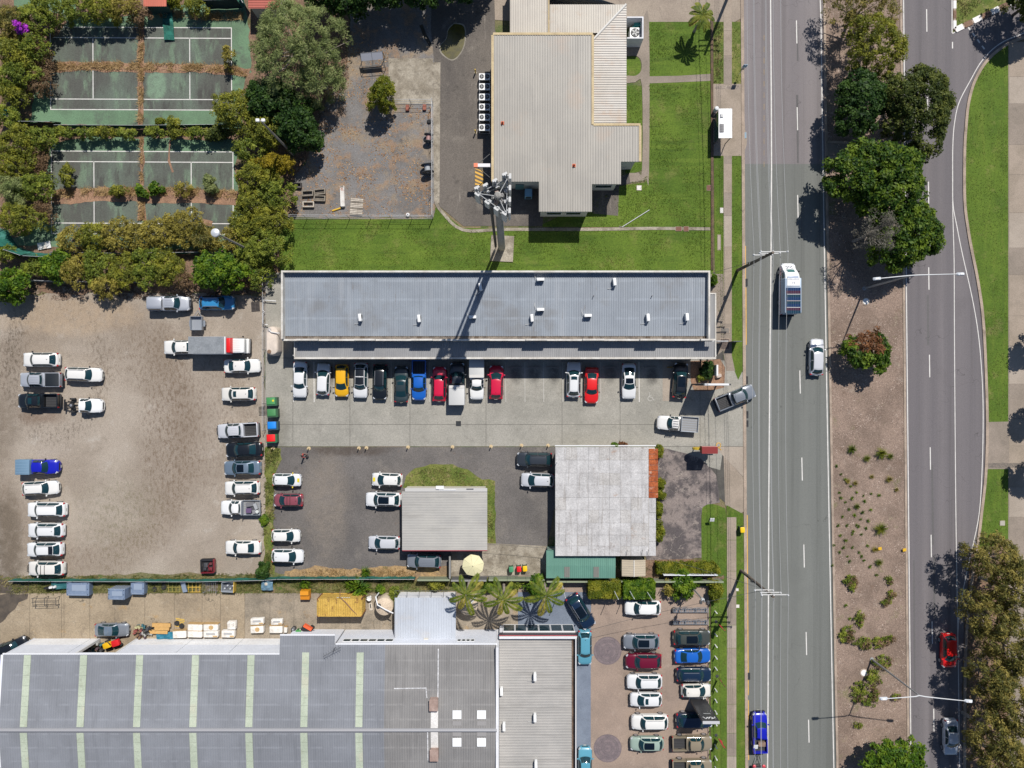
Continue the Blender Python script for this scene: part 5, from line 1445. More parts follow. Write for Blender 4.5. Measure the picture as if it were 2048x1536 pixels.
 if s.end<1.0:
  bed=bed or 'tub'
  bl=xr-xe
  if bed in('tub','tonneau','canopy'):
   col_=paint_
   def tub():
    mb=MB()
    w,h0,h1=s.W-.06,.42,1.12
    cx_=(xr+xe)/2
    for sg in(-1,1):
     mb.box((cx_-.02,sg*(w/2-.06),(h0+h1)/2),(bl-.06,.12,h1-h0))
    mb.rbox((xe+.07,0,(h0+h1)/2+.01),(.13,w-.02,h1-h0),.05)
    mb.box((xr-.05,0,(h0+h1)/2-.005),(.10,w-.26,h1-h0))
    return mb
   put(('tub',),tub,col_,'tub',False)
   put(('bedliner',),lambda:BX(((xr+xe)/2,0,.60),(bl-.25,s.W-.31,.06)),flat('bed_liner',(0.022,0.022,0.024),0.8),'bed_liner',False)
   if bed=='tub':
    for k in range(7):
     put(('bedrib',k),lambda:BX(((xr+xe)/2,-.62+k*.206,.645),(bl-.35,.07,.03)),flat('bed_rib',(0.05,0.05,0.052),0.6),'bed_rib',False)
   for sg in(-1,1):
    put(('tl',sg),lambda:BX((xe+.05,sg*(s.W/2-.10),.92),(.12,.16,.36)),TAIL,'tail_light',False)
   put(('rb',),lambda:RB((xe-.03,0,.48),(.18,s.W*.86,.16),.05),BLACKP,'rear_bumper',False)
   if bed=='tonneau':
    put(('tonneau',),lambda:RB(((xr+xe)/2-.01,0,1.16),(bl-.16,s.W-.22,.07),.08),flat('tonneau_black',(0.012,0.016,0.02),0.5),'tonneau_cover',False)
   if bed=='canopy':
    def can():
     mb=MB()
     rows=[]
     for xx,zt_ in((xr+.02,s.H-.08),(xr-.1,s.H-.02),(xe+.25,s.H-.02),(xe+.06,s.H-.14)):
      w=s.W/2
      half=[(w*.93,1.12),(w*.80,zt_-.12),(w*.70,zt_-.02),(w*.3,zt_+.02),(0,zt_+.025)]
      rows.append([(xx,-y,z)for y,z in half]+[(xx,y,z)for y,z in reversed(half[:-1])])
     mb.grid(rows)
     k=len(rows[0])
     mb.f+=[tuple(range(k)),tuple((len(rows)-1)*k+i for i in reversed(range(k)))]
     mb.m+=[0,0]
     return mb
    o=put(('canopy',),can,col_,'canopy',True)
    for sg in(-1,1):
     put(('canwin',sg),lambda:BX(((xr+xe)/2,sg*(s.W/2*.875+.01),1.37),(bl*.72,.02,.26),rx=sg*.30),CARGLASS,'canopy_window',False)
  if bed in('tray','coveredtray','boxcanopy','frame','loaded','mesh'):
   put(('chassis',),lambda:BX(((xr+xe)/2,.38,.56),(bl,.09,.16)).box(((xr+xe)/2,-.38,.56),(bl,.09,.16)).box((xe+.3,0,.56),(.1,.7,.12)),BLACKP,'chassis',False)
   tw=s.W+.06
   alu=flat('tray_alloy',(0.33,0.36,0.40),0.45,0.3)
   if bed!='frame':
    fl=put(('trayfloor',),lambda:BX(((xr+xe)/2-.03,0,.80),(bl-.04,tw,.08)),alu,'tray_floor',False)
   if bed in('tray','loaded','mesh'):
    for nm,c,d in(('tray_side',((xr+xe)/2-.03,tw/2-.02,.98),(bl-.10,.04,.28)),('tray_side',((xr+xe)/2-.03,-tw/2+.02,.98),(bl-.10,.04,.28)),('tail_gate',(xe+.0,0,.98),(.04,tw-.0,.28)),('head_board',(xr-.06,0,1.25),(.05,tw-.1,.85))):
     put((nm,c[1]>0),lambda:BX(c,d),alu,nm,False)
    for k in range(6):
     put(('traypl',k),lambda:BX(((xr+xe)/2-.03,-tw/2+.22+k*(tw-.44)/5,.845),(bl-.16,.24,.012)),flat('tray_plank',(0.22,0.22,0.22),0.6,0.1),'tray_plank',False)
   if bed=='mesh':
    for k in range(5):
     put(('rack',k),lambda:TB([(s.x(s.rr)+.1-.0,-.6+k*.3,s.H+.06),(s.x(s.rf)-.1,-.6+k*.3,s.H+.06)],.025,5),BLACKP,'roof_rack',False)
   if bed=='coveredtray':
    put(('cov',),lambda:RB(((xr+xe)/2-.03,0,1.20),(bl-.06,tw,.72),.06),flat('cover_steel',(0.15,0.25,0.35),0.5,0.2),'tray_cover',False)
    for k in range(5):
     put(('covrib',k),lambda:BX(((xr+xe)/2-.03,-.7+k*.35,1.565),(bl-.2,.06,.02)),flat('cover_rib',(0.2,0.31,0.41),0.5,0.2),'cover_rib',False)
   if bed=='boxcanopy':
    put(('bxc',),lambda:RB(((xr+xe)/2-.03,0,1.42),(bl+.10,tw,1.18),.05),flat('canopy_grey',(0.47,0.47,0.46),0.5),'canopy_box',False)
    put(('bxl',),lambda:BX((xr-.12,0,2.02),(.34,tw-.08,.05)),flat('canopy_lip',(0.55,0.53,0.5),0.5),'canopy_lip',False)
   if bed=='frame':
    put(('spare',),lambda:LT([(.18,0),(.34,.01),(.36,.1),(.34,.2),(.18,.21)],(xe+1.1,0,.66),20),TYRE,'spare_wheel',False)
    put(('spr',),lambda:LT([(.16,.20),(.16,.23),(.1,.24)],(xe+1.1,0,.66),16),RIM,'spare_rim',False)
    put(('axle',),lambda:TB([(s.L/2-.80*s.L,-.8,.40),(s.L/2-.80*s.L,.8,.40)],.09,8).box((xe+.1,0,.58),(.16,1.5,.16)).tube([(xe+.5,-.5,.7),(xe+.9,-.3,.72),(xe+1.6,-.45,.7)],.05,6).tube([(xe+.6,.5,.7),(xe+1.5,.4,.78)],.06,6),BLACKP,'axle',False)
   if bed=='loaded':
    for k,(dx,dy,dz,sx,sy,sz,cc)in enumerate(((.35,.35,.2,.7,.6,.35,(0.10,0.06,0.13)),(.1,-.45,.2,1.1,.5,.3,(0.14,0.14,0.15)),(-.6,.5,.18,.6,.5,.3,(0.2,0.2,0.21)),(-.75,-.2,.2,.4,.8,.35,(0.3,0.31,0.32)),(-.2,.15,.15,.5,.5,.25,(0.06,0.06,0.07)),(-1.0,.5,.2,.35,.4,.3,(0.5,0.52,0.5)))):
     o=RB((0,0,0),(sx,sy,sz),.06).build('load_box',flat('load_%d'%k,cc,0.7),t,((xr+xe)/2+dx*.8,dy,.9+dz),rz=k*.13)
 return t
GYW,GYE='vehicles along the west side of the gravel yard','vehicles along the east side of the gravel yard'
GYN='vehicles at the north end of the gravel yard'
LOTG,SHOPG,DISPW,DISPE,ROADG='cars in the bitumen lot','vehicles in the bays along the shops','display cars in the western row','display cars in the eastern row','vehicles driving on the road'
car(83.5,719.5,180,'suv','white','white four-wheel drive with a blacked-out tail, northernmost of the western gravel group',GYW,opts='mA')
car(83,759.5,180,'ute','silver','silver-blue utility with black tonneau cover between two other parked vehicles',GYW,bed='tonneau',opts='mL')
car(79,801.5,180,'ute','black','black utility with open ribbed tub and a sunroof on the gravel',GYW,opts='mSK')
car(168,749,-2,'wagon','white','white wagon with long roof pointing away from the silver-blue utility',GYW,opts='mR',scale=1.02)
car(167,811,-1,'cabute','white','white cab-chassis utility with its bare frame and spare wheel showing',GYW,bed='frame',opts='m')
car(79.5,933,0,'canute','royal','deep blue utility with a steel-blue covered tray',GYW,bed='coveredtray',opts='m')
car(82,976,3,'wagon','white','white wagon just below the deep blue utility, nose tipped north',GYW,opts='RA')
car(95,1018.5,180,'bigsuv','white','large plain white four-wheel drive below the tilted white wagon',GYW,opts='R')
car(93,1060,180,'suv','white','white four-wheel drive with grey tail glass, fourth up the western column',GYW,opts='AR',roof=None)
car(91,1098,181,'suv','white','white four-wheel drive with a black roof end above the beige one',GYW,opts='BmR')
car(94,1136,180,'suv','offwhite','beige four-wheel drive with two black roof bars beside the green mesh fence',GYW,opts='XU')
car(341,607.5,0,'canute','silver','silver utility with a long canopy under the northern scrub',GYN,bed='canopy',opts='LU',scale=1.03)
car(434.5,606,0,'suv','sky','bright blue four-wheel drive below the dense round green tree',GYN,opts='mR')
car(364,694.5,181,'sedan','white','white sedan parked tail to tail with the grey box truck',GYN,opts='A')
car(485,732,1,'sedan','white','white sedan half in the box truck shadow',GYE,opts='A')
car(477.5,788,181,'suv','offwhite','pale silver hatch with black sunroof alone beside the fence',GYE,opts='SA',scale=.96)
car(477,860.5,183,'ute','pearl','silver-white utility with black bed liner and black nose stripes',GYE,opts='mLU')
car(488.5,899,182,'sedan','black','black sedan between the silver utility and the slate car',GYE,opts='m',scale=1.02)
car(485,935.5,181,'sedan','steel','slate blue car with a long black glass roof',GYE,opts='GP',scale=1.02)
car(484.5,975.5,181,'suv','white','white four-wheel drive below the slate blue car',GYE,opts='AR',scale=.97)
car(482.5,1014.5,180,'cabute','white','white tray utility loaded with boxes and purple gear',GYE,bed='loaded')
car(486,1094.5,180,'sedan','white','white sedan alone at the south end of the gravel yard',GYE,scale=.98)
car(574.5,959.5,-1,'small','white','white hatch with yellow bonnet square and yellow mirrors facing east',LOTG,opts='YyA')
car(577,1000,180,'small','rose','dusty rose hatch with dark bars across its roof',LOTG,opts='XA')
car(572.5,1071,0,'small','white','small white hatch, upper one of the southern pair by the weeds',LOTG,opts='A')
car(576,1111.5,-1,'hatch','white','longer white hatch, lowest on the west side of the bitumen lot',LOTG,opts='A',scale=1.02)
car(774,959,178,'small','white','white hatch with yellow bonnet square beside the grass mound',LOTG,opts='YA',scale=1.05)
car(767,998.5,179,'suv','white','white four-wheel drive with a full black glass roof by the office',LOTG,opts='GR')
car(768,1085,179,'hatch','pearl','pearl hatch with roof spoiler beside the office west wall',LOTG,opts='P')
car(848,1121.5,178,'suv','grey','grey four-wheel drive with a ribbed roof south of the office',LOTG,opts='L',scale=.96)
car(1068.5,918.5,179,'suv','charcoal','charcoal four-wheel drive beside the north corner of the pale-roofed house',LOTG,opts='KR')
car(1074.5,960,178,'hatch','pearl','pearl sedan-like hatch beside the pale-roofed house wall',LOTG,scale=1.05,opts='A')
car(600.5,759.5,269,'sedan','white','white sedan at the west end of the shop bays',SHOPG)
car(647,758.5,88,'hatch','white','white hatch nosed under the awning beside the yellow car',SHOPG,scale=1.02)
car(684,761.5,270,'hatch','yellow','bright yellow hatch in the shop bays',SHOPG,opts='mA',scale=1.04)
car(722,761,269,'suv','white','white four-wheel drive with a black roof beside the yellow car',SHOPG,roof='black',opts='mR')
car(760.5,764,269,'suv','black','black four-wheel drive between the black-roofed white one and the dark sedan',SHOPG,opts='mR')
car(803,768.5,90,'sedan','dkgreen','dark green-black sedan with sunroof beside the blue utility',SHOPG,opts='S')
car(838.5,760.5,270,'ute','blue','bright blue utility with a dark tub in the shade of the awning',SHOPG,scale=.99)
car(879,768,89,'suv','crimson','crimson four-wheel drive between the blue utility and the canopied one',SHOPG,scale=.98)
car(915,766.5,90,'cabute','charcoal','slate utility with a big pale canopy box overhanging the bay',SHOPG,bed='boxcanopy',scale=1.05)
car(954,759.5,270,'cabute','white','white utility with a grey canvas box beside the slate utility',SHOPG,bed='boxcanopy',scale=1.0,opts='m')
car(992.5,764.5,89,'hatch','crimson','crimson hatch nosed in beside the white canvas-box utility',SHOPG,opts='A',scale=1.08)
car(1147,759,89,'suv','white','white four-wheel drive with a black sunroof beside the red sedan',SHOPG,opts='SR')
car(1183,771,269,'sedan','red','bright red sedan beside the white sunroof car',SHOPG,opts='m')
car(1257.5,762.5,270,'coupe','white','white coupe with a black glass roof next to the accessible bay',SHOPG,opts='Gm')
car(1360,760.5,86,'suv','black','black four-wheel drive at the street end of the shop bays',SHOPG,opts='GK')
car(1470,795,22,'ute','grey','grey utility with a black bed turning out onto the road',None,opts='L',name='moving_car')
car(1354,847,176,'cabute','white','white utility with grey tray driving into the shop car park',None,bed='mesh',opts='m',name='moving_car',scale=1.02)
car(1632.5,714,89,'wagon','pearl','pearl wagon driving north close to the median kerb',ROADG,name='moving_car')
car(1518.5,1463,91,'ute','royal','blue utility with a loaded tub towing a trailer in the kerb lane',ROADG,opts='UK',name='moving_car')
car(1896,1301,271,'hatch','red','red hatch driving south beside the gum trees',ROADG,name='moving_car',scale=1.08)
car(1900.5,1474,270,'sedan','pearl','silver-blue sedan driving south in the tree shade',ROADG,name='moving_car')
car(1161.5,1222,302,'suv','navy','dark navy four-wheel drive parked askew on the blue paving',None,opts='GR',scale=1.04)
car(1169.5,1294.5,270,'suv','lightblue','pale blue four-wheel drive on the blue paving at the showroom corner','pale blue cars beside the showroom',roof=None,opts='A',scale=.97)
car(1170,1527,90,'suv','lightblue','pale blue four-wheel drive beside the showroom at the southern rosette','pale blue cars beside the showroom',scale=.97)
car(1285,1214.5,179,'suv','white','white four-wheel drive alone at the north end of the western display row',DISPW,opts='m',scale=1.02)
car(1282,1282,180,'suv','grey','mid grey four-wheel drive with black glass roof in the western display row',DISPW,opts='G',scale=1.02)
car(1286.5,1321,180,'suv','maroon','deep maroon four-wheel drive in the western display row',DISPW,scale=1.02)
car(1288.5,1362,180,'suv','white','plain white four-wheel drive just below the maroon one',DISPW,opts='R')
car(1291.5,1398,180,'hatch','white','small white hatch with black sunroof in the western display row',DISPW,opts='S',scale=1.02)
car(1299,1442.5,180,'bigsuv','white','tall boxy white four-wheel drive above the sage green one',DISPW,opts='R',scale=.98)
car(1293.5,1486,180,'suv','sage','sage green four-wheel drive with black glass roof',DISPW,opts='G',scale=.95)
car(1383,1274,0,'suv','olive','dark olive-grey four-wheel drive at the top of the eastern display row',DISPE,opts='G',scale=1.04)
car(1385,1311,1,'sedan','blue','bright blue sedan in the eastern display row',DISPE,opts='m')
car(1387,1348,0,'bigsuv','navy','dark navy four-wheel drive with ribbed roof below the blue sedan',DISPE,opts='RL',scale=.92)
car(1392,1380,1,'small','offwhite','small silver hatch in the eastern display row above the black pylon',DISPE,opts='A',scale=1.02)
car(1388,1439,1,'suv','navy','navy four-wheel drive under the black pylon sign',DISPE,opts='',scale=1.02)
car(1383.5,1485,1,'ute','khaki','khaki utility with a ribbed open tub, upper of the two khaki ones',DISPE,scale=.98)
car(1383.5,1532,1,'ute','khaki','khaki utility cut by the bottom of the picture, lower of two',DISPE,scale=.98)
car(224,1259.5,0,'coupe','grey','blue-grey coupe parked across the open warehouse door',None,roof='steel',scale=.94)
car(26,1294,20,'suv','black','dark car tucked beside the west end of the warehouse wall',None,h=.5)
car(-9,1345,90,'sedan','royal','deep blue car showing only its edge beside the warehouse west wall',None)
# --- box truck
x,y=P(443,692,1.3)
t=thing('box_truck','white-cabbed box truck with a grey box roof and a red front band','truck',(x,y,.055),0,None)
def tb(nm,c,d,m,r=None,**k):
 mb=MB()
 if r:
  mb.rbox(c,d,r,**k)
 else:
  mb.box(c,d,**k)
 return mb.build(nm,m,t,smooth=bool(r))
BOXG=surf('truck_box_roof',(0.22,0.235,0.25),(0.18,0.195,0.21),0.9,0.15,6,bump=0,layers=[((0.3,0.31,0.33),1.2,0.55,0.7,0.6)])
tb('cargo_box',(-1.1,0,1.95),(4.75,2.2,2.3),flat('truck_box_side',(0.55,0.56,0.58),0.5))
tb('box_roof',(-1.1,0,3.13),(4.72,2.17,.05),BOXG)
tb('roof_edge',(1.22,0,3.16),(.16,2.18,.05),FRAME_W)
tb('red_fairing',(1.58,0,2.55),(.55,2.0,.95),flat('truck_red',(0.62,0.01,0.012),0.4),.1,top=.92)
tb('cab',(2.45,0,1.45),(1.75,1.95,1.55),PAINT['white'],.15,top=.94)
for k in range(7):
 tb('cab_rib',(2.25,-.72+k*.24,2.235),(1.15,.06,.03),flat('cab_rib',(0.62,0.62,0.6),0.5))
BX((3.14,0,1.86),(.62,1.66,.04),ry=.95).build('windscreen',CARGLASS,t)
tb('nose',(3.36,0,.95),(.35,1.9,.7),PAINT['white'],.12)
tb('bumper',(3.50,0,.55),(.2,1.9,.3),BLACKP,.06)
for sg in(-1,1):
 tb('mirror',(3.05,sg*1.16,1.9),(.1,.2,.35),BLACKP,.04)
 tb('headlight',(3.50,sg*.72,.95),(.08,.3,.18),LAMP)
 tb('tail_light',(-3.49,sg*.9,.8),(.06,.22,.14),TAIL)
 tb('side_window',(2.65,sg*.955,1.75),(.8,.03,.5),CARGLASS)
tb('chassis',(-.6,0,.65),(5.8,.9,.25),BLACKP)
add_wheels(t,7.0,2.1,.42,(.14,.74))
# --- ambulance with solar panels
x,y=P(1576,578,1.0)
t=thing('ambulance','white ambulance with a chequered side and dark panelled roof driving north','ambulance',(x,y,.03),R(90),ROADG)
AMBW=flat('ambulance_white',(0.72,0.73,0.74),0.35)
tb('body_box',(-1.05,0,1.6),(4.5,2.1,2.2),flat('ambulance_side',(0.34,0.42,0.52),0.4),.10)
mb=MB()
rows=[]
for xx,w,z in((1.15,1.0,2.55),(1.6,.98,2.45),(2.0,.95,2.15),(2.45,.93,1.55),(2.95,.90,1.15),(3.25,.78,.95),(3.38,.6,.7)):
 half=[(w,.45),(w*1.02,.8),(w,min(z-.05,1.15)),(w*.90,z-.06),(w*.72,z),(0,z+.04)]
 rows.append([(xx,-a_,b_)for a_,b_ in half]+[(xx,a_,b_)for a_,b_ in reversed(half[:-1])])
mb.grid(rows)
k=len(rows[0])
mb.f.append(tuple((len(rows)-1)*k+i for i in reversed(range(k))))
mb.m.append(0)
recalc(mb.build('cab',AMBW,t,smooth=True).data)
wsm=MB()
wsm.grid([[(xx+.01-.10*q*q,yy*q,z+.055-.06*q*q)for q in(-1,-.6,-.2,.2,.6,1)]for xx,yy,z in((2.02,.80,2.13),(2.22,.82,1.87),(2.46,.83,1.56))])
up(wsm.build('windscreen',flat('ambulance_glass',(0.06,0.16,0.16),0.1),t).data)
tb('roof_panel',(.72,0,2.715),(.98,1.62,.03),AMBW)
SOL=(flat('solar_blue',(0.008,0.03,0.09),0.2),flat('solar_plum',(0.05,0.012,0.03),0.25),flat('solar_teal',(0.008,0.035,0.06),0.2))
for r_ in range(4):
 for q in range(2):
  tb('solar_panel',(-.25-r_*.84-q*.40,0,2.735),(.39,1.86,.045),SOL[(r_*2+q+(r_>1))%3])
 for q in range(1,6):
  tb('panel_line',(-.475-r_*.84,-.87+q*.29,2.76),(.76,.015,.01),flat('cell_line',(0.16,0.2,0.28),0.4))
 tb('panel_gap_rail',(-.065-r_*.84 if r_ else .15,0,2.75),(.05,1.7,.06),FRAME_W if r_!=2 else flat('rail_pinkish',(0.5,0.42,0.4),0.5))
for i in range(18):
 for j in range(2):
  tb('check_square',(-3.15+i*.34+(j%2)*.17,1.055,.95+j*.17),(.17,.012,.17),flat('check_red',(0.30,0.02,0.035),0.5))
for i in range(5):
 for j in range(3):
  if(i+j)%2==0:
   zz=1.34-(2.62+j*.14-2.45)*.8+.11
   tb('bonnet_check',(2.62+j*.14,-.34+i*.17,1.44-j*.105),(.14,.16,.02),flat('check_dark',(0.12,0.12,0.16),0.5),ry=.62)
for sg in(-1,1):
 tb('mirror',(2.2,sg*1.16,1.6),(.14,.24,.3),BLACKP,.05)
 tb('headlight',(3.15,sg*.66,.9),(.3,.26,.16),LAMP)
 tb('tail_light',(-3.32,sg*.9,1.1),(.04,.16,.4),TAIL)
 tb('side_window',(1.65,sg*.97,1.72),(.7,.03,.45),CARGLASS)
tb('light_bar',(1.25,0,2.62),(.3,1.4,.10),flat('bar_blue',(0.2,0.26,0.4),0.3),.05)
tb('rear_step',(-3.42,0,.5),(.25,1.9,.12),BLACKP)
add_wheels(t,6.6,2.05,.37,(.16,.76))
def text_mesh(name,body,size,mat,parent,M,extr=.004):
 cu=bpy.data.curves.new(name,'FONT')
 cu.body=body
 cu.size=size
 cu.align_x='CENTER'
 cu.align_y='CENTER'
 cu.extrude=extr
 cu.resolution_u=2
 ob=bpy.data.objects.new(name,cu)
 col.objects.link(ob)
 dg=bpy.context.evaluated_depsgraph_get()
 me=bpy.data.meshes.new_from_object(ob.evaluated_get(dg))
 bpy.data.objects.remove(ob)
 me.materials.clear()
 me.materials.append(mat)
 o=link(name,me,parent)
 o.matrix_local=M
 return o
RZ=lambda a:Matrix.Rotation(R(a),4,'Z')
text_mesh('roof_lettering','AMBULANCE',.24,flat('check_dark',(0.12,0.12,0.16),0.5),t,Matrix.Translation((1.02,0,2.735))@RZ(-90))
text_mesh('roof_number','14',.42,flat('check_dark',(0.12,0.12,0.16),0.5),t,Matrix.Translation((.55,0,2.735))@RZ(-90))
# --- trailers
x,y=P(395,647,.6)
t=thing('box_trailer','small galvanised box trailer with an open top beside the bright blue car','trailer',(x,y,.055),R(90))
GALV=flat('galvanised',(0.30,0.33,0.37),0.4,0.5)
tb('floor',(0,0,.5),(1.75,1.45,.06),flat('trailer_floor',(0.28,0.30,0.33),0.5,0.3))
for c,d in(((0,.74,.78),(1.75,.05,.55)),((0,-.74,.78),(1.75,.05,.55)),((.875,0,.78),(.05,1.43,.55)),((-.875,0,.78),(.05,1.43,.55))):
 tb('side_panel',c,d,GALV)
tb('mud_guard',(0,.92,.62),(.8,.24,.05),GALV)
tb('mud_guard',(0,-.92,.62),(.8,.24,.05),GALV)
TB([(.9,.5,.45),(1.7,0,.45)],.04,6).tube([(.9,-.5,.45),(1.7,0,.45)],.04,6).build('draw_bar',GALV,t)
add_wheels(t,1.0,1.9,.29,(.5,))
x,y=P(1516,1546,.4)
t=thing('dark_trailer','dark trailer with red lamps towed behind the blue utility','trailer',(x,y,.03),R(90))
tb('bed',(-.3,0,.6),(2.6,1.75,.5),flat('trailer_dark',(0.035,0.037,0.042),0.6),.15)
tb('front_panel',(.75,0,.88),(.5,1.4,.1),flat('trailer_grey',(0.10,0.105,0.11),0.6),.06)
for sg in(-1,1):
 tb('mud_guard',(-.3,sg*1.0,.62),(.95,.26,.06),BLACKP)
 LT([(.20,0),(.22,.05),(.10,.12)],(1.12,sg*.62,.78),12).build('red_lamp',flat('lamp_pink',(0.55,0.05,0.07),0.4),t)
 TB([(1.0,sg*.55,.5),(2.0,sg*.18,.5),(2.6,0,.5)],.04,6).build('draw_bar',BLACKP,t)
TB([(1.3,-.4,.55),(1.3,.4,.55)],.035,6).build('cross_bar',BLACKP,t)
add_wheels(t,1.4,2.1,.3,(.7,))
x,y=P(1511,1493,1.1)
tag(BX((0,0,0),(.55,.06,.62),rx=-1.2).build('white_board',flat('board_white',(0.7,0.7,0.7),0.6),None,(x,y,1.2)),'white board lying in the tub of the blue utility','board')
x,y=P(1524,1489,1.1)
tag(RB((0,0,0),(.95,.6,.3),.1).build('load_sack',surf('sack_brown',(0.26,0.17,0.12),(0.17,0.12,0.1),3,0.3,8,objspace=True),None,(x,y,1.0)),'brown sack lying in the tub of the blue utility','sack')
x,y=P(417.5,1132,.4)
t=thing('car_wreck','cut-off dark red car front dumped at the south edge of the gravel','car wreck',(x,y,.055),R(92))
WR=paintm('wreck_red',(0.16,0.015,0.02))
tb('wing',(.1,-.86,.62),(1.75,.18,.5),WR,.07)
tb('wing',(.1,.86,.55),(1.7,.16,.4),BLACKP,.07)
tb('nose_panel',(.88,0,.55),(.28,1.75,.5),BLACKP,.1)
tb('fire_wall',(-.75,0,.62),(.12,1.7,.6),WR)
tb('engine_bay',(.1,0,.42),(1.5,1.55,.2),flat('bay_black',(0.012,0.012,0.014),0.8))
for k,(dx,dy,sx,sy,c)in enumerate(((.2,.2,.6,.5,(0.05,0.05,0.055)),(-.3,-.35,.4,.5,(0.13,0.02,0.025)),(.35,-.4,.3,.4,(0.1,0.03,0.03)),(-.3,.35,.35,.4,(0.03,0.03,0.035)))):
 tb('engine_part',(dx,dy,.66),(sx,sy,.3),flat('engine_%d'%k,c,0.6),.08)
TB([(-.6,-.6,.8),(.1,-.1,.85),(.6,-.5,.75)],.05,6).build('hose',WR,t)
add_wheels(t,1.6,1.75,.3,(.45,))
# ================================================================== STREET FURNITURE
STEEL=flat('pole_steel',(0.32,0.33,0.34),0.45,0.4)
STEEL_L=flat('pole_pale',(0.55,0.56,0.57),0.45,0.1)
DARKM=flat('dark_metal',(0.045,0.047,0.05),0.5)
TIMBER=surf('pole_timber',(0.16,0.13,0.105),(0.10,0.082,0.068),1.2,0.3,8,bump=0.1,objspace=True)
CONCP=surf('mast_concrete',(0.30,0.29,0.27),(0.23,0.22,0.205),0.6,0.2,6,bump=0.05,objspace=True)
PANEL_W=flat('antenna_white',(0.48,0.48,0.47),0.55)
ORD=('first','second','third','fourth','fifth','sixth','seventh','eighth','ninth','tenth','eleventh','twelfth')
# --- mobile phone mast
bx,by=P(1003.5,496)
mast=thing('phone_mast','tall concrete phone mast crowned with white antenna panels by the exchange','mast',(bx,by,0.05))
BX((.05,-.1,.06),(3.0,3.4,.16),rz=-.05).build('footing',OLDCONC,mast)
LT([(.46,.1),(.44,6),(.41,14),(.36,22),(.33,26.2),(.2,26.3)],n=20).build('pole',CONCP,mast,smooth=True)
lad=MB()
for dx in(-.16,.16):
 lad.box((-.74+dx*.5,.1+dx,12.5),(.06,.06,24))
for k in range(48):
 lad.box((-.74,.1,.8+k*.5),(.12,.32,.04))
lad.build('cable_ladder',DARKM,mast)
BX((-.78,.0,12.2),(.28,.10,23.0)).build('cable_run',flat('cable_black',(0.012,0.012,0.014),0.7),mast)
hf=MB()
corner=[Vector((1.9*math.cos(R(a)),1.9*math.sin(R(a)),0))for a in(62,172,296)]
for z in(24.4,25.7):
 for i in range(3):
  hf.tube([corner[i]+Vector((0,0,z)),corner[(i+1)%3]+Vector((0,0,z))],.045,6)
  hf.tube([Vector((0,0,z)),corner[i]+Vector((0,0,z))],.045,6)
hf.build('head_frame',flat('galv_grey',(0.30,0.31,0.32),0.5,0.2),mast)
LT([(.62,24.0),(.66,24.2),(.66,24.35),(.5,24.4)],n=16).build('collar',STEEL,mast)
for i in range(3):
 a,b_=corner[i],corner[(i+1)%3]
 m_=(a+b_)/2
 out=m_.normalized()
 ang=math.atan2(out.y,out.x)
 for k,t_ in enumerate((.04,.38,.70,.98)):
  p=a.lerp(b_,t_)+out*.28
  L_=(2.9,1.7,2.3,2.9)[k]
  an=RB((0,0,0),(.24,.52,L_),.05).build('antenna_panel',PANEL_W,mast,(p.x,p.y,25.2+.2*(k%2)),ang)
  TB([(-.2,0,-L_/2-.15),(-.2,0,L_/2+.15)],.05,6).build('mount_pipe',STEEL_L,an)
  RB((-.42,0,-.2),(.25,.32,.55),.04).build('radio_unit',flat('radio_grey',(0.38,0.39,0.40),0.5),an)
for k in range(5):
 a=R(30+72*k)
 RB((.48*math.cos(a),.48*math.sin(a),25.0),(.32,.36,.6),.04,rz=a).build('equipment_box',flat('eq_%d'%(k%2),((0.2,0.2,0.2),(0.3,0.22,0.19))[k%2],0.6),mast)
LT([(.02,0),(.28,.06),(.32,.16),(.3,.2)],(.75,.5,23.2),16,axis='X').build('dish',PANEL_W,mast)
cb=MB()
for k in range(6):
 a=R(60*k+10)
 cb.tube([(.3*math.cos(a),.3*math.sin(a),26.1),(.8*math.cos(a),.8*math.sin(a),25.4+.2*(k%3)),(1.3*math.cos(a+.2),1.3*math.sin(a+.2),24.6)],.025,5)
cb.build('jumper_cables',flat('cable_black',(0.012,0.012,0.014),0.7),mast)
# --- timber power poles and wires
INS=flat('insulator',(0.72,0.72,0.72),0.4)
ARM=flat('crossarm',(0.50,0.50,0.49),0.6)
POLES=[]
def power_pole(px,py,h,label,arms,transformer=False):
 x,y=P(px,py)
 t=thing('power_pole',label,'power pole',(x,y,0.05),0,'timber power poles along the footpath')
 LT([(.21,0),(.19,h*.5),(.15,h)],n=12).build('pole',TIMBER,t,smooth=True)
 pts=[]
 for z,w,off in arms:
  a=BX((off,.16,z),(w,.10,.12)).build('cross_arm',ARM,t)
  for q in((-.48,-.05,.47)if w>2.7 else(-.46,.46)):
   LT([(.05,0),(.10,.06),(.05,.12),(.10,.18),(.05,.26)],(off+q*w,.16,z+.06),10).build('insulator',INS,a)
   pts.append((x+off+q*w,y+.16,z+.36))
  TB([(off-w*.3,.16,z),(0,.14,z-.6)],.025,5).build('arm_brace',DARKM,t)
 if transformer:
  LT([(.35,0),(.38,.1),(.38,1.0),(.25,1.1)],(-.6,0,h*.66),14).build('transformer',flat('transformer_grey',(0.28,0.3,0.31),0.5),t)
 else:
  BX((-.25,0,h*.42),(.18,.3,.45)).build('pole_box',DARKM,t)
 POLES.append(pts)
 return t
ARMS=[(12.35,3.2,.25),(11.35,2.5,.1),(10.3,2.3,-.35)]
power_pole(1462,-22,12.8,'power pole north of the forecourt throwing a shadow past the palm',ARMS,True)
power_pole(1474.5,541,12.8,'timber power pole beside the east end of the shop block',ARMS)
power_pole(1482,1141,11.6,'timber power pole on the verge north of the display cars',[(11.2,3.2,.25),(10.3,2.5,.1),(9.3,2.3,-.35)])
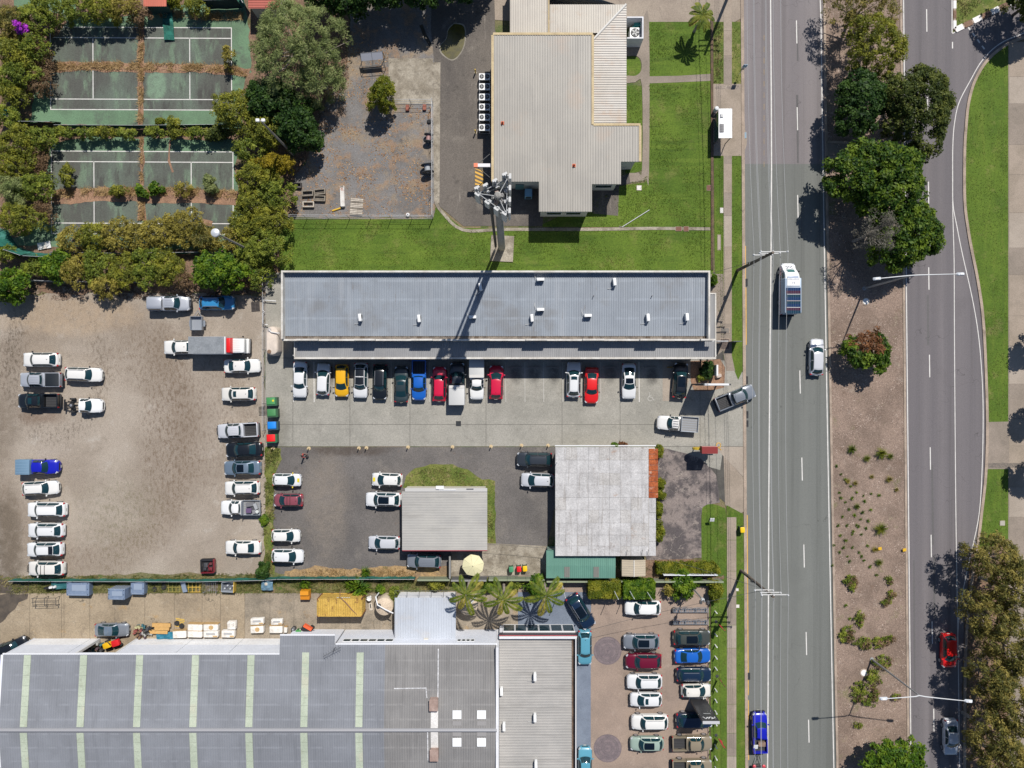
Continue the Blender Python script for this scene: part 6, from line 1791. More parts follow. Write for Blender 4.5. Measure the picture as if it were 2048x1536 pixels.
WIRE=flat('wire',(0.45,0.45,0.45),0.5)
WIRE_D=flat('wire_dark',(0.06,0.06,0.06),0.6)
ends_n=[(p[0]-.3,p[1]+40,p[2])for p in POLES[0]]
ends_s=[(p[0]+.5,p[1]-45,p[2])for p in POLES[2]]
spans=[ends_n,POLES[0],POLES[1],POLES[2],ends_s]
for k in range(len(POLES[0])):
 for i in range(4):
  a,b_=Vector(spans[i][k]),Vector(spans[i+1][k])
  pts=[]
  for j in range(9):
   u=j/8
   p=a.lerp(b_,u)
   p.z-=.8*4*u*(1-u)
   pts.append(p)
  o=TB(pts,.018,4,cap=False).build('power_line',WIRE)
  tag(o,'wire from the %s, %s'%(('west end of the top arm','middle of the top arm','east end of the top arm','west end of the second arm','east end of the second arm','west end of the lowest arm','east end of the lowest arm')[k],('span off the north edge','span over the bus stop','span between shop and display poles','span past the display cars')[i]),'power line',('wires off the north edge','wires over the bus stop','wires over the kerb lane','wires off the south edge')[i])
def service(a,b_,sag,label):
 a,b_=Vector(a),Vector(b_)
 pts=[]
 for j in range(11):
  u=j/10
  p=a.lerp(b_,u)
  p.z-=sag*4*u*(1-u)
  pts.append(p)
 tag(TB(pts,.02,4,cap=False).build('service_wire',WIRE_D),label,'power line')
x1_,y1_=P(1474.5,541)
x2_,y2_=P(1482,1141)
service((x1_,y1_,9.2),P3(1418,548,5.2),.5,'short dark service wire from the shop pole to the shop roof corner')
service((x2_,y2_,8.9),P3(1150,1268,4.7),.7,'dark service wire from the display yard pole to the showroom parapet')
service((x2_,y2_,8.6),P3(1310,1112,3.3),.5,'dark service wire from the display yard pole to the pale-roofed house')
service(P3(1110,1098,3.1),P3(975,1088,2.8),.12,'pale wire between the office and the pale-roofed house')
# --- double-arm street lights in the median
def street_light(px,py,h,lamps,node,label):
 x,y=P(px,py)
 t=thing('street_light',label,'street light',(x,y,0.06),0,'twin-arm street lights in the median')
 LT([(.26,0),(.26,.08),(.13,.1),(.11,h*.5),(.07,h-.4)],n=12).build('pole',STEEL,t,smooth=True)
 for lx,ly in lamps:
  wx,wy=P(lx,ly,h+.35)
  d=Vector((wx-x,wy-y,0))
  TB([(0,0,h-.5),(0,0,h-.1),d*.12+Vector((0,0,h+.1)),d*.45+Vector((0,0,h+.22)),d*.96+Vector((0,0,h+.35))],[.07,.07,.065,.055,.045],8).build('arm',STEEL_L,t,smooth=True)
  f=RB((0,0,0),(.95,.36,.16),.12,top=.8).build('luminaire',flat('luminaire',(0.55,0.58,0.62),0.4),t,(d.x,d.y,h+.36),math.atan2(d.y,d.x))
  BX((.05,0,.10),(.35,.2,.05)).build('gear_cover',flat('gear_white',(0.75,0.75,0.75),0.4),f)
street_light(1728,577,11.3,((1754,557.5),(1921,548)),None,'twin-arm street light beside the northern manhole with the arm over the road')
street_light(1743,1318,11.0,((1767,1397),(1937,1402)),None,'twin-arm street light beside the southern manhole')
# --- tall court lights
def court_light(px,py,h,label,disc):
 x,y=P(px,py)
 t=thing('court_light',label,'flood light',(x,y,0.03),0,'old flood lights around the tennis courts')
 LT([(.16,0),(.13,h*.6),(.09,h)],n=10).build('pole',surf('court_pole',(0.28,0.25,0.22),(0.2,0.18,0.16),1,0.3,6,objspace=True),t,smooth=True)
 if disc:
  LT([(.10,h-.05),(.34,h),(.52,h+.12),(.46,h+.30),(.22,h+.42),(.04,h+.46)],n=20).build('reflector',flat('reflector',(0.55,0.57,0.6),0.35,0.2),t,smooth=True)
 else:
  for s in(-1,1):
   RB((.32*s,0,h+.1),(.42,.36,.24),.08).build('lamp_head',flat('lamp_white',(0.68,0.68,0.68),0.4),t,smooth=True)
 TB([(-.25,0,h-.1),(.25,0,h-.1)],.04,6).build('bracket',STEEL,t)
court_light(508,505,12.0,'leaning-looking court light with a round reflector over the golden scrub',True)
court_light(586,309,12.0,'court light with two white lamp heads above the olive scrub',False)
# --- bus stop
bx,by=P(1450.5,247,2.6)
t=thing('bus_shelter','small bus shelter with a white roof and a dark solar panel','bus shelter',(bx,by,0.066))
SW,SL=1.72,3.75
for k in range(2):
 BX((SW*(-.25+.5*k),0,2.55+.02*k),(SW/2-.01,SL,.08)).build('roof_sheet',flat('shelter_white',(0.78,0.78,0.78),0.4),t)
BX((-SW*.28,-.62,2.64),(.55,1.05,.05)).build('solar_panel',flat('solar_dark',(0.03,0.032,0.045),0.3),t)
for i in range(3):
 BX((-SW*.28,-.97+i*.35,2.668),(.5,.02,.01)).build('panel_line',flat('cell_line2',(0.25,0.25,0.28),0.4),t)
BX((-SW*.28,.95,2.66),(.36,.40,.12)).build('roof_hatch',flat('hatch_grey',(0.4,0.4,0.4),0.5),t)
for c in((-.75,1.75),(.75,1.75),(-.75,-1.75),(.75,-1.75)):
 BX((c[0],c[1],1.25),(.08,.08,2.5)).build('post',DARKM,t)
BX((-.75,0,1.25),(.04,3.4,1.9)).build('back_glass',flat('shelter_glass',(0.05,0.08,0.09),0.1),t)
BX((0,1.74,1.25),(1.4,.04,1.9)).build('side_glass',flat('shelter_glass',(0.05,0.08,0.09),0.1),t)
BX((-.42,0,.47),(.42,2.6,.06)).build('seat',flat('seat_grey',(0.3,0.3,0.3),0.5),t)
bx,by=P(1477,150)
t=thing('bus_sign','blue and white bus stop sign on the verge north of the shelter','sign',(bx,by,0.05))
TB([(0,0,0),(0,0,2.9)],.035,8).build('post',STEEL_L,t)
BX((0,.03,2.5),(.55,.03,.85)).build('sign_plate',flat('sign_blue',(0.07,0.26,0.42),0.4),t)
BX((0,.05,2.75),(.4,.012,.25)).build('sign_symbol',FRAME_W,t)
BX((0,.03,1.7),(.35,.03,.45)).build('timetable_case',FRAME_D,t)
bx,by=P(1429,223)
t=thing('litter_bin','small grey litter bin behind the bus shelter corner','bin',(bx,by,0.06))
LT([(.25,0),(.28,.9),(.28,.95)],n=14).build('drum',flat('bin_grey',(0.45,0.46,0.48),0.5),t)
LT([(.3,.95),(.24,1.1),(.08,1.15)],n=14).build('lid',flat('bin_lid',(0.6,0.62,0.64),0.4),t)
# --- signs
bx,by=P(1408,769)
t=thing('pylon_sign','tall thin white-topped advertising pylon at the car park entrance casting a big slanted shadow','sign',(bx,by,0.05))
for s in(-1,1):
 BX((s*1.62,0,3.0),(.16,.20,6.0)).build('post',DARKM,t)
BX((0,0,3.5),(3.08,.24,4.6)).build('sign_box',flat('pylon_box',(0.42,0.42,0.44),0.5),t)
for k in range(4):
 for s in(-1,1):
  BX((0,s*.13,1.8+k*1.12),(2.9,.02,1.02)).build('sign_panel',flat('pylon_panel%d'%(k%2),((0.35,0.36,0.4),(0.55,0.54,0.52))[k%2],0.5),t)
BX((.2,0,5.85),(2.6,.22,.10)).build('top_cap',FRAME_W,t)
bx,by=P(1401,894)
t=thing('diner_sign','roadside sign with a deep red box over a yellow oval at the driveway','sign',(bx,by,0.05))
YS_=flat('sign_yellow',(0.55,0.38,0.03),0.5)
RS_=flat('sign_red',(0.16,0.012,0.011),0.55)
ov=MB()
ring=[(1.55*math.cos(R(a)),1.0*math.sin(R(a)))for a in range(0,360,15)]
n=len(ring)
ov.add([(x,-.14,z+2.05)for x,z in ring]+[(x,.14,z+2.05)for x,z in ring],[tuple(range(n)),tuple(reversed(range(n,2*n)))]+[(i,n+i,n+(i+1)%n,(i+1)%n)for i in range(n)])
ov.build('oval_board',YS_,t,(-.05,0,0))
BX((.16,-.05,3.25),(1.95,.85,1.1)).build('red_box',RS_,t)
BX((.16,-.05,3.82),(2.0,.90,.05)).build('red_lid',flat('sign_red_lid',(0.19,0.014,0.013),0.55),t)
BX((.16,.40,3.83),(2.0,.05,.07)).build('lit_lid_edge',flat('lit_lid_edge',(0.6,0.3,0.26),0.5),t)  # pinkish strip gives the sunlit top edge by colour
TB([(1.05,.3,3.2)]+[(1.35+.28*math.cos(R(a)),.55+.28*math.sin(R(a)),3.5)for a in range(200,-120,-25)]+[(1.75,-.1,3.2)],.06,6).build('yellow_curl',flat('curl_yellow',(0.62,0.36,0.06),0.5),t)
for s in(-1,1):
 TB([(s*.8,0,0),(s*.8,0,2.0)],.08,8).build('post',DARKM,t)
BX((1.65,.1,1.6),(.8,.1,.12)).build('arrow_bar',YS_,t)
bx,by=P(1426,741)
t=thing('notice_board','narrow white notice board standing in the garden bed near the street corner','sign',(bx,by,0.06))
BX((0,0,1.2),(.22,1.4,1.5)).build('board',FRAME_W,t)
for s in(-1,1):
 BX((0,s*.55,.4),(.1,.1,.8)).build('post',DARKM,t)
bx,by=P(1436,752)
tag(RB((0,0,.25),(.9,.55,.5),.2,top=.8).build('garden_rock',surf('rock_pale',(0.5,0.42,0.36),(0.36,0.3,0.26),2,0.3,6,objspace=True),None,(bx,by,.06),.3,smooth=True),'pale rock on the grass beside the narrow white notice board','rock')
bx,by=P(1375,1143.5)
t=thing('long_sign','long white sign board along the south side of the clipped hedge','sign',(bx,by,0.06))
BX((0,0,1.15),(7.0,.08,1.1)).build('board',flat('board_white2',(0.70,0.72,0.76),0.5),t)
for k in range(5):
 BX((-3.2+k*1.6,-.08,.8),(.08,.08,1.6)).build('post',DARKM,t)
widths=[.13,.18,.1,.16,.2,.12,.16,0,.18,.12,0,.16,.14,.18,.12,.17]
xx=-.2
for w_ in widths:
 if w_:
  BX((-xx*1.0,.048,1.25+.03*(w_>.15)),(w_,.012,.26+.1*(w_>.16))).build('glyph',flat('ink',(0.02,0.02,0.03),0.6),t)
 xx-=w_+.06
bx,by=P(1394.5,1397.5)
t=thing('black_pylon','tall black dealership pylon with white angular letters near its top','sign',(bx,by,0.06))
BLK=flat('pylon_black',(0.035,0.035,0.038),0.45)
BX((0,-.02,3.3),(2.05,.34,6.3)).build('slab',BLK,t)
BX((0,.0,.09),(2.15,.5,.18)).build('plinth',FRAME_W,t)
BX((0,-.02,6.47),(2.07,.36,.05)).build('top_edge',flat('edge_grey',(0.45,0.45,0.46),0.4),t)
def letters(polys,w,mat,sx,sz,ox_,oz_):
 for pl in polys:
  mb=MB()
  q=[Vector((-(p[0]*sx+ox_),p[1]*sz+oz_))for p in pl]
  for a,b_ in zip(q,q[1:]):
   d=(b_-a)
   mb.box(((a.x+b_.x)/2,.155,(a.y+b_.y)/2),(d.length+w*.4,.02,w),ry=-math.atan2(d.y,d.x))
  mb.build('logo_letter',mat,t)
letters([[(0,0),(0,1),(.02,.42),(.62,1),],[(.26,.6),(.66,0),(1.02,1.0),(1.02,.0)],[(1.02,.0),(1.40,1.0),(1.70,0)]],.10,flat('logo_white',(0.78,0.78,0.78),0.4),.85,.52,-.74,5.35)
for k in range(8):
 BX((.42-k*.11,.155,4.45),(.08,.014,.13)).build('small_letter',flat('logo_grey',(0.45,0.47,0.47),0.4),t)
for px,py,c,lab in((1432,1243,(0.42,0.03,0.035),'red feather flag at the north end of the white posts'),(1434,1352,(0.20,0.045,0.035),'thin brownish feather flag half way along the white posts'),(1432,1470,(0.62,0.08,0.07),'bright red feather flag beside the khaki utilities')):
 x,y=P(px,py)
 t=thing('feather_flag',lab,'flag',(x,y,.06),R(-35),'feather flags on the display verge')
 TB([(0,0,0),(0,0,2.4),(.1,0,3.2),(.4,0,3.4)],.02,6).build('pole',DARKM,t)
 mb=MB()
 mb.grid([[(.02+.02*math.sin(k),.03*math.sin(k*1.3),.7+k*.4),(.02+(.55 if px!=1434 else .25)*(1-.06*k),.05*math.sin(k*1.3+1),.8+k*.38)]for k in range(7)])
 mb.build('flag_cloth',flat('flag_%d'%px,c,0.7),t)
 LT([(.22,0),(.2,.04)],n=12).build('base',DARKM,t)
for i,py in enumerate((1222,1267,1289,1312,1334,1377,1398,1421,1444,1489,1512,1533)):
 x,y=P(1429.5,py)
 o=LT([(.085,0),(.085,.95),(.06,1.0)],n=12).build('white_post',flat('post_white',(0.75,0.75,0.72),0.5),None,(x,y,.06),smooth=True)
 tag(o,'%s short white post from the north along the display yard verge'%ORD[i],'post','white posts along the display yard')
t=thing('low_rail','low dark rail fence along the display yard edge','fence',(*P(1418,1370),.06))
for k in range(20):
 BX((0,(10-k)*1.5,.3),(.06,.06,.6)).build('post',DARKM,t)
BX((0,0,.6),(.07,30,.06)).build('rail',surf('rail_brown',(0.12,0.07,0.05),(0.08,0.05,0.04),1,0.3,6),t)
for px,py,lab in((1380,1217,'northern silver display ramp beside the clipped shrubs'),(1380,1241,'southern silver display ramp above the olive car')):
 x,y=P(px,py)
 t=thing('display_ramp',lab,'ramp',(x,y,.06),0,'display ramps in the yard')
 for s in(-.32,.10):
  BX((0,s,.38),(4.6,.05,.12)).build('rail',GALV,t)
 for k in range(22):
  BX((-2.2+k*.21,-.11,.40),(.07,.40,.04)).build('rung',GALV,t)
 TB([(-2.3,.25,.1),(-1.2,.3,.5),(-.4,.3,.25),(.3,.3,.75),(1.2,.3,.35),(2.2,.25,.55)],.03,6).build('truss',GALV,t)
 for k in range(4):
  BX((-2.0+k*1.33,-.11,.17),(.08,.44,.34)).build('leg',DARKM,t)
 RB((-2.35,-.11,.3),(.2,.5,.4),.06).build('end_stop',DARKM,t)
for px,py,h,lab in((1224,1173,5.4,'western white flagpole in the long clipped hedge'),(1254.5,1173,5.2,'middle white flagpole in the long clipped hedge'),(1288.5,1175,5.0,'eastern white flagpole at the end of the long clipped hedge'),(1124,1168,6.0,'white flagpole standing alone by the blue paving')):
 x,y=P(px,py)
 t=thing('flag_pole',lab,'flagpole',(x,y,.06),0,'flagpoles along the display yard hedge')
 LT([(.07,0),(.05,h*.6),(.035,h)],n=10).build('pole',flat('pole_white',(0.62,0.63,0.65),0.35),t,smooth=True)
 LT([(.02,h),(.07,h+.06),(.02,h+.14)],n=10).build('finial',STEEL_L,t)
 LT([(.16,0),(.16,.03)],n=12).build('base',DARKM,t)
x,y=P(1378,1168)
t=thing('camera_pole','grey security camera pole rising from the round green shrub','pole',(x,y,.06))
LT([(.11,0),(.09,4),(.06,7.6)],n=10).build('pole',STEEL,t,smooth=True)
BX((0,0,7.4),(.9,.06,.06)).build('bracket',DARKM,t)
for s in(-1,1):
 RB((s*.45,-.1,7.45),(.3,.42,.26),.06).build('camera',FRAME_D,t)
BX((0,0,6.6),(.35,.25,.5)).build('control_box',STEEL_L,t)
# ------------------------------------------------ bollards, bins, tanks
for i,(px,py)in enumerate(((547,896),(618,897),(718,896.5),(733,896),(816,894.5),(905,894),(982,893),(1043,891),(1096,891))):
 x,y=P(px,py)
 t=thing('bollard','%s cream bollard from the west on the car park boundary'%ORD[i],'bollard',(x,y,.045),0,'cream bollards along the car park boundary')
 LT([(.075,0),(.07,.8),(.04,.84)],n=10).build('post',flat('bollard_cream',(0.58,0.44,0.24),0.6),t)
 LT([(.26,0),(.24,.04),(.2,.05)],n=9).build('collar',flat('collar_tan',(0.46,0.36,0.22),0.8),t)
for px,py,lid,body,lab,lidc in((543,803,'bin_green',(0.03,0.10,0.05),'large green skip bin with a yellow spot on its lid',(0.06,0.24,0.08)),(544.5,826,'bin_green2',(0.03,0.08,0.04),'plain large green skip bin between the spotted one and the blue one',(0.055,0.20,0.07)),(545,851.5,'bin_blue',(0.02,0.05,0.09),'large blue-lidded skip bin by the yard fence',(0.01,0.20,0.62)),(543,877,'bin_red',(0.02,0.12,0.05),'large skip bin with a bright red lid and green body',(0.70,0.01,0.012))):
 x,y=P(px,py,1.2)
 t=thing('skip_bin',lab,'bin',(x,y,.05),R(2),'large skip bins beside the yard fence')
 BX((0,0,.65),(1.25,1.05,1.1),top=1.06).build('tub',flat(lid+'_tub',body,0.5),t)
 RB((-.06,.08,1.24),(1.12,.95,.10),.06,top=.96).build('lid',flat(lid,lidc,0.45),t,smooth=True)
 BX((.62,0,1.12),(.12,1.1,.14)).build('rim',flat(lid+'_rim',tuple(.8*c for c in((0.05,0.2,0.08))),0.5),t)
 TB([(-.5,.53,1.25),(.5,.53,1.25)],.03,6).build('hinge',DARKM,t)
 if px==543 and py<810:
  LT([(.14,0),(.13,.02)],(.25,.1,1.29),12).build('sticker',flat('sticker_yellow',(0.62,0.50,0.02),0.5),t)
 for cx_ in(-.5,.5):
  for cy_ in(-.4,.4):
   LT([(.08,-.03),(.08,.03)],(cx_,cy_,.08),10,axis='Y').build('castor',TYRE,t)
def wheelie(px,py,c,lab,body=(0.03,0.09,0.04),grp='wheelie bins in the back courtyard'):
 x,y=P(px,py,1.0)
 t=thing('wheelie_bin',lab,'bin',(x,y,.055),R(4),grp)
 BX((0,0,.5),(.50,.62,.92),top=1.12).build('tub',flat('wheelie_body_%02x%02x'%(int(body[0]*255),int(body[1]*255)),body,0.5),t)
 RB((0,.02,1.0),(.60,.76,.09),.12,top=.95).build('lid',flat('wheelie_%02x%02x'%(int(c[0]*255),int(c[1]*255)),c,0.4),t,smooth=True)
 TB([(-.24,.40,.98),(.24,.40,.98)],.03,6).build('handle',BLACKP,t)
 for s in(-1,1):
  LT([(.12,-.03),(.12,.03)],(s*.25,.3,.12),10,axis='X').build('wheel',TYRE,t)
wheelie(1022.5,1139,(0.06,0.24,0.12),'green-lidded wheelie bin in the back courtyard')
wheelie(1038,1138.5,(0.62,0.012,0.02),'red-lidded wheelie bin between the green and yellow ones')
wheelie(1050,1137.5,(0.72,0.45,0.01),'yellow-lidded wheelie bin in the back courtyard')
wheelie(1485,1060,(0.74,0.48,0.01),'lone yellow-lidded wheelie bin on the verge by the kerb',grp=None)
x,y=P(597,1266,.9)
t=thing('wheelie_bin','small green bin beside the warehouse north wall','bin',(x,y,.05))
BX((0,0,.45),(.62,.66,.85),top=1.08).build('tub',flat('gb_tub',(0.02,0.12,0.03),0.5),t)
RB((0,0,.92),(.72,.78,.08),.06).build('lid',flat('gb_lid',(0.04,0.24,0.05),0.5),t)
for px,py,lab in((1423.5,1039,'white tilted information board on the small front lawn'),):
 x,y=P(px,py,1.0)
 t=thing('lawn_sign',lab,'sign',(x,y,.06))
 BX((0,0,1.15),(.55,.5,.08),rx=.5).build('board',FRAME_W,t)
 BX((0,-.05,.55),(.08,.08,1.1)).build('post',DARKM,t)
x,y=P(1402,1065)
for px,py,lab in((1757,1096,'yellow marker plate lying in the mulch near the grass tufts'),(1806,1098.5,'yellow hazard plate on the median east kerb')):
 x,y=P(px,py)
 t=thing('marker_plate',lab,'sign',(x,y,.07),R(10))
 BX((0,0,.3),(.45,.40,.05),rx=.2).build('plate',flat('plate_yellow',(0.70,0.42,0.03),0.5),t)
 BX((0,0,.14),(.06,.06,.28)).build('stub',DARKM,t)
def tank(px,py,r,h,lab,pipe):
 x,y=P(px,py,h)
 t=thing('water_tank',lab,'water tank',(x,y,.05))
 TK=surf('tank_beige',(0.55,0.45,0.34),(0.48,0.39,0.295),1.2,0.1,6,bump=0,objspace=True)
 LT([(r,0),(r*1.01,h*.3),(r,h*.88),(r*.96,h*.93),(r*.5,h*1.03),(.3,h*1.07)],n=32).build('shell',TK,t,smooth=True)
 for k in range(10):
  a=2*PI*k/10
  TB([(.32*math.cos(a),.32*math.sin(a),h*1.07),(r*.5*math.cos(a),r*.5*math.sin(a),h*1.035),(r*.95*math.cos(a),r*.95*math.sin(a),h*.94)],.025,4).build('roof_rib',TK,t)
 LT([(.3,h*1.06),(.3,h*1.12),(.2,h*1.13)],(-r*.55,r*.2,0),14).build('strainer',DARKM,t)
 TB([Vector(p)for p in pipe],.09,8).build('inlet_pipe',FRAME_W,t)
tank(768,1214,1.15,2.3,'beige rainwater tank west of the white annex with a white inlet pipe',[(-.9,1.4,.3),(-1.05,1.3,2.3),(-.75,.4,2.7),(.2,-.15,2.72),(1.3,-.6,2.9)])
tank(936,1212,1.25,2.3,'beige rainwater tank east of the white annex under a palm',[(.9,1.1,.3),(.9,1.1,2.5),(.3,.3,2.7)])
x,y=P(543.5,681.5,1.9)
t=thing('water_tank','slim upright beige rainwater tank against the west end of the shops','water tank',(x,y,.05))
SLIM=surf('slim_tank',(0.58,0.50,0.43),(0.52,0.45,0.39),1.5,0.1,6,bump=0)
RB((0,0,.95),(1.6,3.75,1.9),.72,n=6).build('shell',SLIM,t,smooth=True)
for yy,c in((1.4,(0.35,0.32,0.3)),(-1.4,(0.18,0.11,0.07))):
 LT([(.26,1.88),(.26,1.95),(.12,1.97)],(-.3,yy,0),16).build('lid',flat('slim_lid%d'%(yy>0),c,0.5),t)
TB([(-.3,1.4,2.0),(0,1.1,2.05),(.6,1.0,2.1),(1.1,.95,2.1)],.06,8).build('inlet_pipe',FRAME_W,t)
x,y=P(530.5,626)
t=thing('white_pipe','white drain pipe run along the fence north of the slim tank','pipe',(x,y,.5))
TB([(1.6,1.5,0),(-.1,1.65,0),(-.15,.3,0),(.08,.1,0),(-.15,-.1,0),(-.15,-1.5,0),(.5,-1.6,0)],.07,8).build('pipe',FRAME_W,t)
for yy in(1.2,-1.0):
 BX((-.12,yy,-.25),(.08,.08,.5)).build('stand',DARKM,t)
# ------------------------------------------------ fences
def fence(pts,h,label,mat,post=2.6,style='cloth',name='fence',z=.03,lean=0.0,grp=None):
 """pts = pixel polyline on the ground; style: cloth (sheets between posts), panel (sheet panels), wire (rails only)"""
 w=[Vector(P(*p))for p in pts]
 o=w[0]
 t=thing(name,label,'fence',(o.x,o.y,z),0,grp)
 for a,b_ in zip(w,w[1:]):
  d=b_-a
  n=max(1,round(d.length/post))
  ang=math.atan2(d.y,d.x)
  for i in range(n+(1 if b_ is w[-1]else 0)):
   p=a+d*(i/n)-o
   TB([(0,0,0),(0,-lean,h+.05)],.035,6).build('post',DARKM if style!='wire' else STEEL,t,(p.x,p.y,0))
  for i in range(n):
   c=a+d*((i+.5)/n)-o
   L_=d.length/n
   if style=='cloth':
    mb=MB()
    mb.grid([[(-L_/2+L_*j/4,.05*math.sin(j*2.1+i)-lean*k/3+.03,.05+(h-.05)*k/3*(1-.05*abs(math.sin(i+j))))for j in range(5)]for k in range(4)])
    mb.build('cloth_sheet',mat,t,(c.x,c.y,0),ang)
    TB([(-L_/2,-lean,h),(L_/2,-lean,h)],.02,5).build('top_wire',STEEL_L,t,(c.x,c.y,0),ang)
   elif style=='panel':
    BX((0,0,h/2),(L_-.04,.06,h)).build('panel',mat,t,(c.x,c.y,0),ang)
    BX((0,0,h+.02),(L_-.02,.22,.05)).build('capping',flat('cap_sage',(0.22,0.25,0.165),0.6)if 'sage' in label else flat('cap_grey',(0.22,0.22,0.21),0.6),t,(c.x,c.y,0),ang)
   else:
    for zz in(h,h*.55,.1):
     TB([(-L_/2,0,zz),(L_/2,0,zz)],.022,5).build('rail',STEEL_L if zz==h else STEEL,t,(c.x,c.y,0),ang)
 return t
CLOTH=surf('shade_cloth',(0.02,0.13,0.10),(0.015,0.08,0.06),0.8,0.2,8,bump=0,layers=[((0.10,0.32,0.28),0.7,0.55,0.72,0.6),((0.02,0.05,0.035),0.9,0.6,0.74,0.7)])
fence([(30,1157),(200,1157.5),(400,1158),(536,1155),(560,1153),(700,1153),(832,1153)],1.35,'long green mesh fence along the south side of the gravel yard',CLOTH,3.0)
fence([(838,1153),(902,1153)],1.7,'short sage boundary fence south of the office',flat('fence_sage',(0.17,0.20,0.14),0.6),2.4,'panel')
fence([(904,1154),(974,1154)],1.7,'dark grey boundary fence behind the market umbrella',flat('fence_char',(0.09,0.095,0.10),0.6),2.4,'panel')
fence([(902,1106),(902,1150)],1.7,'dark side fence between the grey car and the umbrella',flat('fence_char',(0.09,0.095,0.10),0.6),2.4,'panel')
fence([(978,1153),(1088,1153)],1.7,'sage boundary fence behind the wheelie bins',flat('fence_sage',(0.17,0.20,0.14),0.6),2.4,'panel')
fence([(1092,1156.5),(1440,1157)],1.6,'long sage boundary fence along the hedges north of the display yard',flat('fence_sage2',(0.19,0.20,0.15),0.6),2.6,'panel')
fence([(532.5,548),(532,700),(532,860)],1.4,'dark double-railed fence between the gravel yard and the shops',DARKM,3.2,'wire')
fence([(866,208),(866.5,330),(866,436)],2.0,'wire fence along the east side of the compound yard',STEEL,2.8,'wire')
fence([(572,437),(700,437.5),(866,438)],2.0,'wire fence along the south side of the compound yard',STEEL,2.8,'wire')
fence([(779,208.5),(866,208.5)],1.6,'dark gate-like fence on the south edge of the concrete slab',STEEL,2.6,'wire')
fence([(22,218),(46,244),(122,245)],2.2,'leaning green fence at the west end of the upper tennis court',CLOTH,2.6,lean=.7)
fence([(122,258),(280,259),(470,257)],1.5,'green fence with a dark base between the two tennis courts',surf('cloth_dark',(0.02,0.06,0.045),(0.05,0.13,0.10),0.7,0.2,8,bump=0),3.2)
fence([(14,458),(36,494),(70,506),(112,508)],2.4,'sagging green fence at the southwest corner of the lower court',CLOTH,2.6,lean=.8)
fence([(112,508),(250,510),(400,508),(500,505)],1.3,'green fence half hidden in golden scrub south of the lower court',CLOTH,3.2)
fence([(420,20),(486,18)],2.4,'dark green court fence north of the upper tennis court',flat('cloth_black',(0.012,0.03,0.03),0.8),3.0)
fence([(488,-20),(487,4),(500,26)],2.4,'bright teal fence corner at the north end of the courts',CLOTH,2.6)
fence([(10,560),(140,566),(280,566)],1.3,'low dark fence line beneath the scrub north of the gravel',STEEL,3.0,'wire')
x,y=P(341,46)
tag(MB().grid([[(-1.1+.05*k+.45*j,2.6-.62*k,.22+.10*math.sin(k*1.7+j))for j in range(4)]for k in range(9)]).build('fallen_cloth',CLOTH,None,(x,y,.05)),'strip of green cloth fallen across the upper tennis court','cloth')
# ------------------------------------------------ clutter in the compound yard
WOODG=surf('grey_wood',(0.24,0.21,0.17),(0.16,0.14,0.115),2,0.3,8,objspace=True,bump=0.1)
WOODP=surf('pale_wood',(0.50,0.45,0.38),(0.40,0.35,0.29),2,0.3,8,objspace=True,bump=0.1)
def crate(px,py,lab,mat,slats,rz=0):
 x,y=P(px,py,.3)
 t=thing('timber_frame',lab,'crate',(x,y,.03),R(rz),'timber frames on the compound ground')
 for c,d in(((0,.31,.22),(1.45,.10,.42)),((0,-.31,.22),(1.45,.10,.42)),((.68,0,.22),(.10,.52,.42)),((-.68,0,.22),(.10,.52,.42))):
  BX(c,d).build('side_board',mat,t)
 for k in range(slats):
  BX((0,-.15+k*.3/max(1,slats-1),.12),(1.26,.07,.08)).build('slat',mat,t)
crate(615.5,387,'grey timber frame at the west of the upper pair',WOODG,0,3)
crate(639.5,384,'grey timber frame at the east of the upper pair with a brown base',WOODG,3,6)
crate(639.5,397,'slatted grey timber frame below the upper pair',WOODG,4,-2)
crate(617,409,'empty white timber frame, lowest of the timber frames',WOODP,0,0)
crate(592,371,'dark timber frame half under the golden scrub',flat('wood_dark',(0.05,0.045,0.045),0.7),2,0)
x,y=P(684.5,392,.5)
t=thing('white_trough','long white rust-stained trough standing on the compound ground','trough',(x,y,.03),R(2))
TRW=surf('trough_white',(0.62,0.60,0.56),(0.52,0.49,0.45),1.5,0.15,6,objspace=True,layers=[((0.30,0.09,0.04),1.6,0.60,0.68,0.9)])
RB((0,0,.25),(.55,2.75,.5),.08).build('body',TRW,t)
BX((0,1.25,.52),(.4,.2,.06)).build('end_cap',WOODG,t)
x,y=P(673,419,.1)
tag(TB([(-.55,-.18,.1),(.55,.18,.1)],.11,10).build('yellow_pipe',flat('pipe_yellow',(0.62,0.38,0.03),0.6),None,(x,y,.03)),'short yellow pipe lying below the white trough','pipe')
x,y=P(713,414,.2)
t=thing('white_pallet','large white slatted pallet lying against the compound fence','pallet',(x,y,.03),R(-4))
for k in range(11):
 BX((0,-1.02+k*.205,.16),(1.65,.15,.03)).build('slat',WOODP if k%4 else WOODG,t)
for k in range(3):
 BX((-.7+k*.7,0,.08),(.1,2.2,.12)).build('bearer',WOODG,t)
x,y=P(747,124,.6)
t=thing('mesh_stand','dark steel stand with a mesh top beside the concrete slab','stand',(x,y,.03),R(5))
for sx in(-1.45,1.45):
 for sy,zz in((-.8,1.2),(.7,1.7)):
  TB([(sx,sy,0),(sx,sy,zz)],.04,6).build('leg',DARKM,t)
for sy,zz in((-.8,1.2),(.7,1.7),(-.8,.5)):
 TB([(-1.45,sy,zz),(1.45,sy,zz)],.04,6).build('rail',DARKM,t)
for sx in(-1.45,0,1.45):
 TB([(sx,-.8,1.2),(sx,.7,1.7)],.035,6).build('cross_rail',DARKM,t)
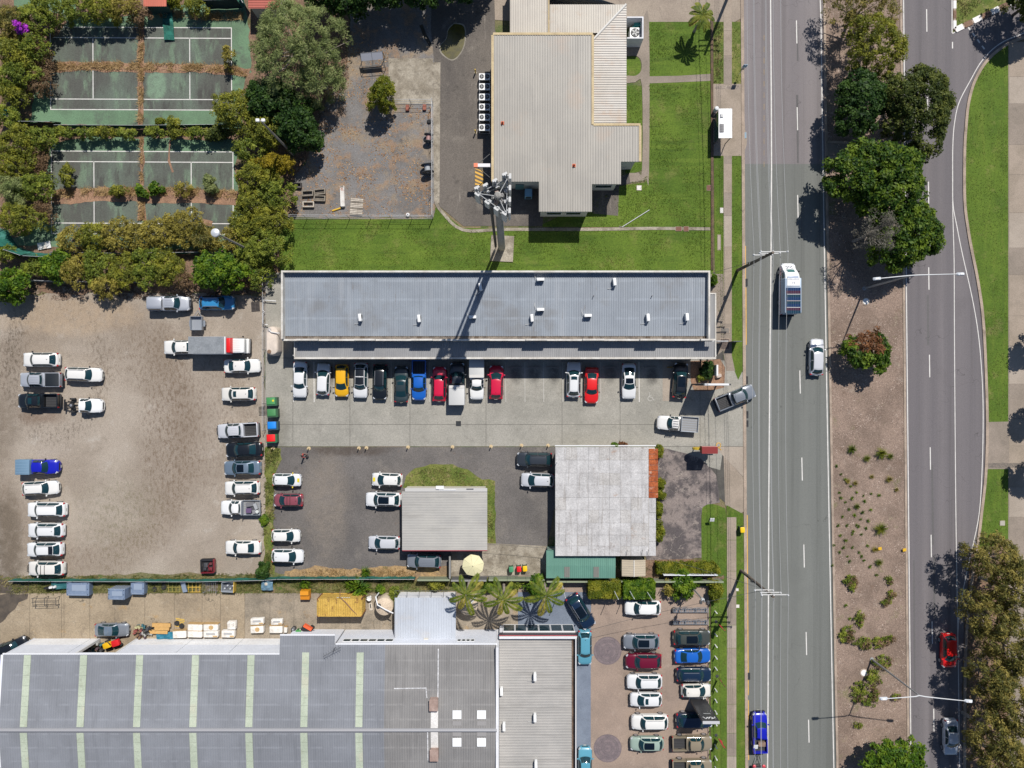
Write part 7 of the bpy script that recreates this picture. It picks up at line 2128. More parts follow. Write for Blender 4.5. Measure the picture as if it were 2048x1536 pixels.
BX((0,.30,1.58),(2.8,.95,.02),rx=.32).build('mesh_sheet',flat('mesh_lilac',(0.22,0.23,0.27),0.6),t)
def reel(px,py,r,w,lab,c,ang):
 x,y=P(px,py,r)
 t=thing('cable_reel',lab,'cable reel',(x,y,.03),R(ang),'cable reels beside the compound fence')
 for s in(-1,1):
  f=LT([(r,-.04),(r,.04)],(0,s*w/2,r),24,axis='Y').build('flange',flat('flange_dark',(0.05,0.055,0.06),0.7),t)
  LT([(r*.2,s*.05),(r*.2,s*.09)],(0,s*w/2,r),12,axis='Y').build('hub',STEEL,f)
 LT([(r*.5,-w/2+.05),(r*.5,w/2-.05)],(0,0,r),20,axis='Y').build('drum',flat('drum_%d'%px,c,0.6),t)
reel(855,337,.80,.95,'larger cable reel with a grey drum near the compound fence',(0.28,0.30,0.32),8)
reel(857,276,.60,.90,'smaller cable reel with a dull pink drum near the compound fence',(0.32,0.18,0.17),-4)
for px,py,lab in((815,216,'western rusty brick block below the concrete slab'),(849,215,'eastern rusty brick block below the concrete slab')):
 x,y=P(px,py,.2)
 tag(BX((0,0,.15),(.45,.75,.3),top=.96).build('brick_block',flat('block_red',(0.26,0.09,0.06),0.8),None,(x,y,.04)),lab,'block')
x,y=P(858,243,.2)
tag(LT([(.2,0),(.3,.12),(.2,.24)],n=14).build('tyre_casing',TYRE,None,(x,y,.03)),'small black tyre by the compound fence above the reels','tyre')
x,y=P(816,430,.1)
t=thing('white_drum','small white drum lying by the compound south fence','drum',(x,y,.03))
LT([(.22,0),(.24,.15),(.24,.3),(.2,.34)],n=14).build('shell',FRAME_W,t)
LT([(.08,.34),(.08,.38)],n=10).build('cap',DARKM,t)
for px,py,lab in((951,146,'yellow guard post north of the condenser row'),(951,266,'yellow guard post south of the condenser row')):
 x,y=P(px,py)
 t=thing('guard_post',lab,'bollard',(x,y,.045),0,'yellow guard posts by the condensers')
 LT([(.09,0),(.09,1.0),(.06,1.05)],n=12).build('post',flat('guard_yellow',(0.60,0.40,0.05),0.5),t)
 LT([(.2,0),(.2,.03)],n=12).build('base',OLDCONC,t)
x,y=P(1270,438,.05)
t=thing('fallen_pole','thin grey pole lying across the lawn edging south of the exchange','pole',(x,y,.12),R(32))
TB([(-2.0,0,0),(2.2,0,.05)],.05,8).build('shaft',STEEL_L,t)
TB([(-2.0,0,0),(-2.3,.3,0)],.06,8).build('foot',WOODG,t)
x,y=P(88,491,.2)
t=thing('dumped_sheet','crumpled white panel lying at the edge of the lower court','panel',(x,y,.1),R(10))
for k in range(3):
 BX((-.55+k*.58,0,.12+.03*(k%2)),(.55,.9,.03),ry=.06*(-1)**k).build('board',TRW if k==1 else FRAME_W,t)
for px,py,lab,rz in((511,613,'dark slatted pallet lying near the fence north of the truck',4),(526,821,'grey slatted pallet against the fence beside the skip bins',2)):
 x,y=P(px,py,.1)
 t=thing('pallet',lab,'pallet',(x,y,.03),R(rz),'pallets by the yard fence')
 for k in range(7):
  BX((0,-.52+k*.175,.13),(1.1,.10,.025)).build('slat',flat('pallet_dark',(0.07,0.06,0.055),0.8)if py<700 else WOODG,t)
 for k in(-.5,0,.5):
  BX((k,0,.06),(.08,1.15,.11)).build('bearer',flat('pallet_dark',(0.07,0.06,0.055),0.8),t)
# ------------------------------------------------ umbrella, person
x,y=P(946,1131,2.4)
t=thing('market_umbrella','pale cream eight-sided market umbrella open in the back courtyard','umbrella',(x,y,.055))
CAN=flat('canopy_cream',(0.62,0.58,0.36),0.8)
for k in range(8):
 a0,a1=R(k*45+12),R((k+1)*45+12)
 mb=MB()
 rr=1.42
 am=(a0+a1)/2
 mb.grid([[(r_*math.cos(a)*(1-(.06 if abs(a-am)<.01 else 0)*(r_/rr)),r_*math.sin(a)*(1-(.06 if abs(a-am)<.01 else 0)*(r_/rr)),2.62-.42*(r_/rr)**1.2)for a in(a0+.008,am,a1-.008)]for r_ in(.03,.5,1.0,rr)])
 mb.build('canopy_panel',CAN,t)
 TB([(.05*math.cos(a0),.05*math.sin(a0),2.58),(rr*math.cos(a0),rr*math.sin(a0),2.17)],.015,4).build('rib',WOODG,t)
TB([(0,0,0),(0,0,2.7)],.03,8).build('pole',WOODG,t)
LT([(.35,0),(.33,.08),(.1,.12)],n=16).build('base',OLDCONC,t)
LT([(.03,2.6),(.06,2.66),(.02,2.74)],n=8).build('finial',WOODG,t)
def person(px,py,ang):
 x,y=P(px,py,.8)
 t=thing('person','person in a red and white top walking across the bitumen lot','person',(x,y,.04),R(ang))
 J=[((0,0,.95),.13),((0,0,1.15),.13),((0,0,1.36),.15),((0,.01,1.50),.06),((0.02,0,1.60),.085),((0.03,0,1.72),.09),((0,.18,1.40),.06),((-.10,.24,1.14),.045),((.05,.26,.92),.035),((0.09,.26,.84),.04),((0,-.18,1.40),.06),((.08,-.25,1.15),.045),((.28,-.22,1.02),.035),((.36,-.20,1.0),.04),((0,.09,.90),.10),((.16,.10,.50),.065),((.20,.10,.09),.045),((.34,.10,.04),.04),((0,-.09,.90),.10),((-.08,-.10,.50),.065),((-.30,-.10,.14),.045),((-.20,-.10,.04),.04)]
 E=[(0,1),(1,2),(2,3),(3,4),(4,5),(2,6),(6,7),(7,8),(8,9),(2,10),(10,11),(11,12),(12,13),(0,14),(14,15),(15,16),(16,17),(0,18),(18,19),(19,20),(20,21)]
 me=bpy.data.meshes.new('body_base')
 me.from_pydata([j[0]for j in J],E,[])
 o=bpy.data.objects.new('body_base',me)
 col.objects.link(o)
 sk_=o.modifiers.new('skin','SKIN')
 for i,j in enumerate(J):
  me.skin_vertices[0].data[i].radius=(j[1],j[1]*(1.25 if i in(0,1,2)else 1.0))
 me.skin_vertices[0].data[0].use_root=True
 o.modifiers.new('sub','SUBSURF').levels=1
 dg=bpy.context.evaluated_depsgraph_get()
 m2=bpy.data.meshes.new_from_object(o.evaluated_get(dg))
 bpy.data.objects.remove(o)
 m2.name='person_body'
 m2.materials.clear()
 SKIN=flat('skin',(0.42,0.24,0.17),0.6)
 for m in(SKIN,flat('top_red',(0.36,0.05,0.045),0.8),flat('shorts_dark',(0.02,0.022,0.03),0.8)):
  m2.materials.append(m)
 for p in m2.polygons:
  p.use_smooth=True
  z,yy=p.center.z,abs(p.center.y)
  p.material_index=1 if(1.0<z<1.47 and yy<.25)else(2 if(.48<z<=1.0 and yy<.2)or z<.10 else 0)
 link('body',m2,t)
 LT([(.03,1.845),(.09,1.82),(.115,1.74),(.10,1.66)],(.01,0,0),12).build('hair',flat('hair_dark',(0.02,0.014,0.01),0.7),t,smooth=True)
 for s in(-1,1):
  RB((.10,s*.035,1.715),(.02,.022,.012),.005).build('eye',flat('eye_dark',(0.02,0.02,0.02),0.4),t)
  for hy,hx,hz in(((.26,.11,.80),)if s>0 else((-.195,.39,.97),)):
   for k in range(4):
    TB([(hx+.0,hy-.03+k*.02,hz),(hx+.05-.006*abs(k-1),hy-.03+k*.02,hz-.05),(hx+.045,hy-.03+k*.02,hz-.085+.008*abs(k-1))],.009,5).build('finger',SKIN,t)
   TB([(hx-.01,hy-s*.045,hz+.01),(hx+.035,hy-s*.06,hz-.03)],.010,5).build('thumb',SKIN,t)
 BX((.125,0,1.685),(.03,.02,.035)).build('nose',SKIN,t)
 return t
person(607,910,-20)
x,y=P(615,913.5,.1)
tag(LT([(.06,0),(.16,.05),(.19,.2),(.15,.34),(.05,.40)],n=12).build('dark_lump',flat('lump_black',(0.012,0.012,0.014),0.7),None,(x,y,.04),smooth=True),'round black lump on the bitumen beside the walking person','bag')  # dark rounded lump on the ground beside the person
BAYS=('the westernmost white sedan','the white hatch by the yellow car','the yellow hatch','the black-roofed white car','the black four-wheel drive','the dark green sedan','the blue utility','the western crimson car','the slate canopy utility','the canvas-box utility','the eastern crimson hatch','the first empty space','the second empty space','the third empty space','the white sunroof car','the red sedan','the empty space by the red sedan','the white coupe','the wheelchair symbol')
for i,px in enumerate((608,647,686,725,763,801,840,878,916,954,992,1031,1068,1105,1144,1182,1220,1258,1301,1346)):
 x,y=P(px,734.5)
 o=BX((0,0,.06),(1.65,.15,.12),top=.92).build('wheel_stop',flat('stop_yellow',(0.34,0.21,0.05),0.8)if px==1346 else flat('stop_grey',(0.24,0.215,0.19),0.8),None,(x,y,.051))
 tag(o,'worn yellow wheel stop in the pale bay at the street end' if px==1346 else 'concrete wheel stop in the shaded bay of %s'%BAYS[i],'wheel stop','concrete wheel stops along the shops' if px!=1346 else None)
# ------------------------------------------------ warehouse yard clutter
BLUEB=surf('blue_steel',(0.16,0.21,0.30),(0.13,0.175,0.255),1.5,0.15,6,objspace=True,bump=0,layers=[((0.3,0.34,0.4),1.8,0.58,0.7,0.5)])
BLUEB2=flat('blue_steel_pale',(0.24,0.29,0.37),0.5)
def blue_box(px,py,w,d,h,lab,grille=False):
 x,y=P(px,py,h)
 t=thing('steel_cabinet',lab,'cabinet',(x,y,.05),R(-1),'blue steel cabinets on the weed strip')
 RB((0,0,h/2),(w,d,h),.06).build('shell',BLUEB,t)
 BX((.05*w,.1*d,h+.012),(w*.62,d*.45,.03)).build('lid_panel',BLUEB2,t)
 BX((0,-.42*d,h+.02),(w*.9,.07,.05)).build('lid_rib',BLUEB2,t)
 for sx in(-.44,.44):
  for sy in(-.4,0,.42):
   LT([(.05,h),(.05,h+.05)],(sx*w,sy*d,0),8).build('bolt',flat('bolt_navy',(0.01,0.015,0.04),0.5),t)
 if grille:
  for k in range(6):
   BX((-w*.4+k*w*.16,d/2+.02,h*.55),(.10,.04,h*.8)).build('slat',flat('slat_grey',(0.3,0.31,0.31),0.6),t)
  BX((0,d/2+.03,h-.05),(w*1.05,.06,.10)).build('top_rail',BLUEB2,t)
 return t
blue_box(156,1178,2.95,1.75,.95,'long blue steel cabinet lying beside the motorbike')
blue_box(233,1189,2.15,1.35,1.9,'tall blue steel cabinet with slatted side by the weed strip',True)
blue_box(275,1176,1.75,1.7,1.0,'square blue steel cabinet west of the tyres')
x,y=P(103,1174,.6)
t=thing('motorbike','dark motorbike with white fairings under the green mesh fence','motorbike',(x,y,.05),R(8))
for dx in(-.72,.72):
 w_=LT([(.20,-.06),(.31,-.05),(.31,.05),(.20,.06)],(dx,0,.31),18,axis='Y').build('wheel',TYRE,t)
 LT([(.19,-.03),(.19,.03)],(dx,0,.31),14,axis='Y').build('rim',STEEL,w_)
TB([(.72,0,.31),(.5,0,.85),(.05,0,.75),(-.3,0,.5),(-.72,0,.31)],.06,8).build('frame',DARKM,t)
RB((.12,0,.88),(.55,.32,.26),.1,top=.8).build('tank',PAINT['white'],t,smooth=True)
RB((-.45,0,.86),(.7,.28,.12),.1).build('seat',BLACKP,t,smooth=True)
RB((.62,0,.92),(.35,.36,.3),.1,top=.7).build('fairing',PAINT['white'],t,smooth=True)
TB([(.42,.42,1.05),(.5,.2,1.02),(.5,-.2,1.02),(.42,-.42,1.05)],.025,6).build('handle_bar',DARKM,t)
RB((-.05,0,.45),(.5,.34,.35),.08).build('engine',STEEL,t,smooth=True)
x,y=P(119,1168,.5)
tag(MB().grid([[(-1.0+.4*i,-.6+.4*j,.75+.12*math.sin(i*1.3+j)-.12*abs(i-2.5))for j in range(4)]for i in range(6)]).build('teal_tarp',flat('tarp_teal',(0.02,0.11,0.12),0.6),None,(x,y,.05)),'dark teal tarp draped against the fence behind the motorbike','tarp')
x,y=P(91,1203,.6)
t=thing('pipe_rack','low dark pipe rack on the yard concrete below the motorbike','rack',(x,y,.05),R(1))
for sx in(-1.5,0,1.5):
 TB([(sx,-.55,0),(sx,-.55,.75),(sx+.1,.55,.95),(sx+.1,.55,0)],.035,6).build('frame',DARKM,t)
for sy,zz in((-.55,.75),(.0,.86),(.55,.95)):
 TB([(-1.6,sy,zz),(1.7,sy,zz)],.03,6).build('rail',DARKM,t)
def tyre(px,py,lab,grp,z=.05,dark=True):
 x,y=P(px,py,z)
 return tag(LT([(.19,.02),(.30,0),(.34,.06),(.34,.14),(.30,.20),(.19,.18)],n=20).build('tyre_casing',TYRE,None,(x,y,z),smooth=True),lab,'tyre',grp)
tyre(308.5,1163,'old tyre tucked under the mesh fence, northwest of four','tyres dumped on the weed strip')
tyre(328,1163,'old tyre tucked under the mesh fence, northeast of four','tyres dumped on the weed strip')
tyre(310,1178,'old tyre on bare soil, southwest of four','tyres dumped on the weed strip')
tyre(328.5,1174,'old tyre on bare soil, southeast of four','tyres dumped on the weed strip')
YW=flat('pallet_yellow',(0.55,0.36,0.06),0.6)
YF=flat('pallet_faint',(0.30,0.25,0.06),0.7)
for px,py,m_,lab in((389,1174,YW,'bright yellow steel pallet on the weed strip'),(349,1174,YF,'dull yellow steel pallet sunk in the weeds')):
 x,y=P(px,py,.1)
 t=thing('steel_pallet',lab,'pallet',(x,y,.05))
 for k in range(4):
  BX((-.75+k*.5,0,.12),(.07,1.35,.08)).build('bar',m_,t)
 for k in range(3):
  BX((0,-.62+k*.62,.17),(1.75,.07,.06)).build('cross_bar',m_,t)
x,y=P(368,1172,.3)
t=thing('bent_panel','bent pale blue steel panel between the two yellow pallets','panel',(x,y,.05),R(-75))
BX((0,0,.35),(1.6,.75,.04),rx=.35).build('sheet',BLUEB2,t)
BX((0,.33,.47),(1.6,.06,.1)).build('flange',BLUEB,t)
x,y=P(421,1174,.5)
t=thing('wire_cage','rusty grey wire cage on the weed strip','cage',(x,y,.05))
for sx in(-.8,.8):
 for sy in(-.65,.65):
  BX((sx,sy,.45),(.07,.07,.9)).build('corner_post',STEEL,t)
for k in range(7):
 TB([(-.8+k*.27,-.65,.88),(-.8+k*.27,.65,.88)],.015,4).build('wire',STEEL,t)
BX((0,0,.08),(1.6,1.3,.05)).build('base',surf('cage_rust',(0.14,0.10,0.085),(0.2,0.19,0.18),2,0.3,6),t)
x,y=P(457,1173,.5)
t=thing('stillage_box','open grey stillage with a yellow end frame full of scrap','box',(x,y,.05),R(-3))
for c,d in(((0,.62,.45),(1.5,.06,.8)),((0,-.62,.45),(1.5,.06,.8)),((-.75,0,.45),(.06,1.2,.8))):
 BX(c,d).build('side',flat('stillage_grey',(0.3,0.33,0.37),0.6),t)
BX((.85,.1,.5),(.08,1.5,.9)).build('end_frame',YW,t)
BX((0,0,.2),(1.45,1.2,.1)).build('floor',flat('stillage_floor',(0.1,0.11,0.13),0.7),t)
for k in range(7):
 RB((-.5+.18*k,-.3+.2*(k%4),.35),(.22,.2,.18),.05,rz=k).build('scrap',flat('scrap_%d'%(k%2),((0.4,0.42,0.45),(0.1,0.11,0.14))[k%2],0.6),t)
x,y=P(535,1170,.5)
t=thing('covered_machine','small machine under a sagging grey-blue cover at the fence corner','machine',(x,y,.05))
MB().grid([[(-.75+.3*i,-.65+.33*j,.80-.14*((i-2.5)**2/6+(j-2)**2/4)+.08*math.sin(i*2+j*1.7))for j in range(5)]for i in range(6)]).build('cover',flat('cover_blue',(0.17,0.21,0.27),0.5),t)
RB((0,0,.35),(1.2,1.0,.6),.1).build('housing',DARKM,t)
LT([(.18,.8),(.2,.9),(.08,.92)],(-.05,.25,0),12).build('cap',WOODP,t)
x,y=P(609.5,1190,1.0)
t=thing('orange_hopper','orange tipping hopper by the kerb of the weed strip','hopper',(x,y,.05))
OR=flat('hopper_orange',(0.62,0.25,0.015),0.5)
BX((0,.28,.7),(1.2,.6,1.0),top=.9).build('rear_half',OR,t)
BX((0,-.30,.55),(1.2,.56,.75),rx=.12).build('front_half',flat('hopper_orange2',(0.55,0.20,0.01),0.5),t)
BX((0,-.02,1.02),(1.05,.12,.06)).build('slot',DARKM,t)
BX((0,0,.1),(1.1,1.0,.14)).build('skid',DARKM,t)
CONT=surf('container_yellow',(0.52,0.34,0.08),(0.44,0.28,0.06),0.9,0.2,6,bump=0.05,objspace=True,layers=[((0.20,0.10,0.04),1.6,0.58,0.66,0.85),((0.10,0.065,0.04),3.0,0.64,0.7,0.8),((0.5,0.19,0.05),0.9,0.6,0.72,0.5)])
cx0,cy1=P(634,1197.5,2.6)
cx1,cy0=P(724,1233,2.6)
t=thing('shipping_container','rust-spotted yellow shipping container on the warehouse yard concrete','container',((cx0+cx1)/2,(cy0+cy1)/2,.05))
lw,ld=cx1-cx0,cy1-cy0
def corr(n,a,b_,f,dep):
 rows=[]
 for i in range(n*4+1):
  u=a+(b_-a)*i/(n*4)
  rows.append((u,(0,dep,dep,0)[i%4]))
 return rows
rf=corr(19,-lw/2+.12,lw/2-.12,0,.05)
MB().grid([[(u,v,2.55+d)for v in(-ld/2+.08,ld/2-.08)]for u,d in rf],flip=True).build('roof_sheet',CONT,t)
for s in(-1,1):
 MB().grid([[(u,s*(ld/2-.02-d),z)for z in(.15,2.5)]for u,d in rf],flip=(s<0)).build('side_sheet',CONT,t)
 MB().grid([[(s*(lw/2-.02-d),u,z)for z in(.15,2.5)]for u,d in corr(8,-ld/2+.1,ld/2-.1,0,.05)],flip=(s>0)).build('end_sheet',CONT,t)
 BX((0,s*(ld/2-.04),2.54),(lw,.09,.10)).build('top_rail',CONT,t)
 BX((0,s*(ld/2-.04),.1),(lw,.09,.16)).build('bottom_rail',CONT,t)
 BX((s*(lw/2-.04),0,2.542),(.10,ld-.18,.10)).build('top_rail',CONT,t)
 for s2 in(-1,1):
  BX((s*(lw/2-.06),s2*(ld/2-.06),1.3),(.14,.14,2.62)).build('corner_post',surf('corner_rust',(0.22,0.09,0.045),(0.14,0.055,0.03),2,0.3,6),t)
for k,w_ in enumerate((.24,.1,.22,.2,.24,.18)):
 BX((-.35+k*.3,ld/2+.005,2.05),(w_,.012,.32),ry=.1*(-1)**k).build('side_mark',flat('mark_white',(0.66,0.62,0.52),0.6),t)
x,y=P(700,1212,2.7)
tag(TB([(-1.25,2.2,0),(-1.3,1.15,.05),(-.6,.5,.02),(.2,-.45,0),(.9,-1.15,-.02)],[.03,.05,.07,.06,.02],6).build('dead_frond',flat('frond_brown',(0.20,0.11,0.07),0.8),None,(x,y,2.68)),'dry brown palm frond fallen across the yellow container roof','palm frond')
x,y=P(739,1196,.6)
t=thing('wash_basin','small white wash basin beside the yellow container','basin',(x,y,.05))
LT([(.1,.6),(.28,.75),(.32,.85),(.28,.84),(.12,.78)],n=16).build('bowl',FRAME_W,t)
LT([(.14,0),(.08,.1),(.08,.6)],n=12).build('pedestal',FRAME_W,t)
x,y=P(741,1214,.3)
t=thing('trap_box','flat tan board with a dark slot lying east of the container','board',(x,y,.05),R(8))
BX((0,0,.04),(.45,1.0,.06)).build('board',WOODP,t)
BX((-.03,.08,.075),(.14,.5,.02)).build('slot',DARKM,t)
WRAP=surf('wrap_white',(0.66,0.63,0.58),(0.55,0.51,0.46),2.0,0.15,6,objspace=True,bump=0.2,layers=[((0.42,0.27,0.13),1.6,0.62,0.7,0.7)])
CARD=surf('cardboard',(0.45,0.30,0.14),(0.38,0.25,0.115),2,0.15,6,objspace=True,bump=0)
GOODS=[(390,1255,1.95,.85,.75,'crated white fitting with cardboard edges, west of the upper pair',0),(421.5,1255,1.95,.85,.75,'crated white fitting with an oval cardboard hole, east of the upper pair',1),(390,1268.5,1.95,.85,.75,'crated white fitting, west of the lower pair',0),(421.5,1268.5,1.95,.85,.75,'crated white fitting with a torn corner, east of the lower pair',2),(359,1269,1.8,.95,.7,'white wrapped pallet load beside the stacked tyres',0),(456,1268,1.75,.95,.7,'white bath with a cardboard end near the wall',2),(463,1251,1.1,1.1,.7,'ragged white foam pieces on the yard concrete',3),(514,1243,1.75,.85,.7,'upper white basin unit west of its pair',2),(514,1259,1.75,.95,.7,'white wrapped unit with a tan patch, lower west of the pair',1),(553.5,1244,1.5,.75,.65,'white sink unit with a grey bowl, upper east',2),(552,1259,1.75,.95,.65,'white wrapped unit, lower east, near the orange machine',0),(571,1260,.45,.75,.5,'small white box at the end of the wrapped row',0)]
for px,py,w_,d_,h_,lab,st in GOODS:
 x,y=P(px,py,h_)
 t=thing('wrapped_goods',lab,'packaged goods',(x,y,.05),R((px%5)-2),'white wrapped goods along the warehouse wall')
 RB((0,0,h_/2),(w_*.96,d_*.96,h_),.08).build('block',WRAP,t,smooth=True)
 if st in(0,1):
  BX((0,d_/2+.03,h_*.5),(w_,.06,h_*1.02)).build('card_edge',CARD,t)
 if st==1:
  LT([(.30,0),(.3,.012)],(.05,0,h_),16).build('card_patch',CARD,t)
 if st==2:
  RB((0,.05,h_+.01),(w_*.62,d_*.28,.05),.1).build('bowl',flat('bowl_grey',(0.33,0.33,0.33),0.5),t)
  BX((w_*.3,-d_*.3,h_+.02),(w_*.3,d_*.2,.03)).build('card_patch',CARD,t)
 if st==3:
  for k in range(6):
   RB((-.35+.16*k,.3-.14*(k%3),h_+.02),(.38,.2,.16),.05,rz=k*1.1).build('foam_piece',WRAP,t)
 BX((0,0,.05),(w_,d_,.08)).build('skid',WOODG,t)
t1=tyre(354.5,1246,'upper tyre stacked on yellow battens by the wrapped goods','tyres by the wrapped goods')
t2=tyre(364,1251.5,'lower tyre leaning on the wrapped pallet load','tyres by the wrapped goods',z=.10)
x,y=P(360,1246,.1)
t=thing('yellow_battens','bundle of short yellow battens under the stacked tyres','battens',(x,y,.045),R(80))
for k in range(6):
 BX((-.5+k*.2,.1*(k%2),.03),(.10,1.15,.05)).build('batten',YW,t)
BEAM=surf('fresh_timber',(0.50,0.30,0.11),(0.42,0.25,0.09),2,0.15,6,objspace=True,bump=0,stretch=(.3,3,1))
for px,py,L_,w_,lab in((323,1250,2.4,.50,'topmost orange timber beam in the stack by the warehouse'),(324,1257,1.9,.45,'middle orange timber beam in the stack by the warehouse'),(317,1263.5,2.4,.50,'lowest orange timber beam in the stack by the warehouse')):
 x,y=P(px,py,.5)
 t=thing('timber_beam',lab,'timber',(x,y,.05),R(-1),'orange timber beams by the warehouse')
 BX((0,0,.45),(L_,w_,.18)).build('beam',BEAM,t)
 for s in(-.35,.35):
  BX((s*L_,0,.18),(.15,w_,.36)).build('block',WOODG,t)
x,y=P(330,1271,.4)
tag(MB().grid([[(-1.1+.44*i,-.45+.3*j,.35+.10*math.sin(i*2+j))for j in range(4)]for i in range(6)]).build('blue_tarp',flat('tarp_blue',(0.01,0.13,0.20),0.6),None,(x,y,.05)),'rumpled blue tarp below the orange timber beams','tarp')
junk_cols=[(0.05,0.05,0.055),(0.22,0.06,0.05),(0.3,0.3,0.28),(0.04,0.12,0.14),(0.16,0.09,0.05),(0.02,0.02,0.02),(0.38,0.36,0.2),(0.08,0.05,0.06)]
x,y=P(286,1262,.4)
t=thing('scrap_heap','jumbled heap of dark scrap beside the orange timber beams','scrap heap',(x,y,.05))
for k in range(30):
 a,r_=k*2.4,.14*math.sqrt(k)*1.6
 if k%3:
  RB((r_*math.cos(a),r_*math.sin(a)*.75,.5-.12*r_),(.3+.1*(k%3),.22,.5-.1*(k%4)),.05,rz=a).build('scrap_piece',flat('junk_%d'%(k%8),junk_cols[k%8],0.7),t)
 else:
  TB([(r_*math.cos(a)-.4,r_*math.sin(a)*.7,.3),(r_*math.cos(a)+.35,r_*math.sin(a)*.7+.3,.95)],.05,6).build('scrap_rod',flat('junk_%d'%(k%8),junk_cols[k%8],0.7),t)
x,y=P(613,1257,.6)
t=thing('site_generator','orange and black machine with a white plate beside the warehouse wall','machine',(x,y,.05),R(-30))
RB((.1,.35,.75),(1.2,.35,.6),.06).build('orange_cover',flat('machine_orange',(0.62,0.10,0.03),0.45),t)
RB((.1,-.1,.55),(1.4,.6,.7),.08).build('engine_body',BLACKP,t)
BX((-.15,-.62,.72),(1.1,.5,.05),rx=.1).build('white_plate',WRAP,t)
TB([(.8,.2,.5),(1.7,.35,.4)],.05,6).build('draw_bar',DARKM,t)
for s in(-.35,.55):
 LT([(.28,-.08),(.28,.08)],(s,-.55 if s<0 else .5,.28),14,axis='Y').build('wheel',TYRE,t)
x,y=P(587,1258,.5)
t=thing('gas_burner','small dark burner drum between the wrapped goods and the orange machine','drum',(x,y,.05))
LT([(.28,0),(.3,.6),(.22,.65)],n=14).build('drum',DARKM,t)
LT([(.16,.65),(.1,.85),(.03,.9)],n=12).build('cone',STEEL,t)
x,y=P(222,1289,.9)
t=thing('yard_loader','small yellow and red loader just inside the open warehouse door','loader',(x,y,.05),R(18))
RB((-.35,.1,1.0),(1.0,.7,.55),.1).build('yellow_body',flat('loader_yellow',(0.65,0.38,0.01),0.45),t,smooth=True)
RB((.65,0,.85),(1.0,.8,.4),.1).build('red_body',flat('loader_red',(0.55,0.015,0.02),0.45),t,smooth=True)
TB([(.1,0,1.2),(.4,.3,1.7),(.35,.6,1.9)],.06,6).build('lever_arm',DARKM,t)
for dx,dy in((-.6,.5),(-.6,-.5),(.8,.5),(.8,-.5)):
 w_=LT([(.2,-.1),(.34,-.09),(.34,.09),(.2,.1)],(dx,dy,.34),16,axis='Y').build('wheel',TYRE,t)
 LT([(.18,-.05),(.18,.05)],(dx,dy,.34),12,axis='Y').build('rim',STEEL,w_)
x,y=P(180,1293,.6)
t=thing('scrap_heap','tangle of dark and red machine parts inside the open warehouse door','scrap heap',(x,y,.05))
for k in range(18):
 a=k*1.9
 RB((-1.0+.16*k,.5*math.sin(a),.45+.2*(k%3)),(.34,.28,.6),.06,rz=a).build('machine_part',flat('junk_%d'%((k*3)%8),junk_cols[(k*3)%8],0.7),t)
# ================================================================== VEGETATION
def quads_mesh(name,V,mat,k=4):
 """V: (n*k, 3) array; every k vertices make one leaf"""
 n=len(V)//k
 me=bpy.data.meshes.new(name)
 me.vertices.add(n*k)
 me.vertices.foreach_set('co',V.astype(np.float32).ravel())
 me.loops.add(n*k)
 me.loops.foreach_set('vertex_index',np.arange(n*k,dtype=np.int32))
 me.polygons.add(n)
 me.polygons.foreach_set('loop_start',np.arange(0,n*k,k,dtype=np.int32))
 me.materials.append(mat)
 me.update(calc_edges=True)
 return me
def leaf_quads(pos,nrm,L,W,r,fold=0.0):
 n=len(pos)
 rnd=r.normal(size=(n,3))
 t=np.cross(nrm,rnd)
 t/=np.linalg.norm(t,axis=1,keepdims=True)+1e-9
 b=np.cross(nrm,t)
 s=(0.55+0.75*r.random((n,1))+0.5*(r.random((n,1))>.9))
 tl,bw=t*L*s*.5,b*W*s*.5
 V=np.empty((n,4,3))
 V[:,0]=pos-tl
 V[:,1]=pos+bw-tl*.1
 V[:,2]=pos+tl
 V[:,3]=pos-bw-tl*.1
 return V.reshape(-1,3)
def clump_leaves(centres,radii,per,L,W,r,up_bias=.45,fill=.35,squash=.8):
 n=len(centres)
 m=n*per
 d=r.normal(size=(m,3))
 d/=np.linalg.norm(d,axis=1,keepdims=True)
 d[:,2]=np.where(r.random(m)<.75,np.abs(d[:,2]),d[:,2])
 rad=np.repeat(radii,per)[:,None]*(1-fill*r.random((m,1))**1.5+.14*r.normal(size=(m,1)))
 pos=np.repeat(centres,per,axis=0)+d*rad*np.array([1,1,squash])
 nr=d*.55+r.normal(size=(m,3))*.45+np.array([0,0,up_bias])
 nr/=np.linalg.norm(nr,axis=1,keepdims=True)
 return leaf_quads(pos,nr,L,W,r)
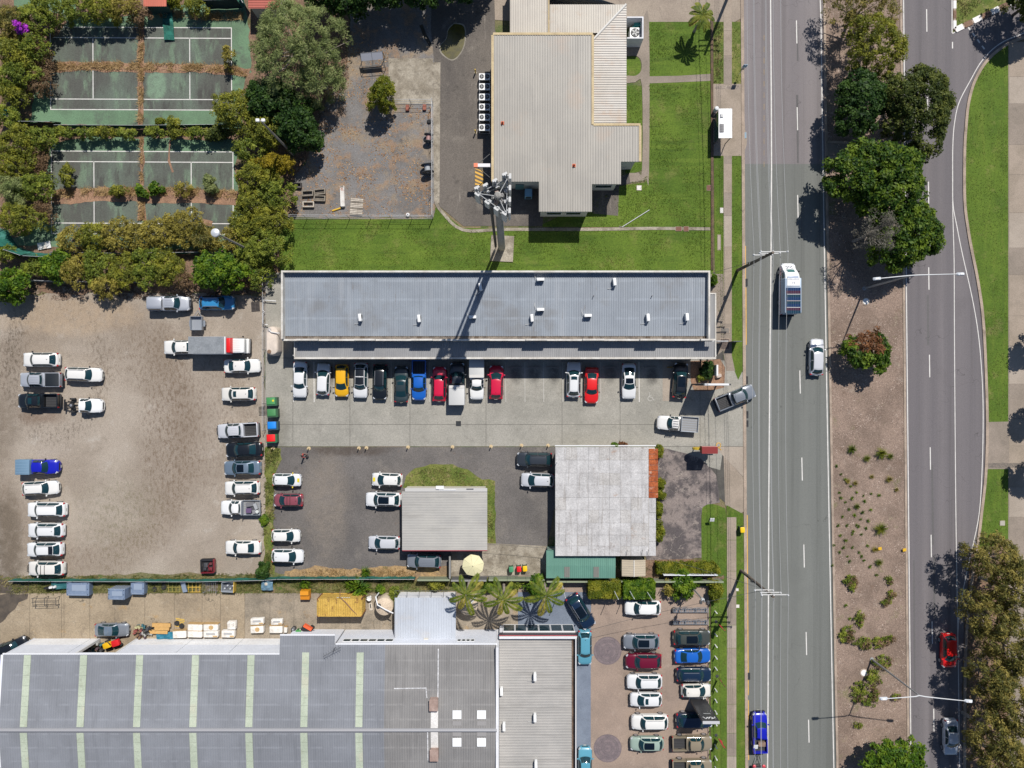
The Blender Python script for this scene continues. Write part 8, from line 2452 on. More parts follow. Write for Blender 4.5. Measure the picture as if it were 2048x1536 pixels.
LM={'fig':leaf_mat('leaf_fig',(0.008,0.027,0.004),(0.036,0.086,0.008),(0.150,0.218,0.018)),'dark':leaf_mat('leaf_dark',(0.008,0.028,0.006),(0.024,0.062,0.011),(0.060,0.115,0.018)),'darkolive':leaf_mat('leaf_darkolive',(0.020,0.036,0.008),(0.058,0.082,0.016),(0.140,0.160,0.030)),'olive':leaf_mat('leaf_olive',(0.056,0.072,0.012),(0.148,0.168,0.022),(0.30,0.295,0.035)),'olivebr':leaf_mat('leaf_olivebr',(0.022,0.030,0.008),(0.108,0.112,0.026),(0.30,0.245,0.062)),'scrub':leaf_mat('leaf_scrub',(0.050,0.078,0.013),(0.138,0.182,0.024),(0.27,0.30,0.04)),'golden':leaf_mat('leaf_golden',(0.10,0.088,0.018),(0.235,0.205,0.038),(0.38,0.32,0.065)),'yellow':leaf_mat('leaf_yellow',(0.10,0.085,0.005),(0.21,0.165,0.008),(0.34,0.26,0.02)),'gum':leaf_mat('leaf_gum',(0.072,0.098,0.034),(0.17,0.215,0.072),(0.30,0.335,0.13)),'bright':leaf_mat('leaf_bright',(0.016,0.052,0.004),(0.065,0.135,0.009),(0.175,0.255,0.018)),'lime':leaf_mat('leaf_lime',(0.055,0.085,0.006),(0.125,0.150,0.010),(0.24,0.235,0.02)),'grey':leaf_mat('leaf_grey',(0.07,0.066,0.055),(0.14,0.13,0.105),(0.24,0.22,0.18)),'brown':leaf_mat('leaf_brown',(0.08,0.035,0.015),(0.17,0.075,0.032),(0.28,0.13,0.055)),'russet':leaf_mat('leaf_russet',(0.075,0.05,0.026),(0.16,0.10,0.055),(0.27,0.18,0.10)),'purple':leaf_mat('leaf_purple',(0.20,0.015,0.28),(0.40,0.03,0.52),(0.6,0.08,0.7)),'palm':leaf_mat('leaf_palm',(0.045,0.08,0.010),(0.10,0.145,0.014),(0.21,0.225,0.028)),}
BARK=surf('bark',(0.15,0.115,0.085),(0.09,0.07,0.052),2,0.4,8,objspace=True,bump=0.2)
BARKP=surf('bark_pale',(0.33,0.28,0.24),(0.24,0.2,0.17),2,0.3,8,objspace=True,bump=0.1)
KIND={'fig':(.36,.22,.60,70,4.2,'fig',BARK),'dark':(.32,.20,.58,70,4.2,'dark',BARK),'darkolive':(.30,.16,.52,66,4.2,'darkolive',BARK),'olive':(.24,.11,.38,44,3.0,'olive',BARKP),'olivebr':(.38,.11,.55,52,3.6,'olivebr',BARKP),'scrub':(.25,.12,.36,36,2.7,'scrub',BARKP),'golden':(.24,.11,.34,30,2.5,'golden',BARKP),'yellow':(.26,.13,.42,60,3.4,'yellow',BARK),'gum':(.36,.075,.55,74,3.0,'gum',BARKP),'bright':(.34,.21,.50,60,3.2,'bright',BARK),'lime':(.20,.13,.36,64,3.4,'lime',BARK),'grey':(.34,.05,.55,46,2.4,'grey',BARKP),'weedy':(.22,.10,.22,20,2.2,'scrub',BARK),'brown':(.32,.15,.5,46,3.0,'brown',BARK),'russet':(.28,.10,.5,44,2.8,'russet',BARK),'purple':(.22,.16,.3,50,3,'purple',BARK),}
SEED=[100]
def crown_mesh(kind,R_,Ry,h,base,seed,sparse=1.0,dome=1.0,patch=None):
 """uneven crown centred on the origin; returns leaf vertices"""
 L,W,rc,per,dens,mk,bk=KIND[kind]
 r=np.random.default_rng(seed)
 rc=min(rc,R_*.42)
 n=max(6,int(dens*(R_*Ry)/(rc*rc)*sparse))
 rad=np.sqrt(r.random(n))*.98
 ang=r.random(n)*2*PI
 k1,k2,k3=r.random(3)*2*PI
 wob=1+.13*np.sin(2*ang+k1)+.11*np.sin(3*ang+k2)+.08*np.sin(5*ang+k3)+.06*np.sin(9*ang+k1*3)
 x=np.cos(ang)*rad*wob*max(.05,R_-rc*.7)
 y=np.sin(ang)*rad*wob*max(.05,Ry-rc*.7)
 prof=np.sqrt(np.clip(1-(rad*.96)**2,0,1))
 z=base+(h-base-rc)*(prof*dome+(1-dome))*(1-.30*r.random(n)**2)+r.normal(size=n)*rc*.25
 low=r.random(n)<.22
 z[low]=base+(z[low]-base)*r.random(low.sum())
 C=np.stack([x,y,np.maximum(z,.3)],1)
 rr=rc*(.7+.6*r.random(n))
 if patch is not None:
  keep=patch(C)
  C,rr=C[keep],rr[keep]
 per=int(per)
 return clump_leaves(C,rr,per,L,W,r,fill=.4),C
def trunk(mb,h,R_,C,r,thick,n=7):
 mb.tube([(0,0,-.05),(.05,.02,h*.3),(.02,.08,h*.55)],[thick,thick*.8,thick*.6],8)
 if len(C):
  idx=r.choice(len(C),size=min(n,len(C)),replace=False)
  for i in idx:
   c=C[i]
   mb.tube([(.03,.04,h*(.3+.2*r.random())),(c[0]*.45,c[1]*.45,c[2]*.72+.1),tuple(c)],[thick*.5,thick*.28,thick*.08],5)
def tree(kind,px,py,rx,ry,h,label,group=None,cat='tree',name='tree',sparse=1.0,base=None,extra=None,dome=1.0,limbs=7,patch=None,hc=None,z=.04):
 SEED[0]+=1
 hm=h*.62 if hc is None else hc
 x,y=P(px,py,hm)
 k=(1-hm/CAM_H)/S
 R_,Ry=rx*k,ry*k
 base=h*.35 if base is None else base
 t=thing(name,label,cat,(x,y,z),0,group)
 V,C=crown_mesh(kind,R_,Ry,h,base,SEED[0],sparse,dome,patch)
 me=quads_mesh('crown',V,LM[KIND[kind][5]])
 link('crown',me,t)
 if extra:
  for kind2,fn,sp in extra:
   V2,C2=crown_mesh(kind2,R_,Ry,h*1.03,base,SEED[0]+500,sp,dome,fn)
   if len(V2):
    link('crown',quads_mesh('crown',V2,LM[KIND[kind2][5]]),t)
 mb=MB()
 trunk(mb,h,R_,C,np.random.default_rng(SEED[0]),max(.05,min(.32,h*.028)),limbs)
 mb.build('trunk',KIND[kind][6],t)
 return t
MED='trees on the median strip'
tree('olivebr',1722,22,74,50,6.5,'sparse brownish tree at the north end of the median',MED,sparse=.45,limbs=16)
tree('olive',1751,92,66,64,8.0,'round olive-gold tree near the north end of the median',MED)
tree('dark',1722,205,60,66,7.5,'shadowy dark green tree between the olive one and the bright fig',MED)
tree('darkolive',1836,216,82,84,9.0,'broad dark olive tree overhanging the southbound lanes',MED)
tree('fig',1762,362,100,92,9.0,'largest bright green fig on the median',MED)
tree('fig',1815,470,74,68,8.0,'bright green tree just south of the largest fig',MED)
tree('grey',1748,465,54,48,8.6,'grey twiggy half-bare tree among the two green figs',MED,sparse=.8,limbs=14,base=5.0)
tree('fig',1738,706,47,48,4.6,'isolated round median tree with a brown dying top',MED,patch=lambda C:~((C[:,1]>.15)&(C[:,0]<1.0)&(C[:,0]>-2.0)),extra=[('brown',lambda C:(C[:,1]>.0)&(C[:,0]<1.2)&(C[:,0]>-2.2),1.1)])
tree('bright',1790,1523,60,48,5.5,'round green tree at the south end of the median',MED)
GUMS='gum trees along the eastern footpath'
for px,py,rx,ry,h,lab in((1988,1118,58,52,8.5,'northernmost olive-brown gum by the southbound kerb'),(2022,1180,60,60,9.5,'second gum from the north beside the eastern footpath'),(1978,1232,52,56,9,'gum overhanging the lane opposite the red hatch'),(2020,1290,58,60,10,'tall gum east of the red hatch'),(1985,1352,56,56,9,'brownish gum between the red hatch and the silver-blue sedan'),(2024,1412,56,60,10,'gum behind the southern street light arm'),(1982,1466,52,56,9,'gum beside the silver-blue sedan'),(2018,1530,60,56,9.5,'southernmost gum on the eastern footpath')):
 tree('olivebr',px,py,rx,ry,h,lab,GUMS,sparse=.85,limbs=16)
OFFT='trees beyond the eastern edge'
tree('darkolive',2078,-8,62,58,7.5,'dark tree at the corner of the side street shading its mouth',OFFT)
for px,py,r_,lab in((2100,668,30,'tree beyond the eastern footpath opposite the round median tree'),(2098,815,30,'tree beyond the eastern footpath opposite the grass driveway'),(2094,930,36,'tree beyond the eastern footpath south of the tactile strip')):
 tree('darkolive',px,py,r_,r_,6,lab,OFFT)
# --- western scrub
W_='scrub along the west side of the courts'
for kind,px,py,rx,ry,h,lab in(('olivebr',26,52,44,42,4.5,'brownish bush in the northwest corner with a view of bare soil'),('scrub',68,38,40,34,4,'dark olive bush above the purple bougainvillea'),('scrub',102,14,44,34,4,'green bush at the top of the western scrub'),('scrub',66,92,38,32,4,'olive bush just southeast of the purple flowers'),('olive',28,108,44,38,4.5,'yellow-olive bush southwest of the purple flowers'),('russet',82,110,26,32,3,'russet thin bush beside the upper court corner'),('scrub',34,150,44,36,4.5,'olive bush west of the soil strip of the upper court'),('russet',74,165,32,34,3,'bare russet bush at the west edge of the upper court'),('olive',24,188,36,30,4,'olive bush north of the leaning green fence'),('scrub',14,232,34,26,3.5,'dark bush west of the leaning green fence'),('olive',34,285,44,36,4.5,'bright olive bush south of the leaning green fence'),('scrub',78,276,40,26,3.5,'green bush at the northwest corner of the lower court'),('olive',22,330,42,36,4.5,'olive bush midway down the west edge'),('russet',72,322,30,34,3,'russet bush west of the lower court line'),('scrub',70,372,40,36,4,'green bush beside the lower soil strip'),('gum',26,378,36,34,4.5,'pale twiggy bush at the west edge'),('olive',40,436,46,38,4.5,'olive bush above the sagging green fence'),('russet',84,418,24,30,3,'russet bush at the edge of the lower court'),('bright',14,572,42,36,4.5,'bright green bush at the west end above the gravel'),('scrub',68,534,34,22,2.5,'low green bush on the grass west of the golden scrub'),('scrub',12,506,28,20,2.5,'low bush left of the sagging green fence')):
 tree(kind,px,py,rx,ry,h,lab,W_,'shrub','scrub_bush',base=.5,dome=.8,limbs=9)
N_='scrub along the north side of the courts'
for kind,px,py,rx,ry,h,lab in(('scrub',158,12,42,34,4,'dark olive bush north of the upper court corner'),('olive',206,14,38,32,4,'olive bush north of the upper court'),('golden',246,16,36,28,4,'yellowish bush west of the salmon roofed hut'),('russet',278,26,26,24,3,'russet bush at the foot of the salmon roofed hut'),('lime',352,2,28,14,2.5,'lime green bush east of the salmon roofed hut'),('olive',396,12,28,20,3,'olive bush between the hut and the dark green court'),('golden',455,112,14,24,3,'yellow-green sapling at the east line of the upper court')):
 tree(kind,px,py,rx,ry,h,lab,N_,'shrub','scrub_bush',base=.5,dome=.8,limbs=9)
tree('purple',47,60,15,11,5.0,'purple bougainvillea bush in the western scrub',None,'shrub','flowering_bush',base=1.5)
MID='scrub between the two tennis courts'
for i,(px,rx,kind,lab)in enumerate(((128,26,'scrub','green bush at the west end of the scrub between the courts'),(170,26,'scrub','second bush from the west between the courts'),(212,26,'olive','third bush from the west between the courts'),(254,22,'scrub','bush between the courts just west of the central soil strip'),(308,24,'scrub','bush between the courts just east of the central soil strip'),(352,22,'olive','tall bush between the courts with a lime sapling beside it'),(392,24,'scrub','second bush from the east between the courts'),(432,26,'darkolive','dark bush at the east end between the courts'))):
 tree(kind,px,264+3*(i%2),rx,13,2.4,lab,MID,'shrub','scrub_bush',base=.4,dome=.7,limbs=6)
for kind,px,py,rx,ry,h,lab in(('lime',319,243,9,9,1.8,'small lime green sapling north of the scrub between the courts'),('olive',345,246,18,16,2.8,'olive sapling east of the lime one'),('olive',132,350,12,28,2.5,'narrow olive bush on the west half of the lower court'),('olive',236,381,22,14,2.2,'wide bush on the lower soil strip west of its middle'),('bright',280,381,11,12,1.8,'bright green bush in the middle of the lower soil strip'),('bright',309,377,14,14,2.0,'bright green bush just east of the middle of the lower strip'),('golden',364,378,18,18,2.4,'golden bush on the lower soil strip'),('gum',417,366,14,22,2.8,'pale twiggy sapling on the lower court')):
 tree(kind,px,py,rx,ry,h,lab,'saplings growing on the courts','shrub','sapling',base=.3,limbs=6)
S_='golden scrub south of the lower court'
for i,(px,py,rx,ry,kind,lab)in enumerate(((142,478,32,22,'golden','westernmost golden bush south of the lower court'),(186,472,34,26,'olive','second golden-olive bush from the west along the lower court'),(232,466,36,30,'golden','golden bush below the west half of the lower court'),(278,470,34,28,'golden','golden bush below the central soil strip'),(322,462,36,32,'golden','golden bush reaching over the lower court line'),(368,452,36,36,'golden','tallest golden bush beside the round reflector light'),(404,474,32,28,'olivebr','brownish bush below the round reflector light'),(456,478,32,24,'golden','golden bush crossed by the court light pole'),(488,452,34,36,'olive','olive bush at the southeast corner of the lower court'))):
 tree(kind,px,py,rx*1.12,ry*1.2,3.4,lab,S_,'shrub','scrub_bush',base=.5,dome=.75,limbs=18)
G_='scrub along the north of the gravel yard'
for i,(px,py,rx,ry,kind,lab)in enumerate(((110,535,32,26,'bright','green bush above the western gravel edge'),(150,545,34,28,'golden','golden bush leaning over the gravel beside bare twigs'),(196,540,36,30,'scrub','dark bush above the gravel leaf shadows'),(212,574,34,22,'golden','golden bush overhanging the gravel'),(244,545,34,30,'olive','olive bush above the gravel, centre of the row'),(292,536,36,34,'scrub','bush with a red scrap, above the silver canopy utility'),(336,540,34,32,'olive','olive bush west of the dense round tree'),(366,566,26,18,'russet','bare russet bush at the foot of the dense round tree'),(510,545,34,32,'scrub','olive bush at the northwest corner of the shops'),(486,560,26,22,'russet','brown bush between the dense round tree and the shops'))):
 tree(kind,px,py-4,rx*1.15,ry*1.2,3.4,lab,G_,'shrub','scrub_bush',base=.4,dome=.75,limbs=18)
tree('bright',437,543,54,46,5.5,'dense round bright green tree above the bright blue car',None)
E_='trees between the courts and the compound yard'
for kind,px,py,rx,ry,h,lab,sp in(('gum',585,88,104,98,10.5,'huge pale grey-green gum at the top between courts and compound',1.0),('gum',640,158,52,42,7.5,'smaller pale gum lobe reaching over the compound yard',1.0),('dark',548,205,66,52,6.5,'dark green tree under the south side of the huge gum',1.0),('dark',592,252,44,56,6.5,'dark green tree casting shade on the compound yard edge',1.0),('olive',478,222,62,48,5.0,'broad olive tree at the east end of the upper court',1.0),('olive',533,262,42,40,5.5,'olive tree around the two-headed court light',1.0),('yellow',546,328,44,22,4.5,'bush with bright yellow flowering top',1.0),('scrub',502,300,36,34,4.5,'shaded bush west of the yellow flowering one',.9),('olive',516,352,46,38,4.5,'olive bush south of the yellow flowering one',1.0),('scrub',552,388,38,40,4.5,'green bush beside the timber frames',1.0),('olive',508,406,40,38,4.2,'olive bush at the east edge of the lower court',1.0),('olive',546,440,42,38,4.5,'olive bush at the compound fence corner',1.0),('scrub',540,494,44,42,4.8,'green bush beside the long lawn west end',1.0),('scrub',500,512,36,34,4.2,'dark bush at the foot of the round reflector light',1.0)):
 tree(kind,px,py,rx,ry,h,lab,E_,'tree' if h>5 else 'shrub','tree' if h>5 else 'scrub_bush',base=1.0,sparse=sp,dome=.9,limbs=12)
NT='dark trees north of the compound yard'
for px,py,rx,ry,h,lab in((668,-22,66,60,7.5,'dark tree east of the huge gum at the top edge'),(752,-36,70,62,7.5,'dark tree above the mesh stand at the top edge'),(838,-46,66,60,7.5,'dark tree above the wet groove at the top edge'),(925,-58,66,60,7.5,'dark tree above the scummy puddle at the top edge')):
 tree('dark',px,py,rx,ry,h,lab,NT)
tree('lime',763,188,30,38,5.2,'small yellow-green conifer alone in the compound yard',None,base=.6,sparse=1.1)
# --- gardens and hedges near the shops and display yard
def hedge(px0,py0,px1,py1,h,kind,label,group=None,round_end=0):
 x0,y1=P(px0,py0,h*.7)
 x1,y0=P(px1,py1,h*.7)
 L,W,rc,per,dens,mk,bk=KIND[kind]
 SEED[0]+=1
 r=np.random.default_rng(SEED[0])
 t=thing('hedge',label,'hedge',((x0+x1)/2,(y0+y1)/2,.06),0,group)
 w,d=(x1-x0)/2,(y1-y0)/2
 n=int(w*d*4*420)
 p=np.stack([r.uniform(-w,w,n),r.uniform(-d,d,n),np.full(n,h)],1)
 bump_=np.array([mnoise.noise(Vector((q[0]*1.1+SEED[0],q[1]*1.1,0)))for q in p])
 p[:,2]+=bump_*.28+r.normal(size=n)*.05
 edge=np.minimum(w-np.abs(p[:,0]),d-np.abs(p[:,1]))
 p[:,2]-=np.clip(.25-edge,0,1)*.7
 if round_end:
  keep=~((p[:,0]>w-d*1.4)&(((p[:,0]-(w-d*1.4))/(d*1.4))**2+((p[:,1]+d)/(2*d))**2>1))
  p=p[keep]
  n=len(p)
 m=int(n*.45)
 q=np.stack([r.uniform(-w,w,m),r.uniform(-d,d,m),r.uniform(.1,h,m)],1)
 s=r.integers(0,4,m)
 q[s==0,0]=-w;q[s==1,0]=w-(d if round_end else 0);q[s==2,1]=-d;q[s==3,1]=d
 if round_end:
  q[s==3,0]=np.minimum(q[s==3,0],w-d*1.2)
 q+=r.normal(size=q.shape)*.05
 A=np.concatenate([p,q])
 nr=np.concatenate([np.tile([0,0,1.0],(n,1)),np.stack([np.sign(q[:,0])*(s<2),np.sign(q[:,1])*(s>=2),np.full(m,.3)],1)])+r.normal(size=A.shape)*.5
 nr/=np.linalg.norm(nr,axis=1,keepdims=True)
 link('foliage',quads_mesh('foliage',leaf_quads(A,nr,L*.8,W,r),LM[mk]),t)
 mb=MB()
 for k in range(max(2,int(w*2/1.2))):
  xx=-w+.4+k*(2*w-.8)/max(1,int(w*2/1.2)-1)
  mb.tube([(xx,0,0),(xx+.1,.1,h*.5),(xx-.1,.2,h*.85)],[.05,.04,.02],5)
 mb.build('stem',bk,t)
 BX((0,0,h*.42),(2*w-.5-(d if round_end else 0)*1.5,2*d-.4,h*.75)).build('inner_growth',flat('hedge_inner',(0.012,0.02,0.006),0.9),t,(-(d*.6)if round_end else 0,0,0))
 return t
hedge(1176,1160,1240,1195,2.1,'lime','western half of the long hedge behind the flagpoles','long hedge behind the display yard')
hedge(1246,1161,1308,1195,2.1,'bright','eastern half of the long hedge behind the flagpoles','long hedge behind the display yard')
hedge(1313,1124,1440,1146,1.2,'lime','low clipped yellow-green hedge behind the long white sign board',None,1)
GARD='shrubs in the display yard garden'
for kind,px,py,rx,ry,h,lab in(('golden',1338,1177,15,18,2.0,'squared bronze-gold shrub west of the round green one'),('bright',1367,1173,26,28,3.0,'round bright green shrub around the camera pole'),('fig',1394,1161,10,9,1.4,'small green shrub squeezed by the sage fence'),('lime',1431,1182,17,24,2.2,'yellow-green shrub at the street end of the display yard'),('bright',1073,1173,25,22,2.8,'bright green shrub beside the third palm'),('scrub',1034,1168,14,12,1.6,'dull bush between the palms against the fence'),('fig',977,1174,12,11,1.5,'small round clipped bush between the first two palms')):
 tree(kind,px,py,rx,ry,h,lab,GARD,'shrub','garden_shrub',base=.2,dome=.8,limbs=5)
HS='bushes along the east wall of the old house'
for px,py,rx,ry,lab in((1318,904,11,15,'northernmost bush against the rusty roof edge'),(1321,968,11,11,'bush midway along the east wall, upper of two'),(1321,990,11,11,'bush midway along the east wall, lower of two'),(1318,1020,9,16,'narrow bush against the lower east wall'),(1318,1064,13,22,'largest bush at the south end of the east wall')):
 tree('lime',px,py,rx,ry,1.7,lab,HS,'shrub','garden_shrub',base=.2,dome=.7,limbs=5)
EG='entrance garden plants by the notice board'
for kind,px,py,rx,ry,h,lab in(('dark',1415,738,14,16,1.8,'dark shrub in the entrance garden bed'),('bright',1417,746,6,6,1.5,'tiny bright green shrub among dark ones in the entrance garden'),('scrub',1405,755,12,8,1.0,'low straggly shrub at the south of the entrance garden'),('bright',1428,560,6,12,1.4,'narrow green shrub between the shops and the street path')):
 tree(kind,px,py,rx,ry,h,lab,EG,'shrub','garden_shrub',base=.2,limbs=4)
YP='plants on the weed strip'
for kind,px,py,rx,ry,h,lab in(('scrub',787,1196,14,26,2.2,'tall olive bush squeezed between tank and annex'),('olive',872,1170,18,14,1.6,'brownish bush north of the white annex'),('bright',760,1178,10,9,.9,'small bright bush beside the strap-leaved clump'),('dark',524,1143,13,20,1.6,'dark bush at the corner post of the lot'),('bright',528,1040,8,10,.8,'small weed bush by the gravel fence line'),('brown',1248,890,9,4,3.6,'dry creeper over the north gutter of the old house'),('bright',1230,890,7,4,3.6,'green creeper over the north gutter of the old house')):
 tree(kind,px,py,rx,ry,h,lab,YP,'shrub','wild_bush',base=.2,limbs=5)
# --- palms
def blade(V,p0,p1,w,up_):
 d=np.array(p1)-np.array(p0)
 s=np.cross(d,up_)
 s=s/(np.linalg.norm(s)+1e-9)*w/2
 p0,p1=np.array(p0),np.array(p1)
 m=p0+d*.4
 V+=[p0,m+s,p1,m-s]
def palm(px,py,h,r_px,label,nf=9):
 SEED[0]+=1
 r=np.random.default_rng(SEED[0])
 x,y=P(px,py,h)
 t=thing('palm_tree',label,'palm',(x,y,.05),0,'palms')
 RR=r_px*(1-h/CAM_H)/S
 TB([(0,0,0),(.05,.03,h*.4),(0,0,h-.3)],[.20,.15,.12],10).tube([(0,0,h-.9),(0,0,h)],[.13,.10],8).build('trunk',BARKP,t)
 for k in range(nf):
  a=k*2.39996+r.random()*.3
  rise=.8-.65*(k/nf)
  L=RR*(.8+.4*r.random())
  V=[]
  dirv=np.array([math.cos(a),math.sin(a),0])
  pts=[]
  for i in range(9):
   u=i/8
   pts.append(dirv*L*u*(1-.1*u)+np.array([0,0,h+L*(rise*u*.9-(.35+rise*.75)*u*u)]))
  side=np.array([-math.sin(a),math.cos(a),0])
  for i in range(1,9):
   for j in range(3):
    u=(i-1+j/3)/8
    p=pts[i-1]+(pts[i]-pts[i-1])*(j/3)
    ll=.19*L*(math.sin(PI*min(1,u*.92+.06))**.8)+.06
    for s in(-1,1):
     tip=p+side*s*ll*.8+dirv*ll*.75+np.array([0,0,-ll*(.25+.2*r.random())])
     blade(V,p,tip,.13,np.array([0,0,1.0]))
  for i in range(8):
   blade(V,pts[i],pts[i+1],.05,np.array([0,0,1.0]))
  f=link('frond',quads_mesh('frond',np.array(V),LM['palm']if k<nf-2 else LM['golden']),t)
 return t
palm(932,1190,7.0,44,'palm beside the white annex over the eastern tank')
palm(1006,1200,7.4,44,'palm in the middle of the yard corner throwing its shadow on concrete')
palm(1092,1192,6.6,44,'palm at the west edge of the blue paving beside the bright green shrub')
palm(1405,30,4.2,30,'short palm on the exchange lawn near the forecourt',13)
# --- tufted plants: one mesh per size, copied
def tuft_mesh(name,n,L,w,r,mat,lean=1.0):
 V=[]
 for k in range(n):
  a=r.random()*2*PI
  out=(.25+.75*r.random())*L*lean
  b0=np.array([math.cos(a),math.sin(a),0])*.06*L
  mid=np.array([math.cos(a)*out*.55,math.sin(a)*out*.55,L*(.45+.35*r.random())])
  tip=np.array([math.cos(a+.1)*out,math.sin(a+.1)*out,L*(.25+.35*r.random())])
  s=np.array([-math.sin(a),math.cos(a),0])*w/2
  V+=[b0-s,b0+s,mid+s*.8,mid-s*.8,mid-s*.8,mid+s*.8,tip+s*.15,tip-s*.15]
 return quads_mesh(name,np.array(V),mat)
rt=np.random.default_rng(5)
TUFT_G=[tuft_mesh('blades',130,1.0,.055,rt,LM['palm'])for k in range(2)]
TUFT_Y=tuft_mesh('blades',100,.9,.045,rt,LM['golden'])
STRAP=tuft_mesh('blades',90,1.0,.11,rt,LM['bright'])
TUFT_S=[tuft_mesh('blades',24,.9,.16,rt,LM['bright'])for k in range(2)]
STEM=LT([(.06,0),(.05,.15)],n=6).mesh('base',BARK)
def tuft(me,px,py,rpx,label,group,name='grass_tuft',cat='plant',z=.06):
 x,y=P(px,py)
 t=thing(name,label,cat,(x,y,z),rt.random()*6,group)
 k=rpx/S
 t.scale=(k,k,k*.9)
 link('blades',me,t)
 link('base',STEM,t)
TU='grass tufts on the median'
for i,(px,py,r_,lab)in enumerate(((1701,898,13,'green grass tuft on the median, northwestern of the first four'),(1731,917,11,'green grass tuft on the median, lowest of the first four'),(1760,906,16,'largest green grass tuft of the northern four on the median'),(1779,912,10,'small green grass tuft touching the largest one on the median'),(1758,1056,18,'big bright tuft level with the lone yellow bin'),(1756,1124,12,'tuft south of the yellow marker plate'),(1712,1012,9,'lone tuft among the small median weeds'))):
 tuft(TUFT_G[i%2],px,py,r_,lab,TU)
for px,py,r_,lab in((1742,953,8,'straw coloured tuft south of the first four green tufts'),(1776,958,12,'straw coloured tuft near the median east kerb'),(1694,962,9,'straw coloured tuft near the median west side'),(1709,966,9,'straw coloured tuft beside another west of the weeds'),(1748,1098,11,'dry tuft holding the yellow marker plate'),(1791,979,8,'olive dry tuft by the east kerb')):
 tuft(TUFT_Y,px,py,r_,lab,'dry tufts on the median','dry_tuft')
for px,py,r_,lab in((722,1172,30,'big strap-leaved clump behind the yellow container'),(733,1142,15,'strap-leaved plant at the south edge of the bitumen lot'),(612,1165,16,'dark strap-leaved clump north of the orange hopper'),(700,1166,14,'small strap-leaved clump west of the big one')):
 tuft(STRAP,px,py,r_,lab,'strap-leaved plants on the weed strip','strap_plant',z=.05)
MB_='low bushes on the southern median'
for kind,px,py,rx,ry,lab in(('scrub',1700,1160,12,9,'low brown-green bush on the median level with the hedge'),('scrub',1780,1160,9,8,'small bush near the median east kerb'),('olive',1783,1187,9,7,'small olive bush near the east kerb below another'),('scrub',1772,1204,10,7,'low bush southwest of the small olive one'),('scrub',1717,1237,12,12,'round green bush on the median level with the display ramps'),('olivebr',1694,1268,14,16,'brownish bush near the median west kerb'),('scrub',1726,1286,15,11,'bush in the middle of the median north of the street light'),('fig',1755,1285,12,11,'green bush above the street light base'),('scrub',1776,1279,12,8,'thin bush beside the median east kerb'),('olive',1764,1322,18,14,'bush behind the southern street light base'),('fig',1745,1358,15,16,'dark green bush south of the southern manhole'),('olivebr',1740,1392,16,18,'brownish bush crossed by the street light shadow'),('scrub',1716,1385,14,18,'bush near the middle of the southern median'),('olive',1704,1165,9,16,'dry bush north of the round green one'),('scrub',1790,1392,9,7,'tiny bush beneath the eastern street light arm'),('scrub',1716,1450,9,7,'tiny bush at the south end west side')):
 tree('weedy',px,py,rx*1.25,ry*1.25,.6,lab,MB_,'shrub','low_bush',base=.03,limbs=8,hc=.3,z=.06,sparse=.6,dome=.4,extra=[('russet',lambda C:C[:,0]>C[:,1]*.7,.12)])
WEEDS=[(1681,948),(1689,958),(1700,972),(1712,984),(1726,991),(1741,987),(1681,995),(1690,1004),(1703,996),(1728,1002),(1740,1019),(1678,985),(1697,1018),(1708,1030),(1720,1038),(1684,1033),(1675,1050),(1693,1050),(1716,1052),(1731,1056),(1735,1041),(1680,1070),(1690,1080),(1704,1068),(1722,1068),(1734,1091),(1686,1094),(1704,1094),(1717,1104),(1722,1112),(1694,1112),(1727,1120),(1698,1122),(1739,1132),(1752,1149),(1678,1104),(1690,1210),(1699,1236),(1764,915),(1672,932),(1664,1130),(1757,990),(1705,1062),(1712,1050),(1724,1024),(1667,1090)]
for i,(px,py)in enumerate(WEEDS):
 tuft(TUFT_S[i%2],px,py,4.5+2.6*rt.random(),'small dark green weed in the mulch of the southern median','small weeds in the median mulch','weed')
# --- ground cover nobody could count
def scatter(polys,dens,r):
 """random world points inside pixel polygons"""
 out=[]
 for pl in polys:
  w=np.array([P(*p)for p in pl])
  lo,hi=w.min(0),w.max(0)
  n=int((hi[0]-lo[0])*(hi[1]-lo[1])*dens)
  q=lo+r.random((n,2))*(hi-lo)
  inside=np.zeros(n,bool)
  j=len(w)-1
  for i in range(len(w)):
   c=((w[i,1]>q[:,1])!=(w[j,1]>q[:,1]))&(q[:,0]<(w[j,0]-w[i,0])*(q[:,1]-w[i,1])/(w[j,1]-w[i,1]+1e-12)+w[i,0])
   inside^=c
   j=i
  out.append(q[inside])
 return np.concatenate(out)
def grass_stuff(name,polys,dens,L,w,z,mat,seed,clumpy=0.0):
 r=np.random.default_rng(seed)
 q=scatter(polys,dens,r)
 if clumpy:
  f=np.array([mnoise.noise(Vector((p[0]*clumpy,p[1]*clumpy,seed)))for p in q])
  q=q[f>r.normal(size=len(q))*.22-.02]
 n=len(q)
 a=r.random(n)*2*PI
 d=np.stack([np.cos(a),np.sin(a)],1)
 l_=L*(.5+r.random(n))
 V=np.zeros((n,4,3))
 s=np.stack([-d[:,1],d[:,0]],1)*w*.5
 V[:,0,:2]=q-s;V[:,1,:2]=q+s
 V[:,2,:2]=q+d*l_[:,None]*.8+s*.3;V[:,3,:2]=q+d*l_[:,None]*.8-s*.3
 V[:,:2,2]=z
 V[:,2:,2]=(z+l_*(.3+.6*r.random(n)))[:,None]
 o=link(name,quads_mesh(name,V.reshape(-1,3),mat))
 o['kind']='stuff'
 return o
GRASS_M=leaf_mat('blade_green',(0.075,0.125,0.014),(0.11,0.165,0.02),(0.17,0.2,0.045),.3,.35)
GRASS_D=leaf_mat('blade_mixed',(0.06,0.085,0.015),(0.12,0.13,0.035),(0.24,0.2,0.08),.2,.4)
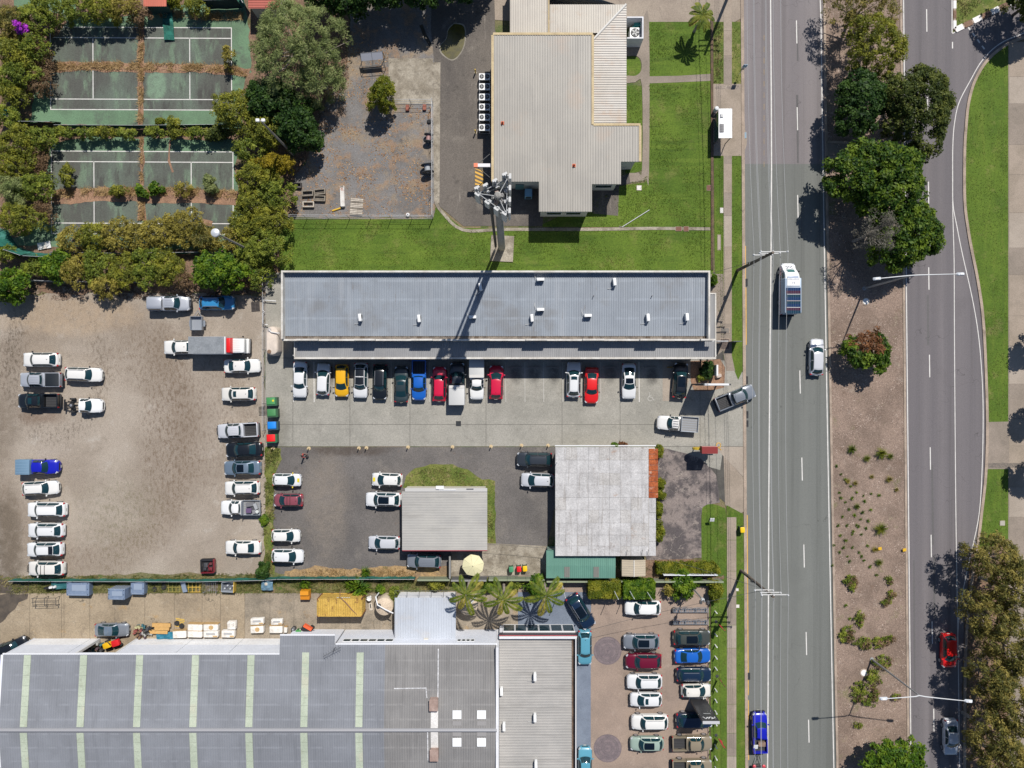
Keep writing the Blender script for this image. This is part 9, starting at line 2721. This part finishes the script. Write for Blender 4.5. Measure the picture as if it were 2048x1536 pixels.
STRAW=leaf_mat('blade_straw',(0.20,0.125,0.055),(0.34,0.225,0.10),(0.48,0.34,0.17),.2,.8)
east_a=[(x+5,y)for x,y in right_kerb if 80<y<843]+[(2015,843),(2015,95)]
east_b=[(x+5,y)for x,y in right_kerb if 940<y<1560]+[(2015,1560),(2015,940)]
grass_stuff('lawn_grass',[[(572,442),(866,440),(872,418),(925,462),(1085,462),(1420,462),(1424,542),(562,542)],[(1085,452),(1240,374),(1299,350),(1299,170),(1419,167),(1419,452)],[(1299,46),(1419,46),(1419,146),(1299,151)],[(1251,174),(1282,174),(1282,340),(1251,345)]],45,.16,.06,.05,GRASS_M,3,.35)
grass_stuff('verge_grass',[[(1429,310),(1446,310),(1446,700),(1432,590)],[(1465,310),(1483,310),(1485,735),(1476,750),(1464,700)],[(1465,46),(1482,46),(1482,166),(1465,166)],[(1404,1030),(1424,1010),(1450,1030),(1452,1140),(1404,1135)],[(1418,1175),(1452,1160),(1453,1540),(1418,1540)],[(1474,1035),(1489,1035),(1494,1540),(1474,1540)]],30,.13,.06,.055,GRASS_M,4,.6)
grass_stuff('roadside_grass',[east_a,east_b],30,.13,.06,.055,GRASS_M,6,.3)
grass_stuff('mound_grass',[[(810,972),(830,940),(905,932),(960,958),(990,964),(990,1085),(972,1085),(972,985)],[(1429,46),(1446,46),(1446,166),(1429,166)],[(1912,-10),(1975,-10),(1915,52)]],60,.22,.07,.055,GRASS_D,7,.5)
grass_stuff('dry_grass',[ribbon_px([(95,134),(200,132),(283,133),(380,135),(460,138),(495,146)],15),ribbon_px([(283,30),(282,255)],10),ribbon_px([(108,388),(200,383),(283,382),(360,384),(475,388)],16),ribbon_px([(284,275),(284,372)],5),ribbon_px([(284,400),(284,440)],12),ribbon_px([(320,28),(400,34),(486,32)],14)],190,.42,.06,.05,STRAW,8,.9)
grass_stuff('boundary_weeds',[[(-20,1150),(130,1152),(300,1150),(540,1146),(540,1185),(-20,1185)],[(545,1160),(830,1160),(900,1160),(900,1182),(545,1184)],[(531,895),(560,897),(552,940),(546,1146),(529,1146)]],95,.35,.08,.045,GRASS_D,9,.8)
grass_stuff('straw_patch',[[(640,1140),(690,1136),(700,1152),(640,1153)],[(745,1138),(790,1136),(800,1152),(740,1152)],[(600,1140),(830,1140),(830,1153),(600,1153)]],90,.35,.06,.055,STRAW,10,.7)
def litter_stuff(name,polys,dens,size,z,mat,seed,clumpy):
 r=np.random.default_rng(seed)
 q=scatter(polys,dens,r)
 f=np.array([mnoise.noise(Vector((p[0]*clumpy,p[1]*clumpy,seed)))for p in q])
 q=q[f>r.normal(size=len(q))*.18+.05]
 pos=np.concatenate([q,np.full((len(q),1),z)],1)
 nr=np.tile([0,0,1.0],(len(q),1))+r.normal(size=(len(q),3))*.35
 nr/=np.linalg.norm(nr,axis=1,keepdims=True)
 o=link(name,quads_mesh(name,leaf_quads(pos,nr,size,size*.6,r),mat))
 o['kind']='stuff'
LIT=leaf_mat('litter',(0.17,0.085,0.035),(0.29,0.155,0.07),(0.42,0.28,0.15),.05,1.5)
litter_stuff('fallen_leaves',[[(640,60),(700,60),(776,100),(776,210),(862,212),(862,432),(580,432),(590,350),(640,230),(695,130)]],20,.20,.05,LIT,12,.38)
litter_stuff('bark_chips',[[(mx(y)+5,y)for y in range(-20,1580,100)]+[(ex(y)-5,y)for y in range(1560,-40,-100)]],22,.14,.075,leaf_mat('chips',(0.17,0.12,0.095),(0.34,0.25,0.2),(0.5,0.4,0.34),.02,1.2),13,.5)
litter_stuff('twig_litter',[[(60,570),(300,572),(400,575),(525,580),(525,600),(300,598),(60,600)],[(95,100),(60,200),(20,240),(10,30),(90,30)],[(100,380),(60,460),(90,310)],[(620,220),(690,120),(700,150),(600,330),(590,420),(575,420)]],45,.30,.06,leaf_mat('twigs',(0.07,0.045,0.03),(0.15,0.10,0.07),(0.28,0.21,0.16),.02,1.0),14,.5)
